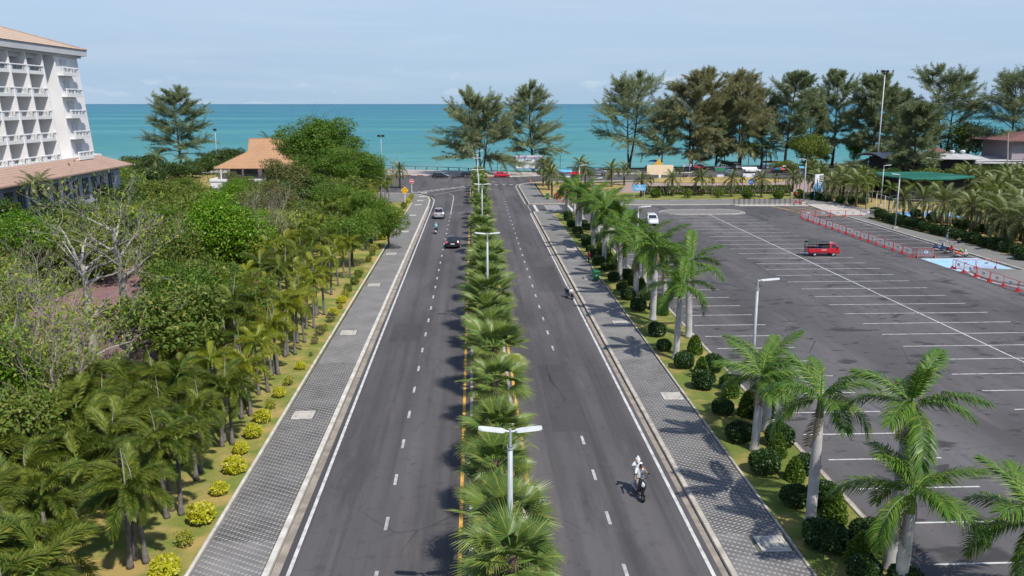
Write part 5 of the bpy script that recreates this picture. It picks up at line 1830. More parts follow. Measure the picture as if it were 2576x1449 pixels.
# ================================================================ VEHICLES
def paint(name, c, rough=.3, metal=0.0):
    return mat('car_paint_' + name, c, tuple(v * .9 for v in c), 2.0, rough, metal, .5, coat=.8)
CARS = dict(
    hatch=dict(L=4.1, body=[(-2.05, .38, .82, .70), (-1.97, .27, .96, .80), (-1.3, .22, .97, .86), (.4, .22, .95, .87), (1.05, .22, .92, .86), (1.72, .24, .80, .82), (1.98, .3, .68, .73), (2.06, .36, .55, .6)],
               gh=[(.93, -2.0, 1.12, .80), (1.36, -1.62, .28, .64), (1.46, -1.35, .02, .53)], wb=(-1.27, 1.27), r=.31),
    sedan=dict(L=4.6, body=[(-2.3, .4, .9, .74), (-2.2, .28, 1.02, .85), (-1.4, .22, 1.0, .9), (.5, .2, .94, .91), (1.1, .2, .92, .9), (1.9, .24, .80, .85), (2.22, .3, .66, .74), (2.3, .38, .55, .6)],
               gh=[(.94, -1.75, 1.15, .83), (1.34, -.95, .3, .64), (1.43, -.7, .0, .53)], wb=(-1.35, 1.35), r=.33),
    mpv=dict(L=4.4, body=[(-2.2, .4, .95, .76), (-2.12, .3, 1.06, .84), (-1.4, .24, 1.08, .88), (.6, .24, 1.05, .88), (1.2, .24, 1.0, .87), (1.85, .26, .88, .83), (2.12, .32, .72, .75), (2.2, .4, .58, .62)],
             gh=[(1.04, -2.1, 1.35, .82), (1.54, -1.85, .45, .66), (1.66, -1.6, .2, .56)], wb=(-1.3, 1.35), r=.32),
    pickup=dict(L=5.2, body=[(-2.6, .55, 1.0, .80), (-2.55, .45, 1.12, .88), (-.6, .4, 1.12, .92), (.6, .4, 1.1, .92), (1.3, .4, 1.08, .9), (2.2, .42, 1.0, .88), (2.52, .5, .85, .8), (2.6, .55, .7, .7)],
                gh=[(1.08, -.75, 1.45, .84), (1.62, -.55, .6, .66), (1.72, -.4, .35, .56)], wb=(-1.55, 1.6), r=.38),
)
WH = {}
def wheel_pair(r):
    if r not in WH:
        ty = MB(); ty.wheel((0, 0, 0), r, .2, 'y', n=20)
        rm = MB()
        rm.wheel((0, 0, 0), r * .66, .16, 'y', n=20, inner=.82)
        for k in range(5):
            a = k * 1.2566
            rm.tube([(0, 0, 0), (r * .58 * math.cos(a), 0, r * .58 * math.sin(a))], [.07, .045], 4)
        WH[r] = (ty.mesh('tyre', M['rubber']), rm.mesh('rim', M['chrome']))
    return WH[r]
def add_wheel(t, x, y, r, s=1.0):
    ty, rm = wheel_pair(r)
    w = put(ty, 'wheel', t, (x, y, r), scale=(1, s, 1))
    put(rm, 'rim', w)
def car(name, label, loc, rz, pnt, kind, cat='car', z0=.006, group=None, braking=False, plate=True):
    K = CARS[kind]
    t = thing(name, label, cat, (loc[0], loc[1], z0), rz, group)
    mb = MB()
    rings = []
    for x, zl, zh, hw in K['body']:
        zm = zl + (zh - zl) * .55
        side = [(hw * .86, zl), (hw, zl + .12), (hw * 1.0, zm), (hw * .94, zh - .04), (hw * .82, zh)]
        rings.append([(x, y, z) for y, z in side] + [(x, -y, z) for y, z in side[::-1]])
    mb.loft(rings)
    G_ = K['gh']
    gr = []
    for z, xr, xf, hw in G_:
        c = .12
        gr.append([(xr, -hw + c, z), (xr + c, -hw, z), (xf - c * 2, -hw, z), (xf, -hw + c * 2, z), (xf, hw - c * 2, z), (xf - c * 2, hw, z), (xr + c, hw, z), (xr, hw - c, z)])
    mb.loft(gr)
    if kind == 'pickup':
        for s_ in (-1, 1):
            mb.box((-1.65, s_ * .86, 1.16), (1.8, .08, .14))
        mb.box((-2.55, 0, 1.16), (.08, 1.7, .14))
    body = mb.build('body', pnt, t)
    if kind == 'pickup':
        MB().box((-1.65, 0, 1.13), (1.7, 1.6, .03)).build('load_bed', M['black'], t)
    z0_, xr0, xf0, h0 = G_[0]
    z1_, xr1, xf1, h1 = G_[1]
    def P(z, fx, side):
        k = (z - z0_) / (z1_ - z0_)
        xr, xf, hw = xr0 + (xr1 - xr0) * k, xf0 + (xf1 - xf0) * k, h0 + (h1 - h0) * k
        return (xr + (xf - xr) * fx, side * (hw + .008), z)
    za, zb = z0_ + .05, z1_ - .03
    cuts = {'hatch': ((.12, .47), (.51, .84)), 'sedan': ((.2, .5), (.53, .8)), 'mpv': ((.05, .26), (.29, .56), (.59, .86)), 'pickup': ((.12, .46), (.5, .82))}[kind]
    for s_ in (-1, 1):
        for a, b_ in cuts:
            q = [P(za, a, s_), P(za, b_, s_), P(zb, b_ - .03, s_), P(zb, a + .02, s_)]
            MB().add(q, [(0, 1, 2, 3) if s_ < 0 else (3, 2, 1, 0)]).build('side_window', M['glass'], t)
    for nm, fx, sg in (('windscreen', 1, 1), ('rear_window', 0, -1)):
        q = []
        for z in (za, zb):
            k = (z - z0_) / (z1_ - z0_)
            x = (xf0 + (xf1 - xf0) * k if fx else xr0 + (xr1 - xr0) * k) + sg * .012
            hw = (h0 + (h1 - h0) * k) * (.80 if fx else .84)
            q += [(x, -hw, z), (x, hw, z)]
        MB().add([q[0], q[1], q[3], q[2]], [(0, 1, 2, 3) if fx else (3, 2, 1, 0)]).build(nm, M['glass'], t)
    xb, xf = K['body'][0][0], K['body'][-1][0]
    zh = K['body'][1][2]
    red = M['taillight_on'] if braking else M['taillight']
    for s_ in (-1, 1):
        MB().box((xb + .06, s_ * .66, zh - .16), (.1, .32, .17), bev=.03).build('tail_light', red, t)
        MB().box((xf - .22, s_ * .62, .70 if kind != 'pickup' else .92), (.34, .28, .13), bev=.05).build('headlight', M['headlight'], t)
        MB().box((G_[0][2] - .42, s_ * (h0 + .12), z0_ + .08), (.12, .2, .13), bev=.03).build('wing_mirror', pnt if kind != 'mpv' else M['black'], t)
        for x in (K['body'][2][0] + .55, .55):
            MB().box((x, s_ * (K['body'][3][3] + .003), zh - .2), (.2, .02, .03)).build('door_handle', M['chrome'], t)
    MB().box((xb - .01, 0, zh - .34), (.03, .52, .13)).build('number_plate', M['signwhite'], t)
    MB().box((xb + .04, 0, .43), (.12, 1.3, .14), bev=.03).build('rear_bumper', M['black'] if kind != 'mpv' else pnt, t)
    MB().box((xf - .06, 0, .46), (.1, 1.0, .16), bev=.03).build('grille', M['black'], t)
    if kind == 'mpv':
        MB().box((xb + .32, 0, z1_ + .06), (.3, 1.15, .05), bev=.02).build('spoiler', M['black'], t)
        MB().box((xb + .2, 0, z1_ + .02), (.05, .36, .05)).build('brake_light', M['taillight_on'], t)
    for x in K['wb']:
        for s_ in (-1, 1):
            add_wheel(t, x, s_ * (K['body'][3][3] - .08), K['r'])
    return t
M['taillight'] = mat('tail_light_red', (.35, .01, .012), (.28, .01, .01), 3, .25, coat=.5)
M['headlight'] = mat('headlight_glass', (.7, .72, .74), (.6, .62, .65), 3, .15, .2, .6)
mm, nt, b = _nodes('brake_light_on')
b.inputs['Base Color'].default_value = (.6, .02, .03, 1)
b.inputs['Emission Color'].default_value = (1, .05, .06, 1)
b.inputs['Emission Strength'].default_value = 1.2
M['taillight_on'] = mm
PT = dict(black=paint('black', (.012, .012, .014), .22), navy=paint('dark_navy', (.012, .014, .022), .22), silver=paint('silver', (.42, .44, .47), .35, .55), red=paint('red', (.55, .012, .03), .28),
          white=paint('white', (.74, .75, .76), .35), beige=paint('beige', (.55, .50, .40), .4, .3), grey=paint('grey', (.2, .21, .23), .35, .5), blue=paint('blue', (.05, .14, .32), .3))
NORTH = PI / 2
car('dark_sedan', 'black sedan driving away in the left carriageway with lit tail lights', (-2.82, 112.4), NORTH, PT['navy'], 'sedan', braking=True)
car('silver_van', 'silver people carrier driving away near the junction with a black rear window', (-5.78, 141.9), NORTH + .01, PT['silver'], 'mpv', braking=True)
car('black_hatchback', 'black hatchback crossing the beach road left of the pickup', (-8.45, 219.3), R(-4), PT['black'], 'hatch', z0=.012)
car('dark_pickup', 'dark pickup truck half hidden by the far median palms', (-.6, 222.6 - .9), R(2), PT['navy'], 'pickup', z0=.012)
car('red_hatchback', 'bright red hatchback on the beach road right of the median', (7.35, 221.1), R(3), PT['red'], 'hatch', z0=.012)
car('white_van', 'white people carrier facing the camera in the lot behind palm fronds', (27.9, 132.4), -PI / 2 - .08, PT['white'], 'mpv')
car('silver_car', 'silver car parked behind the beige sedan against the lot edge', (20.9, 127.9), PI, PT['silver'], 'hatch')
car('beige_sedan', 'beige sedan parked nose to the palm strip in the lot', (20.9, 124.3), PI, PT['beige'], 'sedan')
FARC = 'cars parked along the beach behind the date palms'
for k, (px, py, kind, pc, rz, lab) in enumerate([
        (1892, 434, 'sedan', 'white', .1, 'white car parked behind the date palms, its dark windscreen showing'), (1816, 429, 'pickup', 'grey', .15, 'grey pickup parked under the casuarinas'),
        (1852, 425, 'mpv', 'white', 1.6, 'white van seen end on between casuarina trunks'), (1731, 432, 'hatch', 'black', .3, 'black car between red and white flags right of the cream board'),
        (1762, 426, 'hatch', 'red', .1, 'red car parked behind the black one near the flags'), (1990, 428, 'hatch', 'red', .2, 'red car under the coconut palms'),
        (1640, 428, 'hatch', 'grey', .2, 'grey car parked left of the cream board'), (1502, 441, 'pickup', 'grey', .1, 'grey pickup parked behind the date palms near the songthaew'),
        (2258, 427, 'sedan', 'white', .15, 'white convertible style car in front of the dark glass restaurant'), (2238, 421, 'pickup', 'black', .1, 'dark pickup parked beyond the white car by the restaurant'),
        (1960, 432, 'sedan', 'silver', .1, 'silver car parked next to the beach umbrella'), (1838, 441, 'hatch', 'blue', .2, 'dark blue car behind the food stalls')]):
    x, y = g(px, py)
    car(kind + '_car' if kind != 'pickup' else 'parked_pickup', lab, (x, y), rz, PT[pc], kind, z0=.04, group=FARC)

# the small red open truck in the lot
t = thing('open_truck', 'small red open truck with black canopy frame parked in the bays', 'truck', (43.3, 103.3, .006), R(-1.5))
pr = PT['red']
mb = MB()
rings = []
for x, zl, zt, hw, tx in ((.62, .38, 1.05, .73, 0), (.66, .34, 1.62, .74, 0), (1.25, .34, 1.66, .74, 0), (1.55, .34, 1.45, .74, 0), (1.86, .36, 1.02, .74, 0), (1.98, .38, .72, .70, 0), (1.96, .42, .5, .64, 0)):
    side = [(hw * .92, zl), (hw, zl + .1), (hw, min(zt - .05, 1.0)), (hw * (.86 if zt > 1.2 else .95), zt - .05), (hw * .76, zt)]
    rings.append([(x, y, z) for y, z in side] + [(x, -y, z) for y, z in side[::-1]])
mb.loft(rings)
cab = mb.build('cab', pr, t)
for s_ in (-1, 1):
    MB().add([(.86, s_ * .746, 1.08), (1.55, s_ * .746, 1.06), (1.40, s_ * .68, 1.5), (.90, s_ * .672, 1.54)], [(0, 1, 2, 3) if s_ < 0 else (3, 2, 1, 0)]).build('side_window', M['glass'], t)
    MB().box((1.9, s_ * .52, .74), (.14, .26, .16), bev=.03).build('headlight', M['headlight'], t)
    MB().box((1.62, s_ * .84, 1.1), (.1, .16, .18)).build('wing_mirror', M['black'], t)
MB().add([(1.885, -.6, 1.03), (1.885, .6, 1.03), (1.56, .55, 1.44), (1.56, -.55, 1.44)], [(0, 1, 2, 3)]).build('windscreen', M['glass'], t)
mb = MB()
mb.box((-.68, 0, .5), (2.6, 1.4, .14))
for s_ in (-1, 1):
    mb.box((-.66, s_ * .72, .76), (2.56, .06, .42), bev=.01)
mb.build('load_bed', pr, t)
MB().box((-1.96, 0, .76), (.06, 1.38, .4)).build('tailgate', pr, t)
mb = MB()
for x in (-1.92, -1.0, -.05, .58):
    mb.tube([(x - (.1 if x < -1.5 else 0), -.70, .95), (x, -.66, 1.6), (x, -.45, 1.78), (x, .45, 1.78), (x, .66, 1.6), (x - (.1 if x < -1.5 else 0), .70, .95)], .035, 5)
for s_ in (-1, 1):
    for z in (.99, 1.28, 1.58):
        mb.tube([(-1.95, s_ * .69, z), (.58, s_ * .69, z)], .028, 5)
mb.build('canopy_frame', M['black'], t)
mb = MB()
rings = []
for x in (-2.02, .64):
    rings.append([(x, -.70, 1.56), (x, -.50, 1.80), (x, 0, 1.84), (x, .50, 1.80), (x, .70, 1.56), (x, .46, 1.76), (x, 0, 1.8), (x, -.46, 1.76)])
mb.loft(rings)
mb.build('canopy', mat('canopy_black', (.035, .04, .042), (.05, .055, .055), 1.5, .7), t)
for s_ in (-1, 1):
    MB().box((-.7, s_ * .48, .78), (2.2, .34, .08), bev=.02).build('bench', M['wood'], t)
for s_ in (-1, 1):
    MB().box((.14, s_ * .69, 1.2), (.84, .02, .4)).build('side_screen', M['black'], t)
MB().box((.60, 0, 1.25), (.02, 1.3, .9)).build('front_screen', M['black'], t)
MB().box((-.35, .2, .95), (.9, .5, .3), bev=.05).build('cargo', M['signblue'], t)
strips([(-.05, .82, .62, .06)], M['signwhite'], 'lettering', t, -.756)
MB().box((-2.08, 0, .42), (.2, 1.3, .1), bev=.02).build('rear_step', M['steel'], t)
for x in (-1.15, 1.2):
    for s_ in (-1, 1):
        add_wheel(t, x, s_ * .66, .27, .8)
for s_ in (-1, 1):
    MB().box((-2.0, s_ * .55, .62), (.06, .18, .14)).build('tail_light', M['taillight'], t)

# ================================================================ SCOOTERS AND MOTORBIKES
SW = {}
def bike(name, label, loc, rz, pbody, ptrim, scooter=True, lean=0.0, group=None, z0=.006, white_front=False, classic=False, cat='scooter'):
    t = thing(name, label, cat, (loc[0], loc[1], z0), rz, group)
    t.rotation_euler = (lean, 0, rz)
    r = .27 if scooter else .29
    if r not in SW:
        ty = MB(); ty.wheel((0, 0, 0), r, .10, 'y', n=18, inner=.72)
        rm = MB(); rm.wheel((0, 0, 0), r * .72, .05, 'y', n=18, inner=.88)
        for k in range(6):
            a = k * 1.047
            rm.tube([(0, 0, 0), (r * .66 * math.cos(a), 0, r * .66 * math.sin(a))], .016, 4)
        SW[r] = (ty.mesh('tyre', M['rubber']), rm.mesh('rim', M['chrome']))
    for x in (-.62, .62):
        w = put(SW[r][0], 'wheel', t, (x, 0, r))
        put(SW[r][1], 'rim', w)
    mb = MB()                                                         # rear body
    rings = []
    for x, z, hy, hz in ((-.95, .74, .05, .04), (-.85, .68, .12, .11), (-.5, .58, .17, .17), (-.2, .5, .16, .16), (0, .36, .14, .08), (.12, .32, .13, .05)):
        rings.append([(x, hy * math.cos(a), z + hz * math.sin(a)) for a in [k * PI / 5 for k in range(10)]])
    mb.loft(rings)
    mb.build('body', pbody, t, True)
    mb = MB()                                                         # leg shield and front fairing
    rings = []
    for z, x, hx, hy in ((.28, .2, .06, .12), (.45, .33, .07, .18), (.68, .44, .08, .20), (.86, .46, .09, .17), (.97, .42, .07, .10)):
        rings.append([(x + hx * math.cos(a), hy * math.sin(a), z) for a in [k * PI / 5 for k in range(10)]])
    mb.loft(rings)
    mb.build('front_fairing', ptrim, t, True)
    mb = MB()
    mb.ell((.62, 0, .42), (.30, .075, .16), 10, 6)
    mb.build('front_mudguard', pbody if not classic else ptrim, t, True)
    mb = MB()
    for s_ in (-1, 1):
        mb.tube([(.62, s_ * .07, .27), (.48, s_ * .06, .8)], .022, 5)
    mb.build('fork', M['black'], t)
    mb = MB()
    rings = []
    for x, z, hy in ((-.8, .79, .08), (-.6, .78, .14), (-.3, .75, .14), (-.02, .73, .09)):
        rings.append([(x, -hy, z), (x, hy, z), (x, hy * .8, z + .07), (x, -hy * .8, z + .07)])
    mb.loft(rings)
    mb.build('seat', M['black'], t)
    hb = MB()
    hb.tube([(.42, 0, .95), (.38, 0, 1.02), (.30, .18, 1.04), (.22, .34, 1.02)], .017, 5)
    hb.tube([(.38, 0, 1.02), (.30, -.18, 1.04), (.22, -.34, 1.02)], .017, 5)
    hb_ = hb.build('handlebar', M['black'], t)
    for s_ in (-1, 1):
        m_ = MB()
        m_.tube([(.30, s_ * .22, 1.04), (.30, s_ * .30, 1.24)], .009, 4)
        m_.ell((.29, s_ * .32, 1.27), (.015, .065, .045), 8, 5)
        m_.build('mirror', M['black'], hb_)
    MB().ell((.545, 0, .80), (.05, .10, .12), 10, 6).build('headlight', M['headlight'], t, True)
    MB().box((-.93, 0, .66), (.05, .14, .07), bev=.02).build('tail_light', M['taillight'], t)
    MB().box((-.99, 0, .50), (.02, .2, .17)).build('number_plate', M['signwhite'], t)
    mb = MB()
    mb.tube([(-.1, -.15, .24), (-.5, -.17, .26), (-.85, -.18, .36)], [.03, .05, .05], 7)
    mb.build('exhaust', M['chrome'], t)
    mb = MB()
    mb.box((-.3, 0, .28), (.5, .2, .16), bev=.03)
    mb.tube([(-.05, .1, .2), (-.12, .28, .02)], .014, 4)
    mb.build('engine', M['steel'], t)
    return t
PB = dict(black=paint('scooter_black', (.015, .016, .018), .25), white=paint('scooter_white', (.75, .76, .78), .35), orange=paint('scooter_orange', (.75, .10, .015), .35), cream=paint('scooter_cream', (.75, .68, .52), .4),
          red=paint('scooter_red', (.55, .02, .03), .3), blue=paint('scooter_blue', (.02, .06, .2), .3))
bk1 = bike('black_scooter', 'black scooter carrying two riders in white towards the camera', (7.87, 37.9), -PI / 2 + .05, PB['black'], PB['black'])
bk2 = bike('white_scooter', 'parked white scooter standing unattended against the right kerb', (9.2, 80.75), -PI / 2 + .35, PB['black'], PB['white'], lean=.06)
bk3 = bike('dark_scooter', 'dark scooter ridden away by a person in light blue', (-5.55, 123.9), NORTH, PB['black'], PB['black'])
GMB = 'motorbikes parked by the right pavement'
bike('blue_motorbike', 'dark blue motorbike parked behind the black one by the right kerb', (59.6, 105.9), .1, PB['blue'], PB['blue'], False, .1, GMB, cat='motorbike')
bike('black_motorbike', 'black motorbike parked between the blue and orange bikes', (60.0, 104.2), .5, PB['black'], PB['red'], False, .1, GMB, cat='motorbike')
ob = bike('orange_scooter', 'orange and cream classic scooter parked above the blue painted bay', (60.0, 101.4), .05, PB['orange'], PB['cream'], False, .06, GMB, classic=True)
MB().ell((-.1, .0, .92), (.16, .13, .14), 10, 7).build('crate_helmet', mat('helmet_green', (.25, .5, .05)), None, True)
hm = bpy.data.objects['crate_helmet']
hm.name = 'helmet'
hm.location = (60.0, 101.4, .02)
tag(hm, 'bright green helmet lying on the orange scooter', 'helmet')
bike('red_motorbike', 'red motorbike parked at the lot corner beside the grey lamp', (60.2, 156.5), .1, PB['red'], PB['red'], False, .08, GMB, cat='motorbike', z0=.06)
bike('red_motorbike', 'red motorbike standing behind the orange barrier', gf(2100, 748), .3, PB['red'], PB['black'], False, .08, GMB, cat='motorbike', z0=.13)
for k, (px, py, c_, lab) in enumerate(((1950, 443, 'black', 'black motorbike at the pink plaza edge behind the date palms'), (1802, 447, 'black', 'black motorbike with a green box beside the plaza stalls'), (1722, 449, 'black', 'small black scooter right of the grass mound'))):
    bike('parked_motorbike', lab, g(px, py), .3 + k, PB[c_], PB[c_], False, .08, GMB, cat='motorbike', z0=.035)

# ================================================================ PEOPLE
CL = dict(white=cloth('white', (.8, .8, .82)), blue=cloth('light_blue', (.28, .58, .72)), jeans=cloth('jeans', (.16, .30, .45)), navy=cloth('navy', (.02, .03, .07)), maroon=cloth('maroon', (.30, .02, .06)), black=cloth('black', (.02, .02, .022)),
          grey=cloth('grey', (.28, .26, .24)), beige=cloth('beige', (.55, .48, .38)), red=cloth('red', (.6, .03, .03)), dark=cloth('dark', (.05, .03, .03)), tan=cloth('tan', (.35, .27, .2)), khaki=cloth('khaki', (.3, .25, .15)), yellow=cloth('yellow', (.6, .6, .05)))
HEIGHT_J = dict(pel=(0, 0, .92), spi=(0, 0, 1.08), che=(.01, 0, 1.27), nek=(0, 0, 1.42), hed=(.02, 0, 1.52), top=(.02, 0, 1.60),
                shl=(0, .165, 1.365), ell=(-.02, .21, 1.10), wrl=(.05, .22, .87), shr=(0, -.165, 1.365), elr=(-.02, -.21, 1.10), wrr=(.05, -.22, .87),
                hil=(0, .09, .88), knl=(.03, .10, .48), anl=(0, .10, .08), tol=(.15, .11, .045), hir=(0, -.09, .88), knr=(.03, -.10, .48), anr=(0, -.10, .08), tor=(.15, -.11, .045))
RAD = dict(pel=.135, spi=.12, che=.145, nek=.055, hed=.098, top=.075, shl=.065, ell=.046, wrl=.032, shr=.065, elr=.046, wrr=.032, hil=.095, knl=.06, anl=.042, tol=.035, hir=.095, knr=.06, anr=.042, tor=.035)
BONES = [('pel', 'spi', 'top_'), ('spi', 'che', 'top_'), ('che', 'nek', 'top_'), ('nek', 'hed', 'skin'), ('hed', 'top', 'skin'),
         ('che', 'shl', 'top_'), ('shl', 'ell', 'top_'), ('ell', 'wrl', 'fore'), ('che', 'shr', 'top_'), ('shr', 'elr', 'top_'), ('elr', 'wrr', 'fore'),
         ('pel', 'hil', 'leg'), ('hil', 'knl', 'leg'), ('knl', 'anl', 'leg'), ('anl', 'tol', 'shoe'), ('pel', 'hir', 'leg'), ('hir', 'knr', 'leg'), ('knr', 'anr', 'leg'), ('anr', 'tor', 'shoe')]
def person(label, loc, rz, pose, top, leg, fore=None, shoe='black', hair='short', extra=None, z0=0.0, size=1.0, group=None, loose=1.0, female=False):
    J = dict(HEIGHT_J)
    J.update(pose)
    t = thing('person', label, 'person', (loc[0], loc[1], z0), rz, group)
    t.scale = (size,) * 3
    names = list(J)
    me = bpy.data.meshes.new('skeleton')
    me.from_pydata([J[n] for n in names], [(names.index(a), names.index(b_)) for a, b_, _ in BONES], [])
    o = bpy.data.objects.new('skeleton', me)
    C.objects.link(o)
    sk = o.modifiers.new('skin', 'SKIN')
    sk.use_smooth_shade = True
    o.modifiers.new('smooth', 'SUBSURF').levels = 1
    for i, n in enumerate(names):
        k = loose if n in ('pel', 'spi', 'che', 'shl', 'shr', 'ell', 'elr') else 1
        r = RAD[n] * k * (.92 if female and n in ('che', 'shl', 'shr', 'spi') else 1)
        me.skin_vertices[0].data[i].radius = (r, r * (.8 if n in ('pel', 'spi', 'che') else 1))
        me.skin_vertices[0].data[i].use_root = n == 'pel'
    dg = bpy.context.evaluated_depsgraph_get()
    body = bpy.data.meshes.new_from_object(o.evaluated_get(dg))
    bpy.data.objects.remove(o)
    mats = dict(skin=M['skin'], top_=CL[top], leg=CL[leg], fore=CL[fore] if fore else M['skin'], shoe=CL[shoe] if shoe in CL else M['skin'])
    order = ['skin', 'top_', 'leg', 'fore', 'shoe']
    V = [v.co.copy() for v in body.vertices]
    F = [tuple(p.vertices) for p in body.polygons]
    MI = []
    for p in body.polygons:
        c = p.center
        best = None
        for a, b_, k in BONES:
            A, B_ = Vector(J[a]), Vector(J[b_])
            d = B_ - A
            s_ = max(0, min(1, (c - A).dot(d) / d.length_squared))
            q = (c - A - d * s_).length - .6 * (RAD[a] * (1 - s_) + RAD[b_] * s_)
            if best is None or q < best[0]:
                best = (q, k)
        MI.append(order.index(best[1]))
    mb = MB()
    for s_ in ('l', 'r'):                                             # palm, four unequal bent fingers and a thumb
        w, e = Vector(J['wr' + s_]), Vector(J['el' + s_])
        d = (w - e).normalized()
        sd = d.cross(Vector((0, 0, 1)) if abs(d.z) < .9 else Vector((1, 0, 0))).normalized()
        n_ = sd.cross(d)
        mb.tube([w - d * .02, w + d * .04, w + d * .085], [.028, .036, .034], 6)
        for k, ln in enumerate((.068, .078, .073, .058)):
            b_ = w + d * .08 + sd * (.026 - .0173 * k)
            mb.tube([b_, b_ + d * ln * .5 - n_ * .008, b_ + d * ln * .85 - n_ * .03], [.0095, .009, .006], 4)
        b_ = w + d * .03 + sd * .03
        mb.tube([b_, b_ + d * .03 + sd * .03, b_ + d * .06 + sd * .035 - n_ * .01], [.011, .01, .007], 4)
    o_ = len(V)
    V += [Vector(v) for v in mb.v]
    F += [tuple(i + o_ for i in f) for f in mb.f]
    MI += [0] * len(mb.f)
    b2 = bpy.data.meshes.new('body')
    b2.from_pydata([tuple(v) for v in V], [], F)
    for k in order:
        b2.materials.append(mats[k])
    b2.polygons.foreach_set('material_index', MI)
    b2.polygons.foreach_set('use_smooth', [True] * len(F))
    b2.update()
    put(b2, 'body', t)
    h = Vector(J['hed'])
    f_ = MB()
    for s_ in (-1, 1):
        f_.ell((h.x + .088, h.y + s_ * .032, h.z + .012), (.012, .016, .010), 6, 4)
        f_.ell((h.x - .005, h.y + s_ * .098, h.z), (.022, .012, .032), 6, 4, 1)
    f_.add([(h.x + .09, h.y - .014, h.z - .03), (h.x + .09, h.y + .014, h.z - .03), (h.x + .092, h.y, h.z + .012), (h.x + .122, h.y, h.z - .026)], [(0, 1, 3), (1, 2, 3), (2, 0, 3), (0, 2, 1)], 1)
    f_.box((h.x + .092, h.y, h.z - .05), (.012, .045, .01), 2)
    f_.build('face', [M['hair'], M['skin'], M['signred']], t)
    if hair in ('short', 'long'):
        hb_ = MB()
        hb_.ell((h.x - .022, h.y, h.z + .042), (.108, .105, .092), 12, 8)
        if hair == 'long':
            hb_.ell((h.x - .075, h.y, h.z - .10), (.05, .095, .2), 10, 7)
        hb_.build('hair', M['hair'], t, True)
    if extra:
        extra(t, J)
    return t
def mask(t, J):
    h = Vector(J['hed'])
    MB().ell((h.x + .072, h.y, h.z - .042), (.045, .068, .048), 10, 6).build('face_mask', M['signwhite'], t, True)
def hood(t, J):
    h = Vector(J['hed'])
    mb = MB()
    mb.ell((h.x - .04, h.y, h.z + .02), (.125, .13, .15), 12, 8)
    mb.ell((h.x - .03, h.y, h.z + .15), (.07, .06, .09), 10, 6)
    mb.build('hood', CL['white'], t, True)
    mask(t, J)
def cap(mname, brim=True):
    def f(t, J):
        h = Vector(J['hed'])
        mb = MB()
        mb.ell((h.x - .01, h.y, h.z + .055), (.115, .112, .08), 12, 7)
        if brim:
            mb.box((h.x + .12, h.y, h.z + .055), (.12, .15, .015))
        mb.build('cap', CL[mname], t, True)
    return f
def helmet(mname):
    def f(t, J):
        h = Vector(J['hed'])
        MB().ell((h.x - .01, h.y, h.z + .04), (.135, .125, .125), 12, 8).build('helmet', CL[mname] if mname in CL else M[mname], t, True)
    return f
RIDE = dict(pel=(-.28, 0, .86), spi=(-.25, 0, 1.02), che=(-.20, 0, 1.22), nek=(-.17, 0, 1.37), hed=(-.14, 0, 1.47), top=(-.14, 0, 1.55),
            shl=(-.19, .165, 1.31), ell=(0, .25, 1.12), wrl=(.2, .30, 1.05), shr=(-.19, -.165, 1.31), elr=(0, -.25, 1.12), wrr=(.2, -.30, 1.05),
            hil=(-.24, .1, .84), knl=(.12, .19, .72), anl=(.08, .16, .36), tol=(.22, .16, .33), hir=(-.24, -.1, .84), knr=(.12, -.19, .72), anr=(.08, -.16, .36), tor=(.22, -.16, .33))
def shift(p, dx=0, dz=0):
    return {k: (v[0] + dx, v[1], v[2] + dz) for k, v in p.items()}
driver = dict(RIDE)
driver.update(hed=(-.11, .05, 1.45), top=(-.06, .09, 1.52), ell=(.1, .30, 1.20), wrl=(.02, .14, 1.44))
person('scooter rider in white shirt and grey trousers, one arm raised to the face', bk1.location[:2], bk1.rotation_euler.z, driver, 'white', 'grey', None, 'dark', 'long', None, .006, loose=1.15)
pas = shift(RIDE, -.40, .10)
pas.update(hed=(-.52, -.02, 1.60), top=(-.52, -.02, 1.68), elr=(-.42, -.33, 1.38), wrr=(-.45, -.16, 1.60), ell=(-.40, .2, 1.2), wrl=(-.22, .14, 1.08))
person('scooter passenger in white hooded top holding the hood, wearing a white mask', bk1.location[:2], bk1.rotation_euler.z, pas, 'white', 'jeans', 'white', 'tan', 'none', hood, .006, loose=1.3)
def bluehat(t, J):
    helmet('blue')(t, J)
    MB().tube([(-.36, .16, 1.30), (-.39, 0, 1.15), (-.36, -.17, .95)], .02, 4).build('bag_strap', CL['black'], t)
person('scooter rider in light blue shirt and matching cap seen from behind', bk3.location[:2], bk3.rotation_euler.z, RIDE, 'blue', 'dark', 'blue', 'black', 'none', bluehat, .006, loose=1.15)
person('woman in maroon top and jeans standing on the right pavement edge', (13.38, 98.0), R(200), dict(wrr=(.18, -.12, 1.12), elr=(.02, -.2, 1.12)), 'maroon', 'navy', 'maroon', 'white', 'long', None, .13, female=True)
person('person in black top and pale jeans standing with folded arms by the motorbikes', (64.5, 112.8), R(-60), dict(wrl=(.2, .04, 1.14), ell=(.02, .23, 1.1), wrr=(.2, -.04, 1.12), elr=(.02, -.23, 1.1)), 'black', 'jeans', None, 'white', 'short', mask, .14, 1.05)
SIT = dict(pel=(0, 0, .14), spi=(0, 0, .3), che=(.04, 0, .5), nek=(.06, 0, .65), hed=(.09, 0, .75), top=(.09, 0, .83), shl=(.04, .165, .6), ell=(.2, .2, .42), wrl=(.34, .08, .52), shr=(.04, -.165, .6), elr=(.2, -.2, .42), wrr=(.34, -.08, .52),
           hil=(.04, .1, .13), knl=(.36, .2, .34), anl=(.42, .05, .06), tol=(.55, .05, .05), hir=(.04, -.1, .13), knr=(.36, -.2, .34), anr=(.42, -.05, .06), tor=(.55, -.05, .05))
person('person in dark clothes sitting on the ground in front of the clipped bushes', (65.3, 111.2), R(-120), SIT, 'khaki', 'navy', None, 'black', 'short', None, .14)
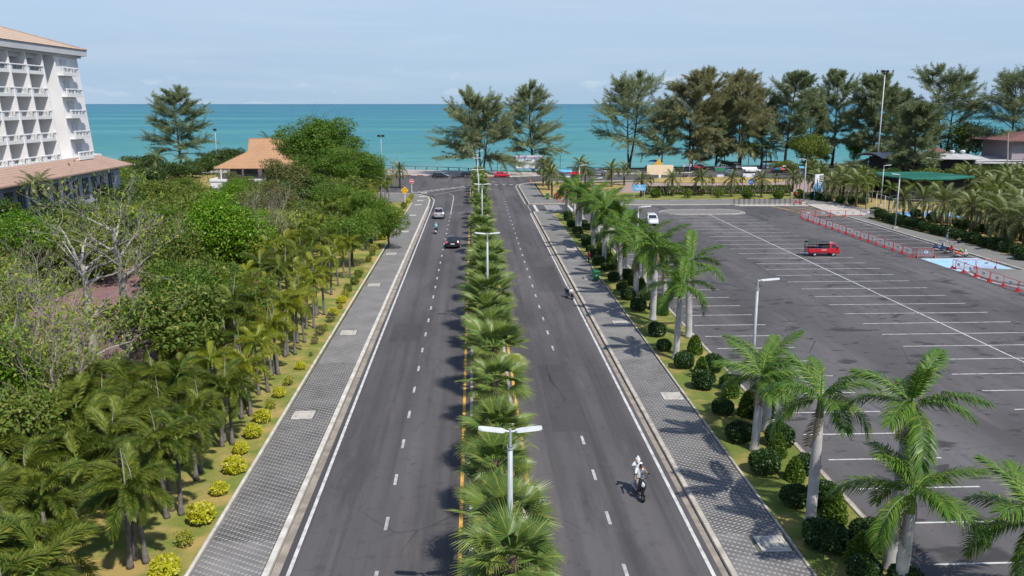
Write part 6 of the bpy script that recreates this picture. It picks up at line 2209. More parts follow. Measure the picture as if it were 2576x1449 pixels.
person('person in beige clothes standing on the lawn edge by the lamp', (62.4, 165.4), R(-70), dict(wrr=(.2, -.1, 1.3), elr=(.08, -.2, 1.15)), 'beige', 'beige', None, 'white', 'short', None, .13)
person('person in red shirt and white cap standing on the lawn edge by the lamp', (63.3, 165.4), R(-80), dict(wrr=(.18, -.1, 1.35), elr=(.1, -.22, 1.15)), 'red', 'black', None, 'white', 'none', cap('white'), .13)
for k, (px, py, a, b_, lab) in enumerate(((2148, 750, 'white', 'black', 'person in white behind the orange barrier'), (2098, 757, 'red', 'black', 'person in red beside the motorbike behind the orange barrier'), (2372, 661, 'yellow', 'navy', 'person in yellow near the parked cars left of the cream board'), (3150, 619, 'red', 'dark', 'person in red sitting on the sand between casuarina trunks'))):
    person(lab, gf(px, py), R(-90 + 60 * k), {} if k < 3 else SIT, a, b_, None, 'black', 'short', None, .05 if k > 1 else .13)

# beach umbrellas, stalls and flags seen between the palms
def parasol(label, loc, m_, h=2.2, r=1.3):
    t = thing('beach_umbrella', label, 'umbrella', (loc[0], loc[1], .04), 0, 'beach umbrellas along the beach')
    MB().tube([(0, 0, 0), (0, 0, h + .3)], .025, 5).build('pole', M['lampwhite'], t)
    for s_ in range(8):
        a0, a1 = s_ * PI / 4, (s_ + 1) * PI / 4
        MB().add([(0, 0, h + .3), (r * .6 * math.cos(a0), r * .6 * math.sin(a0), h + .12), (r * .6 * math.cos(a1), r * .6 * math.sin(a1), h + .12), (r * math.cos(a0), r * math.sin(a0), h - .25), (r * math.cos(a1), r * math.sin(a1), h - .25)], [(0, 1, 2), (1, 3, 4, 2)]).build('canopy_panel', m_[s_ % len(m_)], t)
parasol('red blue and green beach umbrella right of the white parked car', gf(2935, 662), [M['signred'], M['signblue'], M['bingreen']], 1.9, 1.5)
parasol('blue beach umbrella left of the golden gable', gf(2462, 640), [M['signblue'], M['skyblue']], 2.6, 1.9)
parasol('red and white beach umbrella behind the parked white car', gf(2952, 652), [M['signred'], M['signwhite']], 2.0, 1.4)
def stall(label, loc, w, m_, h=2.3, z0=.03):
    t = thing('market_stall', label, 'stall', (loc[0], loc[1], z0), 0, 'food stalls by the beach parking')
    for x in (-w / 2, w / 2):
        for y in (-.9, .9):
            MB().tube([(x, y, 0), (x, y, h)], .035, 5).build('post', M['steel'], t)
    MB().add([(-w / 2 - .2, -1.2, h - .15), (w / 2 + .2, -1.2, h - .15), (w / 2 + .2, 0, h + .35), (-w / 2 - .2, 0, h + .35), (w / 2 + .2, 1.2, h - .1), (-w / 2 - .2, 1.2, h - .1)], [(0, 1, 2, 3), (3, 2, 4, 5)]).build('awning', m_, t)
    MB().box((0, 0, .5), (w * .9, 1.1, .95), bev=.03).build('counter', M['signwhite'], t)
stall('food stall with white awning behind the date palms beside the plaza', gf(2818, 668), 3.4, M['signwhite'])
stall('food stall with green crate counter near the parked grey pickup', gf(2708, 668), 2.2, M['bingreen'], 1.9)
stall('low blue awning stall behind the lot lamp', gf(3035, 655), 4.0, M['skyblue'], 1.7)
stall('pale blue tarpaulin stall behind the near date palms', gf(2128, 668), 3.0, M['skyblue'], 1.6)
stall('red and white stall under the casuarinas near the tent umbrellas', gf(2895, 634), 4.0, M['signred'], 1.8)
t = thing('songthaew', 'parked open sided truck with dark canopy near the date palms', 'truck', (*gf(2166, 662), .03), .05)
MB().box((0, 0, .75), (4.2, 1.6, .7), bev=.05).build('body', M['red'], t)
MB().box((0, 0, 2.2), (4.4, 1.8, .12), bev=.04).build('canopy', M['black'], t)
for x in (-2.0, -.7, .7, 2.0):
    for s_ in (-1, 1):
        MB().tube([(x, s_ * .78, 1.0), (x, s_ * .78, 2.2)], .04, 5).build('post', M['black'], t)
for x in (-1.3, 1.3):
    for s_ in (-1, 1):
        add_wheel(t, x, s_ * .7, .33)
for k, (px, py) in enumerate(((2572, 661), (2596, 660))):
    t = thing('flag', 'red white and blue flag on a short pole near the black car, %s one' % ('left' if k == 0 else 'right'), 'flag', (*gf(px, py), .04), 0, 'flags near the parked cars')
    MB().tube([(0, 0, 0), (0, 0, 3.1)], .03, 5).build('pole', M['lampwhite'], t)
    for q, c_ in enumerate(('signred', 'signwhite', 'signblue', 'signwhite', 'signred')):
        MB().box((.12 + .05 * q, 0, 2.2 + .17 * q), (.5, .02, .16)).build('stripe', M[c_], t)
mb = MB()
mb.box((14.27, 95.0, .17), (.5, .35, .2), bev=.08)
tag(mb.build('bag', M['black']), 'black bag lying on the grass beside the clipped bushes', 'bag')

# ================================================================ PLANTING
ORD = lambda n: '%d%s' % (n, 'th' if 10 <= n % 100 <= 20 else {1: 'st', 2: 'nd', 3: 'rd'}.get(n % 10, 'th'))
# ---- fan palms down the median
fan_palm((1.05, 24.4), 4.6, 1.08, 99, 'fan palm in the median strip', True, 3)
y = 31.0
k = 0
while y < 196:
    if not 149 < y < 160:
        far = y > 86
        yel = 9 if 49 < y < 54 else (2 if k % 3 == 0 else 0)
        fan_palm((1.08 + random.uniform(-.12, .12), y), (2.5 if y < 40 else 2.2 if y < 48 else 2.7 if y < 60 else 3.2) * random.uniform(.85, 1.18), (1.25 if y < 40 else 1.2 if y < 48 else 1.42 if y < 60 else 1.4 if y < 100 else 1.12) * random.uniform(.84, 1.1), 100 + k, 'fan palm in the median strip', not far, yel)
        k += 1
    y += 5.45 + random.uniform(-.5, .5)
# low planting under them
gcl = []
for y0, y1 in ((8, 145), (163, 196)):
    n = int((y1 - y0) * 60)
    P = np.stack([rng.uniform(-.1, 2.05, n), rng.uniform(y0, y1, n), np.full(n, .1)], 1)
    clump = np.sin(P[:, 1] * 1.1) + np.sin(P[:, 1] * .37 + 1) + .6 * np.sin(P[:, 0] * 4)
    gcl.append(P[clump > .2])
P = np.concatenate(gcl)
P[:, 2] += rng.random(len(P)) * .3
V, F = leaves(P, unit(rng.normal(size=(len(P), 3)) + [0, 0, .6]), rdir(len(P)) + [0, 0, .6], .22, .5)
o = stuff(put(npmesh('ground_cover', V, F, L['dark']), 'ground_cover'))
tag(o, 'low dark ground cover growing under the median palms', 'ground cover')

# ---- royal palms in the right planting strip: base and crown in the photo
ROY = [((2131, 803), 728, 0), ((2172, 876), 768, 0), ((2185, 872), 760, 1), ((2234, 940), 808, 0), ((2274, 986), 838, 1), ((2334, 1056), 930, 0), ((2392, 1127), 1000, 1), ((2458, 1209), 990, 0), ((2544, 1357), 1095, 0),
       ((2164, 812), 735, 0), ((2243, 878), 790, 1), ((2352, 1019), 925, 0), ((2431, 1091), 960, 1), ((2503, 1129), 1030, 0), ((2593, 1274), 1060, 1), ((2841, 1701), 1445, 0), ((2885, 1628), 1405, 0), ((3050, 1978), 1535, 0), ((3343, 2155), 1560, 1), ((3385, 2235), 1890, 1), ((3850, 2310), 2010, 0),
       ((2300, 905), 800, 1), ((2330, 940), 815, 0), ((2395, 985), 870, 0), ((2210, 838), 745, 1)]
NEARL = {(3050, 1978): 'royal palm with stout pale trunk nearest the bottom right utility cover', (3343, 2155): 'taller of the two crossing royal palms at bottom right', (3385, 2235): 'shorter of the two crossing royal palms, with a brown hanging frond',
         (3850, 2310): 'royal palm cut off by the bottom right picture corner', (2841, 1701): 'slim royal palm standing among the near clipped bushes', (2885, 1628): 'royal palm just behind the slim one, close to the lot kerb', (2593, 1274): 'stout royal palm with drooping brown frond beside the lot kerb', (2544, 1357): 'royal palm with a small pale green crown beside the stout one'}
for k, (b_, cy_, dry) in enumerate(ROY):
    x, y = gf(*b_)
    zc = gy(b_[0] / 1.4969, cy_ / 1.4969, y)[1]
    if y > 80:
        x = min(x, 17.2)
    royal_palm((x, y), max(2.8, zc - .55 + (1.1 if y > 60 else 0)), 1.06 if y < 60 else 1.24 if y < 112 else 1.1, 300 + k, NEARL.get(b_, 'royal palm in the planting strip beside the parking lot'), 12, dry=2 if dry else k % 2, yel=1 if k % 4 == 1 else 0, row='royal palms between the pavement and the lot')

# ---- clipped bushes under the royal palms
BALL = [bush_mesh('clipped_bush', (.74, .72, .58), L['clip'], 2600, .15, .6, 'box') for _ in range(3)]
CONE = [bush_mesh('clipped_cone', (.6, .6, .78), L['cone'], 2600, .15, .6, 'cone') for _ in range(2)]
LOWB = [bush_mesh('clipped_bush_light', (.6, .58, .5), L['cone'], 2000, .15, .6) for _ in range(1)]
z4 = lambda x, y: (2050 + x / 2.4147, 700 + y / 2.4147)
z5 = lambda x, y: (2400 + x / 1.4957, 1200 + y / 1.4957)
z8 = lambda x, y: (2900 + x / 1.3556, 1100 + y / 1.3556)
DB = [z4(*q) for q in ((213, 252), (215, 288), (240, 322), (250, 345), (300, 405), (322, 440), (370, 468), (385, 515), (420, 565), (458, 612), (492, 680), (558, 730), (632, 822), (755, 805), (706, 908), (762, 985), (855, 1083), (925, 990), (480, 480), (330, 345), (360, 330), (395, 370))]
DB += [z5(*q) for q in ((112, 62), (150, 142), (262, 237), (370, 350), (482, 492), (577, 640), (716, 812), (888, 992), (1022, 1212), (427, 255), (520, 352), (697, 520), (803, 662), (960, 815), (1045, 992))]
DB += [z8(*q) for q in ((300, 1255), (480, 1412), (275, 1033), (500, 1242), (690, 1455))]
CN = [z4(*q) for q in ((505, 560), (540, 600), (640, 715), (600, 650), (1072, 1110), (1012, 1065), (800, 850), (880, 890), (450, 470))] + [z5(*q) for q in ((325, 152), (362, 262), (525, 390), (625, 492), (786, 712), (890, 842))] + [z8(*q) for q in ((330, 1098), (470, 1330))]
for k, q in enumerate(DB):
    x, y = gf(*q, z=.6)
    s_ = .8 + .1 * math.sin(k * 2.1) + (.06 if y < 60 else 0)
    bush(BALL[k % 3], 'clipped_bush', 'dark green clipped ball bush in the royal palm strip', (min(x, 17.1), y, .08), (s_, s_, s_ * .98), 'clipped dark bushes in the palm strip', k * 1.3)
for k, q in enumerate(CN):
    x, y = gf(*q, z=.7)
    s_ = .82 + .1 * math.sin(k * 1.7)
    bush(CONE[k % 2], 'clipped_cone_bush', 'lighter green cone clipped bush in the royal palm strip', (min(x, 17.1), y, .08), s_, 'clipped cone bushes in the palm strip', k * 1.9)

# ---- golden bushes along the left pavement
GOLD = [bush_mesh('golden_bush', (.5, .48, .36), L['yel'], 1200, .13, .65, core=False, loose=.12) for _ in range(2)]
GOLD2 = [bush_mesh('thin_golden_bush', (.42, .42, .38), L['yel2'], 420, .13, .6, core=False, loose=.35)]
GRB = [bush_mesh('green_bush', (.46, .46, .42), L['mid'], 700, .13, .6, core=False, loose=.2)]
DULL = [bush_mesh('dull_bush', (.42, .42, .38), L['drybush'], 520, .1, .5, core=False, loose=.3)]
zl = lambda x, y: (900 + x / 2.07, 1000 + y / 2.07)
zm = lambda x, y: (1100 + x / 1.638, 700 + y / 1.638)
GB_ = [((415 * 1.4969, 1438 * 1.4969), 'g', 1.15), ((465 * 1.4969, 1360 * 1.4969), 's', .95), ((507 * 1.4969, 1300 * 1.4969), 'g', 1.15), ((552 * 1.4969, 1231 * 1.4969), 'g', .88), ((591 * 1.4969, 1178 * 1.4969), 'g', 1.05), ((606 * 1.4969, 1130 * 1.4969), 'g', .92), ((637 * 1.4969, 1088 * 1.4969), 'g', .9),
       ((660 * 1.4969, 1052 * 1.4969), 'g', 1.15), ((680 * 1.4969, 1020 * 1.4969), 's', .75), ((703 * 1.4969, 988 * 1.4969), 'g', .92), ((726 * 1.4969, 959 * 1.4969), 's', .75), ((756 * 1.4969, 921 * 1.4969), 'g', .85)]
for q, c_, s_ in (((560, 678), 'd', .35), ((590, 588), 'd', .9), ((632, 523), 'd', 1.0), ((670, 483), 's', .8), ((718, 415), 'd', 1.0), ((736, 368), 'g', .95), ((787, 320), 's', .7), ((800, 272), 'g', .95), ((830, 230), 's', 1.0), ((850, 188), 'n', .95), ((903, 132), 'n', 1.1), ((930, 74), 'n', .9), ((958, 47), 's', .8)):
    GB_.append((zl(*q), c_, s_))
for q, c_, s_ in (((474, 457), 's', .95), ((495, 417), 'n', .9), ((507, 390), 's', 1.15), ((540, 362), 'd', .5), ((558, 321), 'g', 1.0), ((582, 289), 'g', .95), ((603, 268), 's', .7), ((650, 176), 'g', 1.2), ((663, 168), 's', 1.0), ((677, 151), 's', .8), ((690, 130), 'n', 1.2), ((715, 96), 'g', 1.2), ((728, 84), 's', 1.2), ((738, 68), 's', 1.3)):
    GB_.append((zm(*q), c_, s_))
for k, (q, c_, s_) in enumerate(GB_):
    x, y = gf(*q, z=.35)
    me, nm, lab = dict(g=(GOLD[k % 2], 'golden_bush', 'round bright yellow bush on the left verge'), s=(GOLD2[0], 'golden_bush', 'thin straggly yellow bush on the left verge'), n=(GRB[0], 'green_bush', 'small green bush on the left verge'), d=(DULL[0], 'dull_bush', 'dull brownish bush on the left verge'))[c_]
    bush(me, nm, lab, (x, y, .08), s_ * (.95 + .12 * math.sin(k * 3.3)), 'small bushes along the left verge', k * 2.2)

# ---- foxtail palms on the left: the front ones stand where the photo shows their trunks
z7 = lambda x, y: (x / 1.884, 1400 + y / 1.884)
FX = [z7(*q) for q in ((1780, 322), (1715, 342), (1735, 307), (1575, 542), (1590, 510), (1650, 525), (1525, 262), (1395, 780), (1425, 720), (1287, 1027), (1225, 1002), (1187, 1052), (1040, 1367), (925, 1402), (965, 1342))]
FX += [zl(*q) for q in ((817, 105), (867, 101), (775, 167), (720, 236), (666, 392), (600, 402), (614, 388), (585, 497), (512, 608), (526, 502), (437, 702), (457, 612), (380, 710), (361, 722), (308, 860), (254, 868), (276, 850), (228, 997), (156, 1022))]
FX += [zm(*q) for q in ((465, 402), (440, 405), (495, 370), (512, 340), (530, 303), (548, 282), (490, 335))]
fp = []
for q in FX:
    fp.append((*gf(*q), True))
def ok(x, y, d, pts):
    return all((x - a) ** 2 + (y - b_) ** 2 > d * d for a, b_, *_ in pts)
rr = random.Random(5)
tries = 0
while tries < 4200:
    tries += 1
    y = rr.uniform(17, 168)
    if tries < 2400:
        y = rr.uniform(17, 52)
        x = rr.uniform(-27 + (y - 17) * .12, -17.4 if y > 29.5 else -14.9)
        d = 1.6
    else:
        x = rr.uniform(-21, -16.4)
        d = 2.3 if y < 100 else 2.6
    if ok(x, y, d, fp):
        fp.append((x, y, False))
fp.sort(key=lambda q: q[1])
for k, (x, y, front) in enumerate(fp):
    far = y > 120
    yellow = front and y > 46 or (y > 55 and rr.random() < .35)
    fox_palm((x, y), (rr.uniform(2.4, 3.1) if front else rr.uniform(1.5, 2.3)) if y < 60 else rr.uniform(2.8, 3.8), (rr.uniform(.82, .95) if front else rr.uniform(.95, 1.22)) if y < 48 else rr.uniform(.78, .95), 700 + k, ('pale yellow green foxtail palm in the row beside the left verge' if yellow else 'dark green foxtail palm in the grove left of the verge'), yellow, 'foxtail palms along the left side', 9 if not far else 8, rr.random() < .3)

# ---- the wood on the left
def T_(key, *a, **kw):
    return tree_meshes(key, *a, **kw)
SP = {}
SP['tama'] = T_('feathery_tree', 11, 15.5, 9.5, .45, M['bark'], L['tama'], 15, .36, .42, blob=.22, flat=.75, levels=3, nlimb=14, maxblobs=90, low=.12, first=.1)
SP['tama2'] = T_('feathery_tree', 12, 8.5, 6.0, .28, M['bark'], L['tama'], 20, .3, .42, blob=.24, flat=.6, levels=2, nlimb=8)
SP['dark'] = T_('dark_tree', 21, 7.0, 4.6, .22, M['bark'], L['dark'], 20, .30, .6, blob=.3, flat=.8)
SP['dark2'] = T_('dark_tree', 22, 6.0, 5.0, .22, M['bark'], L['dark'], 20, .34, .6, blob=.28, flat=.8)
SP['bright'] = T_('bright_tree', 31, 9.5, 5.2, .26, M['bark'], L['bright'], 20, .28, .6, blob=.3, flat=.9, low=.1, first=.18)
SP['mid'] = T_('mid_tree', 41, 6.5, 4.6, .2, M['bark'], L['mid'], 17, .36, .42, blob=.28, flat=.75)
SP['mid2'] = T_('mid_tree', 42, 7.5, 5.2, .22, M['palebark'], L['mid'], 15, .38, .4, blob=.25, flat=.75)
SP['olive'] = T_('olive_tree', 51, 10.5, 6.4, .3, M['bark'], L['olive'], 18, .34, .45, blob=.27, flat=.85, maxblobs=44)
SP['lime'] = T_('lime_tree', 61, 5.0, 4.0, .16, M['palebark'], L['lime'], 15, .28, .55, blob=.26, flat=.7)
SP['rust'] = T_('pod_shrub', 71, 4.6, 4.4, .16, M['bark'], L['tama'], 22, .26, .42, blob=.28, flat=.6, extra=(L['rust'], .16))
SP['shrub'] = T_('green_shrub', 81, 3.2, 3.2, .1, M['bark'], L['mid'], 24, .24, .5, blob=.36, flat=.8, first=.12, low=.05)
SP['shrub2'] = T_('dark_shrub', 82, 3.0, 3.0, .1, M['bark'], L['dark'], 24, .25, .55, blob=.36, flat=.8, first=.12, low=.05)
LOOK = dict(tama2='feathery green tree', dark='dark leafy tree', dark2='broad dark leafy tree', bright='bright green tree', mid='narrow leaved green tree', mid2='loose green pale trunked tree', olive='dull olive green tree', lime='pale lime green sapling', rust='green shrub with rusty seed pods', shrub='rounded green shrub', shrub2='rounded dark shrub')
NM = dict(tama2='feathery_tree', dark='leafy_tree', dark2='leafy_tree', bright='leafy_tree', mid='narrow_leaf_tree', mid2='narrow_leaf_tree', olive='olive_tree', lime='young_tree', rust='pod_shrub', shrub='shrub', shrub2='shrub')
BASEH = dict(tama=15.5, tama2=8.5, dark=7, dark2=6, bright=9.5, mid=6.5, mid2=7.5, olive=10.5, lime=5, rust=4.6, shrub=3.2, shrub2=3.0)
LANDMARKS = [((-58, 120), 'below the white hotel'), ((-48, 200), 'near the orange roofed villa'), ((-32, 70), 'beside the red brown paving'), ((-20, 100), 'behind the foxtail palm row'), ((-30, 160), 'near the big feathery tree'), ((-80, 230), 'towards the sea left of the villa'), ((-35, 40), 'in the near left corner')]
hero = []
def pxof(x, y, z):
    z -= CAM_H
    c = x * math.sin(_y) * math.cos(_p) + y * math.cos(_y) * math.cos(_p) - z * math.sin(_p)
    r = x * math.cos(_y) - y * math.sin(_y)
    u = x * math.sin(_y) * math.sin(_p) + y * math.cos(_y) * math.sin(_p) + z * math.cos(_p)
    return (1288 + FPX * r / c, 724.5 - FPX * u / c)
def htree(kind, px, py, h, label=None, rz=0.0, name=None, sx=1.0, dz=0.0):
    """a tree whose top shows at (px, py) and that is h metres tall"""
    x, y = g(px, py, h)
    s_ = h / BASEH[kind]
    hero.append((x, y, 3.2 * s_ if kind != 'tama' else 8))
    return place_tree(SP[kind], name or NM.get(kind, 'big_tree'), label, 'shrub' if 'shrub' in kind or kind == 'rust' else 'tree', (x, y, -.03 + dz), rz, (s_ * sx, s_ * sx, s_), 'trees of the left wood')
x, y = -34.5, 190
place_tree(SP['tama'], 'big_feathery_tree', 'big dense feathery green tree hiding the right half of the villa', 'tree', (x, y, 0), .4, (1.25, 1.15, 1.05), 'trees of the left wood'); hero.append((x, y, 8))
place_tree(SP['tama'], 'big_feathery_tree', 'lower feathery green tree in front of the big one', 'tree', (-25, 168, 0), 2.2, (.95, .95, .68), 'trees of the left wood'); hero.append((-24, 168, 6))
place_tree(SP['olive'], 'olive_tree', 'large olive green tree with dry tips below the villa terrace', 'tree', (-34.5, 158, 0), 1.0, (1.0, 1.0, .8), 'trees of the left wood'); hero.append((-36.5, 158, 6))
htree('bright', 545, 500, 9.0, 'bright green tree standing out in the middle of the left wood', .3)
htree('olive', 690, 455, 6.5, 'olive tree crown right of the terrace stairs', 2.5)
htree('dark', 205, 428, 6.6, 'dark sea grape tree in front of the hotel podium', .2, sx=1.35)
htree('dark2', 265, 470, 6.0, 'dark sea grape tree right of the hotel podium corner', 1.2, sx=1.1)
htree('lime', 310, 440, 5.0, 'yellowish bush at the corner of the hotel podium', .5, sx=1.2)
htree('shrub2', 340, 462, 4.0, 'dark round shrub between the yellowish bush and dry clearing', .9)
htree('tama2', 470, 445, 5.2, 'round feathery green bush at the edge of the dry clearing', .9, sx=1.1)
htree('dark', 545, 380, 5.5, 'dark sea grape behind the dry clearing, left of the villa', .9, sx=1.25)
htree('dark2', 590, 378, 5.6, 'dark sea grape tree touching the villa roof edge', 2.0, sx=1.1)
htree('dark2', 520, 398, 4.4, 'low dark sea grape between casuarina and villa', 2.6, sx=1.2)
htree('dark2', 480, 408, 4.0, 'low dark bush under the lone casuarina', .4, sx=1.3)
htree('shrub2', 440, 418, 3.6, 'dark bush right of the drooping coconut palm', .7, sx=1.3)
htree('shrub2', 375, 415, 3.6, 'dark bush left of the drooping coconut palm', 1.7, sx=1.3)
htree('shrub2', 345, 402, 4.0, 'scrubby dark bush at the hotel roof tip', 1.6, sx=1.4)
htree('rust', 560, 700, 4.6, 'green shrub covered in rusty seed pods in front of the bright tree', .4, sx=1.15)
htree('rust', 480, 745, 4.4, 'green shrub with rusty pods beside the grey trunked trees', 1.4, sx=1.1)
htree('rust', 640, 730, 4.2, 'smaller rusty podded shrub behind the foxtail palms', 2.4)
htree('mid2', 440, 580, 6.5, 'tall loose green tree left of the bright tree', .4)
htree('mid', 425, 670, 5.4, 'narrow leaved tree overhanging the red brown paving', 1.4, sx=1.0)
htree('bright', 60, 540, 7.5, 'lime green tree at the left picture edge below the hotel', 3.0)
htree('dark2', 40, 520, 6.6, 'dark leafy bush at the left edge against the podium wall', 1.0)
htree('tama2', 930, 478, 7.2, 'feathery dark green tree right of the olive tree', .2)
htree('tama2', 975, 520, 5.6, 'feathery tree leaning over the far foxtail palms', 1.2)
htree('tama2', 880, 530, 6.6, 'feathery tree behind the yellow foxtail palms', 2.2)
htree('lime', 25, 860, 4.2, 'pale lime foliage at the left edge beside bare branches', .3, sx=1.2)
htree('lime', 60, 930, 3.4, 'pale lime foliage under the lichen covered bare tree', 1.3, sx=1.2)
HX = [(-60, 118, 16), (-66, 140, 14), (-64, 100, 14)]
KX = ['dark', 'dark2', 'mid', 'mid2', 'mid', 'tama2', 'olive', 'lime', 'shrub', 'shrub2', 'bright', 'rust']
WX = [2, 1, 5, 5, 4, 4, 2, 3, 2, 1, 2, 1]
fill = []
tries = 0
while tries < 5000 and len(fill) < 230:
    tries += 1
    y = rr.uniform(38, 240)
    x = rr.uniform(-24 - .52 * y * .9, -21.5 if y < 165 else -24)
    if x < -53 and 84 < y < 150 and x < -53.5:
        continue
    if -63 < x < -36 and 190 < y < 222:
        continue
    if y > 222 and x > -30:
        continue
    if -42 < x < -22.5 and 40 < y < 99 and not (x < -37 or (y > 84 and rr.random() < .5)):
        if rr.random() < .93:
            continue
    if g(390, 445)[1] - 25 < y < 235 and -92 < x < -62 and rr.random() < .6:
        continue
    d = 4.4 if y < 90 else 5.4
    a_, b_ = pxof(x, y, 0), pxof(x, y, 6)
    if 40 < a_[0] < 420 and b_[1] - 20 < 1080 and a_[1] > 700 and y < 90:
        continue
    if 385 < a_[0] < 585 and y > 150 and pxof(x, y, 4.5)[1] < 478:
        continue
    if any(u0 < a_[0] < u1 and pxof(x, y, 5)[1] < ut and y < um for u0, u1, ut, um in ((450, 640, 690, g(545, 500, 9)[1]), (620, 750, 665, g(690, 690)[1]), (660, 860, 470, 156), (548, 725, 446, 215))):
        continue
    if not ok(x, y, d, fill) or any((x - a) ** 2 + (y - b_) ** 2 < (c_ * .7) ** 2 for a, b_, c_ in hero):
        continue
    fill.append((x, y))
for k, (x, y) in enumerate(sorted(fill, key=lambda q: q[1])):
    kind = rr.choices(KX, WX)[0]
    if y > 170 and kind in ('bright', 'lime', 'mid2', 'rust'):
        kind = 'dark2'
    lim = 4.2 if y > 185 else (5.6 if y > 140 else 6.2)
    h = min(BASEH[kind] * rr.uniform(.7, 1.1), lim * rr.uniform(.8, 1.1))
    s_ = h / BASEH[kind]
    lm = min(LANDMARKS, key=lambda q: (q[0][0] - x) ** 2 + (q[0][1] - y) ** 2)[1]
    place_tree(SP[kind], NM[kind], f'{LOOK[kind]} {lm}', 'shrub' if 'shrub' in kind or kind == 'rust' else 'tree', (x, y, -.03), rr.uniform(0, 6.28), (s_ * rr.uniform(1.0, 1.3), s_ * rr.uniform(1.0, 1.3), s_), 'trees of the left wood')
# undergrowth: too dense to count
n = 26000
y = rng.uniform(20, 245, n) ** 1.0
x = -21 - rng.random(n) * (10 + .55 * y)
keep = ~((x < -54) & (y > 86) & (y < 148)) & ~((x > -41) & (x < -23.5) & (y > 44) & (y < 98))
P = np.stack([x, y, rng.random(n) * .7], 1)[keep]
V, F = leaves(P, unit(rng.normal(size=(len(P), 3)) + [0, 0, .7]), rdir(len(P)) + [0, 0, .8], .55, .4)
tag(stuff(put(npmesh('undergrowth', V, F, L['mid']), 'undergrowth')), 'tangled low undergrowth beneath the trees of the left wood', 'undergrowth')

# ---- the grey, nearly bare trees
def bare_tree(name, label, loc, seed, h, spread, r0, bark, leaf, nleaf, lsize, lean=(0, 0), levels=4, first=.55, nlimb=5, rise=.05, scale=1.0, kids=3, aspect=.4):
    tubes, tips = skeleton(seed, h, spread, r0, levels, first, nlimb, .2, rise, .66, kids, lean=lean, angle=.75)
    t = thing(name, label, 'tree', loc, 0, 'grey bare limbed trees on the left')
    wood(name, tubes, 7, 3).build('trunk', bark, t, True)
    tp = [q for q in tips if q[0].z > h * .35]
    P = np.repeat(np.array([q[0] for q in tp]), nleaf, 0)
    P = P + rng.normal(size=P.shape) * np.array([.34, .34, .2])
    D = unit(rng.normal(size=P.shape) + [0, 0, -.25])
    V, F = leaves(P, D, unit(rng.normal(size=P.shape) * .6 + [0, 0, 1]), lsize, aspect)
    put(npmesh('crown', V, F, leaf), 'crown', t)
    return t
GT = 'grey bare limbed trees on the left'
x, y = g(238, 905)
bare_tree('grey_trunk_tree', 'tall grey trunked tree with spreading limbs and thin lime leaves, left one', (x, y, 0), 5, 10.8, 7.4, .36, M['palebark'], L['lime'], 3, .3, lean=(-.12, .02), first=.7, nlimb=7, levels=4, rise=.01)
x, y = g(334, 885)
bare_tree('grey_trunk_tree', 'tall grey trunked tree with bare twiggy crown, right one', (x, y, 0), 9, 14.0, 5.6, .34, M['palebark'], L['mid'], 2, .3, lean=(-.09, .02), first=.55, nlimb=8, levels=4, rise=.06)
x, y = g(206, 985)
bare_tree('lichen_tree', 'low forked bare tree with white lichen covered limbs', (x, y, 0), 14, 7.2, 5.6, .26, M['palebark'], L['lime'], 1, .24, lean=(-.06, 0), first=.3, nlimb=6, levels=4, rise=.05)
x, y = g(62, 1075)
bare_tree('pale_limbed_tree', 'pale limbed sparse tree at the left picture edge', (x, y, 0), 23, 8.0, 5.0, .22, M['palebark'], L['lime'], 5, .24, first=.35, nlimb=6, levels=4, rise=.05)
x, y = g(150, 1120)
bare_tree('twiggy_tree', 'thin twiggy bare tree above the near foxtail palms', (x, y, 0), 27, 6.0, 4.6, .14, M['twig'], L['lime'], 2, .22, lean=(.1, .05), first=.25, nlimb=7, levels=4, rise=.07)
for k, (px, py, h_, lab) in enumerate(((52, 960, 5.5, 'low twiggy bare tree at the left edge, lower one'), (120, 1000, 6.0, 'pale many branched bare tree before the red brown paving'), (20, 1120, 5.2, 'brownish bare tree in the near left corner'), (175, 1075, 5.0, 'small grey twig tree above the dark foxtail palms'), (95, 860, 7.0, 'slender pale bare tree left of the lichen covered one'))):
    x, y = g(px, py)
    bare_tree('twiggy_tree', lab, (x, y, 0), 60 + k, h_, h_ * .8, .15, M['palebark'] if k % 2 else M['twig'], L['lime'] if k % 2 else L['olive'], 2 + k % 2 * 2, .24, lean=(.05 * (k - 2), .03), first=.25, nlimb=7, levels=4, rise=.05)
x, y = g(690, 690)
bare_tree('dead_tree', 'leafless grey tree between the bright tree and foxtail palms', (x, y, 0), 33, 7.8, 5.2, .2, M['twig'], L['drybush'], 1, .2, lean=(.05, 0), first=.15, nlimb=9, levels=4, rise=.1)
x, y = g(640, 650)
bare_tree('dead_tree', 'brownish dry shrub beside the leafless grey tree', (x, y, 0), 37, 6.4, 4.2, .14, M['twig'], L['drybush'], 4, .2, first=.12, nlimb=9, levels=4, rise=.1)
x, y = g(1030, 470)
bare_tree('dead_tree', 'bare twiggy shrub at the seafront left of the date palm', (-19.5, 214, 0), 39, 5.0, 3.6, .1, M['twig'], L['drybush'], 1, .2, first=.12, nlimb=8, levels=3, rise=.1)

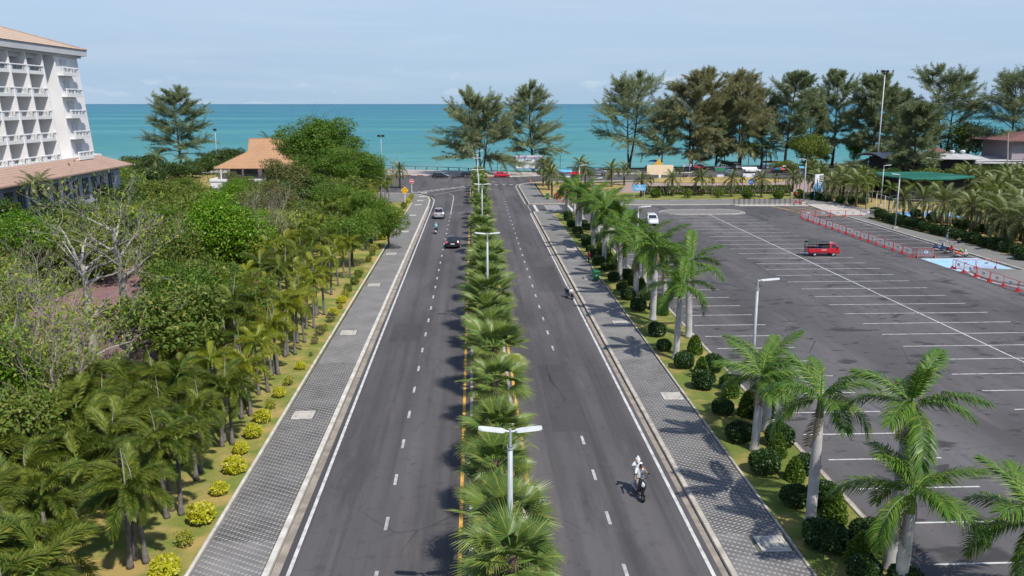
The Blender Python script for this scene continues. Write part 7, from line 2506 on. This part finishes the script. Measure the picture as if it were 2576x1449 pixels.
# ---- casuarinas on the beach
CS = [casuarina_meshes('casuarina', 3, 22, 16, L['casu'], .35, .2, .4, 46, 3), casuarina_meshes('casuarina', 5, 22, 14, L['casu'], .55, .14, .42, 40, 1), casuarina_meshes('casuarina', 8, 25, 17, L['casu'], .85, .3, .42, 34, 2),
      casuarina_meshes('casuarina', 11, 25, 14, L['casub'], .35, .2, .4, 44, 2), casuarina_meshes('casuarina', 15, 25, 13, L['casu'], .5, .22, .38, 40, 1), casuarina_meshes('casuarina', 19, 20, 11, L['casu'], .15, .12, .3, 50, 1)]
BH = [22, 22, 25, 25, 25, 20]
BWD = [16, 14, 17, 14, 13, 11]
CT = [('multi stemmed casuarina rising behind the median palms', 0, (1210, 441), 238, 155), ('casuarina standing behind the billboard', 1, (1342, 430), 230, 125), ('open crowned casuarina left of the golden gable', 2, (1582, 425), 195, 160), ('slim casuarina just left of the cream board', 4, (1662, 430), 262, 80),
      ('wide brownish casuarina right of the golden gable', 3, (1738, 428), 187, 150), ('brownish casuarina in the middle of the beach row', 3, (1860, 425), 190, 125), ('green casuarina left of the small roadside tree', 4, (1972, 425), 195, 125), ('wind swept casuarina with two bare stems', 4, (2092, 417), 190, 112),
      ('dense casuarina in front of the light mast', 5, (2196, 425), 205, 122), ('shorter dense casuarina above the dark glass restaurant', 5, (2291, 455), 272, 118), ('open crowned casuarina right of the light mast', 2, (2372, 420), 180, 165), ('casuarina at the right picture edge above the mauve house', 2, (2548, 428), 175, 185),
      ('feathery casuarina standing alone left of the villa', 1, (455, 418), 240, 140), ('low leafy casuarina between the brown ones', 5, (1800, 425), 250, 100), ('casuarina behind the grey pickup', 4, (1915, 422), 235, 95), ('casuarina filling the gap before the wind swept one', 5, (2035, 420), 240, 90), ('casuarina behind the restaurant roof', 5, (2245, 415), 240, 85)]
for k, (lab, v, b_, ty, w) in enumerate(CT):
    x, y = g(*b_)
    h = gy(b_[0], ty, y)[1]
    wm = gy(b_[0] + w / 2, b_[1], y)[0] - gy(b_[0] - w / 2, b_[1], y)[0]
    sz = h / (BH[v] * 1.0)
    sw = wm / (BWD[v] * 1.05)
    place_tree(CS[v], 'casuarina', lab, 'tree', (x, y, -.1), k * 1.9 + .5, (sw, sw, sz), 'casuarinas along the beach')

# ---- date, coconut and slender palms
GD = 'date palms on the lawns'
for k, (q, h, s_, lab) in enumerate([((2413, 743), 3.4, 1.0, 'date palm beside the light blue board'), ((2529, 741), 3.6, 1.0, 'date palm in front of the hedge, first right of the blue board'), ((2642, 739), 3.7, 1.1, 'date palm in front of the hedge, second right of the blue board'), ((2754, 743), 3.6, 1.0, 'date palm in front of the hedge left of the bicycle sign'), ((2866, 745), 3.5, 1.0, 'date palm in front of the hedge right of the bicycle sign'), ((2981, 740), 3.8, 1.0, 'date palm behind the two standing people and red motorbike'),
                                 ((2045, 703), 4.6, 1.05, 'farthest date palm of the clump right of the pavement corner'), ((2057, 700), 4.8, 1.1, 'leaning back date palm in the clump near the billboard'), ((2067, 718), 4.4, 1.0, 'middle date palm of the clump behind the green bin'), ((2079, 746), 4.6, 1.1, 'nearest date palm of the clump behind the green bin'),
                                 ((2180, 690), 4.6, 1.0, 'tallest date palm beside the songthaew'), ((2203, 700), 4.0, 1.0, 'date palm just right of the tall lamp before the junction'), ((2303, 705), 4.0, 1.15, 'broad date palm left of the grass mound'), ((2350, 700), 4.0, .9, 'slim date palm between the broad one and grass mound'), ((1506, 709), 4.0, 1.0, 'single date palm on the left corner by the beach road')]):
    x, y = gf(*q)
    date_palm((x, y), h, s_, 1200 + k, lab, GD)
for k, q in enumerate([(2450, 741), (2621, 735), (2680, 741), (2794, 741), (2841, 739), (2917, 735), (3010, 742), (3040, 742), (2560, 700), (2232, 712)]):
    x, y = gf(*q)
    date_palm((x, y), 3.6, .52, 1300 + k, 'slender young palm with thin pale trunk on the lawn by the hedge', 'slender young palms', True, 'young_palm', 'fox', 9, .09, 'greytrunk')
for k, (q, h, s_, lab, top_) in enumerate([((400, 452), 5.4, 1.2, 'coconut palm with drooping fronds right of the hotel roof', 0), ((682, 420), 9.2, 1.0, 'coconut palm showing above the villa roof ridge', 0), ((1882, 428), 6.2, 1.2, 'dark coconut palm under the brown casuarinas', 0), ((1926, 424), 5.2, 1.1, 'coconut palm beside the red and white stall', 0), ((1822, 424), 6.0, 1.0, 'coconut palm behind the green crate stall', 0), ((78, 560), 5.2, .7, 'thin wilted palm against the podium wall, left one', 0), ((100, 560), 5.0, .7, 'thin wilted palm against the podium wall, right one', 0)]):
    if k == 1:
        x, y = gy(682, 420, 222)[0], 222
    elif k >= 5:
        y = 100 + (k - 5) * 4
        x = gy(q[0], q[1], y)[0]
        x = -54.5
        y = gx(q[0], 470, x)[0]
    else:
        x, y = g(*q)
    date_palm((x, y), h if k < 5 else gx(q[0], 462, x)[1], s_, 1400 + k, lab, 'coconut palms', False, 'coconut_palm', 'coco', 16, .16, 'greytrunk')
# right garden: placed palms first, then the rest of the grove
gp = []
z5b = lambda x, y: (2800 + x / 1.9318, 250 + y / 1.9318)
for k, (q, h, s_, lab) in enumerate([((1300, 1132), 3.6, 1.1, 'broad date palm right of the grey lamp on the far pavement'), ((1160, 1098), 3.2, 1.0, 'date palm just left of the broad one, behind clipped bushes'), ((1640, 1240), 4.3, 1.2, 'tall date palm behind the person in black top'), ((1840, 1272), 4.0, 1.25, 'large date palm in the garden near the right picture edge'), ((2012, 1272), 3.8, 1.2, 'date palm cut by the right picture edge'), ((640, 985), 3.6, 1.1, 'date palm behind the tall notice board'), ((700, 975), 3.8, 1.0, 'dark date palm right of the notice board')]):
    x, y = gf(*z5b(*q))
    gp.append((x, y))
    date_palm((x, y), h, s_, 1500 + k, lab, 'date palms in the right garden')
for k, q in enumerate(((745, 1000), (770, 1002), (820, 985), (860, 980), (930, 990), (1480, 1165), (1500, 1168), (1660, 1215), (1690, 1200), (1870, 1230), (1050, 1085), (1210, 1070), (1330, 1110), (1370, 1090))):
    x, y = gf(*z5b(*q))
    gp.append((x, y))
    fox_palm((x, y), rr.uniform(3.4, 4.4), rr.uniform(.8, .95), 1600 + k, 'slender grey stemmed palm in the right garden', False, 'slender palms in the right garden', 8)
tries = 0
k = 0
while tries < 6000 and len(gp) < 150:
    tries += 1
    y = rr.uniform(66, 176)
    x = rr.uniform(69.5, min(.62 * y + 22, 118))
    if 78 < x < 100 and 154 < y:
        continue
    if not ok(x, y, 3.3, gp) or (y < 158 and 2195 < pxof(x, y, 5.5)[0] < 2490 and pxof(x, y, 6.2)[1] < 456):
        continue
    gp.append((x, y))
    k += 1
    if rr.random() < .66:
        date_palm((x, y), rr.uniform(3.0, 4.4), rr.uniform(1.15, 1.45), 1700 + k, 'feathery grey green date palm in the right garden grove', 'date palms in the right garden', True)
    else:
        fox_palm((x, y), rr.uniform(3.2, 4.4), rr.uniform(.85, 1.0), 1700 + k, 'slender grey stemmed palm in the right garden grove', False, 'slender palms in the right garden', 8)
# clipped balls edging the garden
BG = [z5b(*q) for q in ((960, 1062), (995, 1083), (1040, 1098), (1095, 1112), (1150, 1125), (1205, 1138), (1272, 1155), (1320, 1172), (1395, 1192), (1460, 1205), (1515, 1222), (1580, 1240), (1670, 1262), (1750, 1285), (1830, 1300), (1905, 1322), (1995, 1345), (2040, 1380), (600, 965), (705, 978), (797, 985), (875, 982), (1378, 1105), (1435, 1115), (1562, 1145), (1600, 1160), (1705, 1185), (1770, 1190), (1930, 1240), (1255, 1075), (540, 955), (515, 950))]
for k, q in enumerate(BG):
    x, y = gf(*q, z=.6)
    s_ = 1.12 + .12 * math.sin(k * 2.3)
    bush(BALL[k % 3], 'clipped_bush', 'dark clipped ball bush edging the right garden', (max(x, 65.2), y, .06), s_, 'clipped bushes edging the right garden', k * 1.1)
for k, (q, c_) in enumerate((((2471, 737), 0), ((2590, 737), 1), ((2704, 737), 1), ((2815, 740), 0), ((2930, 742), 0), ((3010, 740), 0), ((2110, 742), 1))):
    x, y = gf(*q, z=.5)
    bush(LOWB[0] if c_ == 0 else GRB[0], 'lawn_bush', 'small round bush on the lawn in front of the long hedge' if k < 6 else 'yellow flecked bush behind the green bin', (x, y, .1), 1.6 if c_ == 0 else 1.9, 'small bushes in front of the hedge', k)
# the long hedge
hx0, hx1 = g(1622, 494)[0], g(1995, 488)[0]
n = 16000
P = np.stack([rng.uniform(hx0, hx1, n), rng.uniform(-.6, .6, n), rng.random(n) * 1.55], 1)
face = rng.integers(0, 3, n)
P[face == 0, 1] = -.6 - rng.random((face == 0).sum()) * .1
P[face == 1, 2] = 1.5 + rng.random((face == 1).sum()) * .12
Y0 = 175.6
P[:, 1] += Y0 + (P[:, 0] - hx0) * .06
V, F = leaves(P, unit(rng.normal(size=(n, 3))), rdir(n) + [0, -.6, .6], .26, .6)
hd = thing('hedge', 'long clipped green hedge along the back of the lawn', 'hedge', (0, 0, .1))
put(npmesh('hedge_leaves', V, F, L['hedge']), 'foliage', hd)
x, y = gf(3038, 640)
for k, (kind, q, h, lab, sx_) in enumerate((('mid', (3030, 640), 9.5, 'small leaning green tree behind the lot corner lamp', .9), ('bright', (3212, 628), 9.0, 'small bright green tree between the casuarina stems', .7), ('mid2', (3635, 632), 12.5, 'flat topped sparse tree in front of the mauve house', 1.2))):
    x, y = gf(*q)
    s_ = h / BASEH[kind]
    place_tree(SP[kind], 'small_tree', lab, 'tree', (x, y, 0), k, (s_ * sx_, s_ * sx_, s_), 'small trees by the beach')
# scrub behind the green pavilion
tries, sc_ = 0, []
while tries < 3000 and len(sc_) < 64:
    tries += 1
    y = rr.uniform(172, 236)
    x = rr.uniform(84, 84 + (y - 150) * 1.15)
    if not ok(x, y, 4.6, sc_) or (98 < x < 127 and 203 < y < 224) or (140 < x < 166 and 222 < y):
        continue
    sc_.append((x, y))
for k, (x, y) in enumerate(sc_):
    if k % 5 == 0:
        date_palm((x, y), rr.uniform(2.0, 3.4), rr.uniform(.8, 1.05), 2000 + k, 'ragged palm in the scrub behind the green pavilion', 'palms in the beach scrub', True)
        continue
    kind = rr.choice(('shrub', 'shrub2', 'mid', 'olive', 'dark2'))
    h = rr.uniform(2.6, 4.2) if y < 205 else rr.uniform(2.0, 3.4)
    s_ = h / BASEH[kind]
    place_tree(SP[kind], NM[kind], f'{LOOK[kind]} in the scrub behind the green pavilion', 'shrub' if 'shrub' in kind else 'tree', (x, y, 0), rr.uniform(0, 6), (s_ * 1.25, s_ * 1.25, s_), 'scrub behind the green pavilion')

# ---------------------------------------------------------------- labels: each one singles out one thing
by = {}
for o in THINGS:
    by.setdefault(o['label'], []).append(o)
for lab, os_ in by.items():
    if len(os_) < 2:
        continue
    os_.sort(key=lambda o: o.location.y)
    for i, o in enumerate(os_):
        o['label'] = lab + (', nearest the camera' if i == 0 else ', %s from camera' % ORD(i + 1))
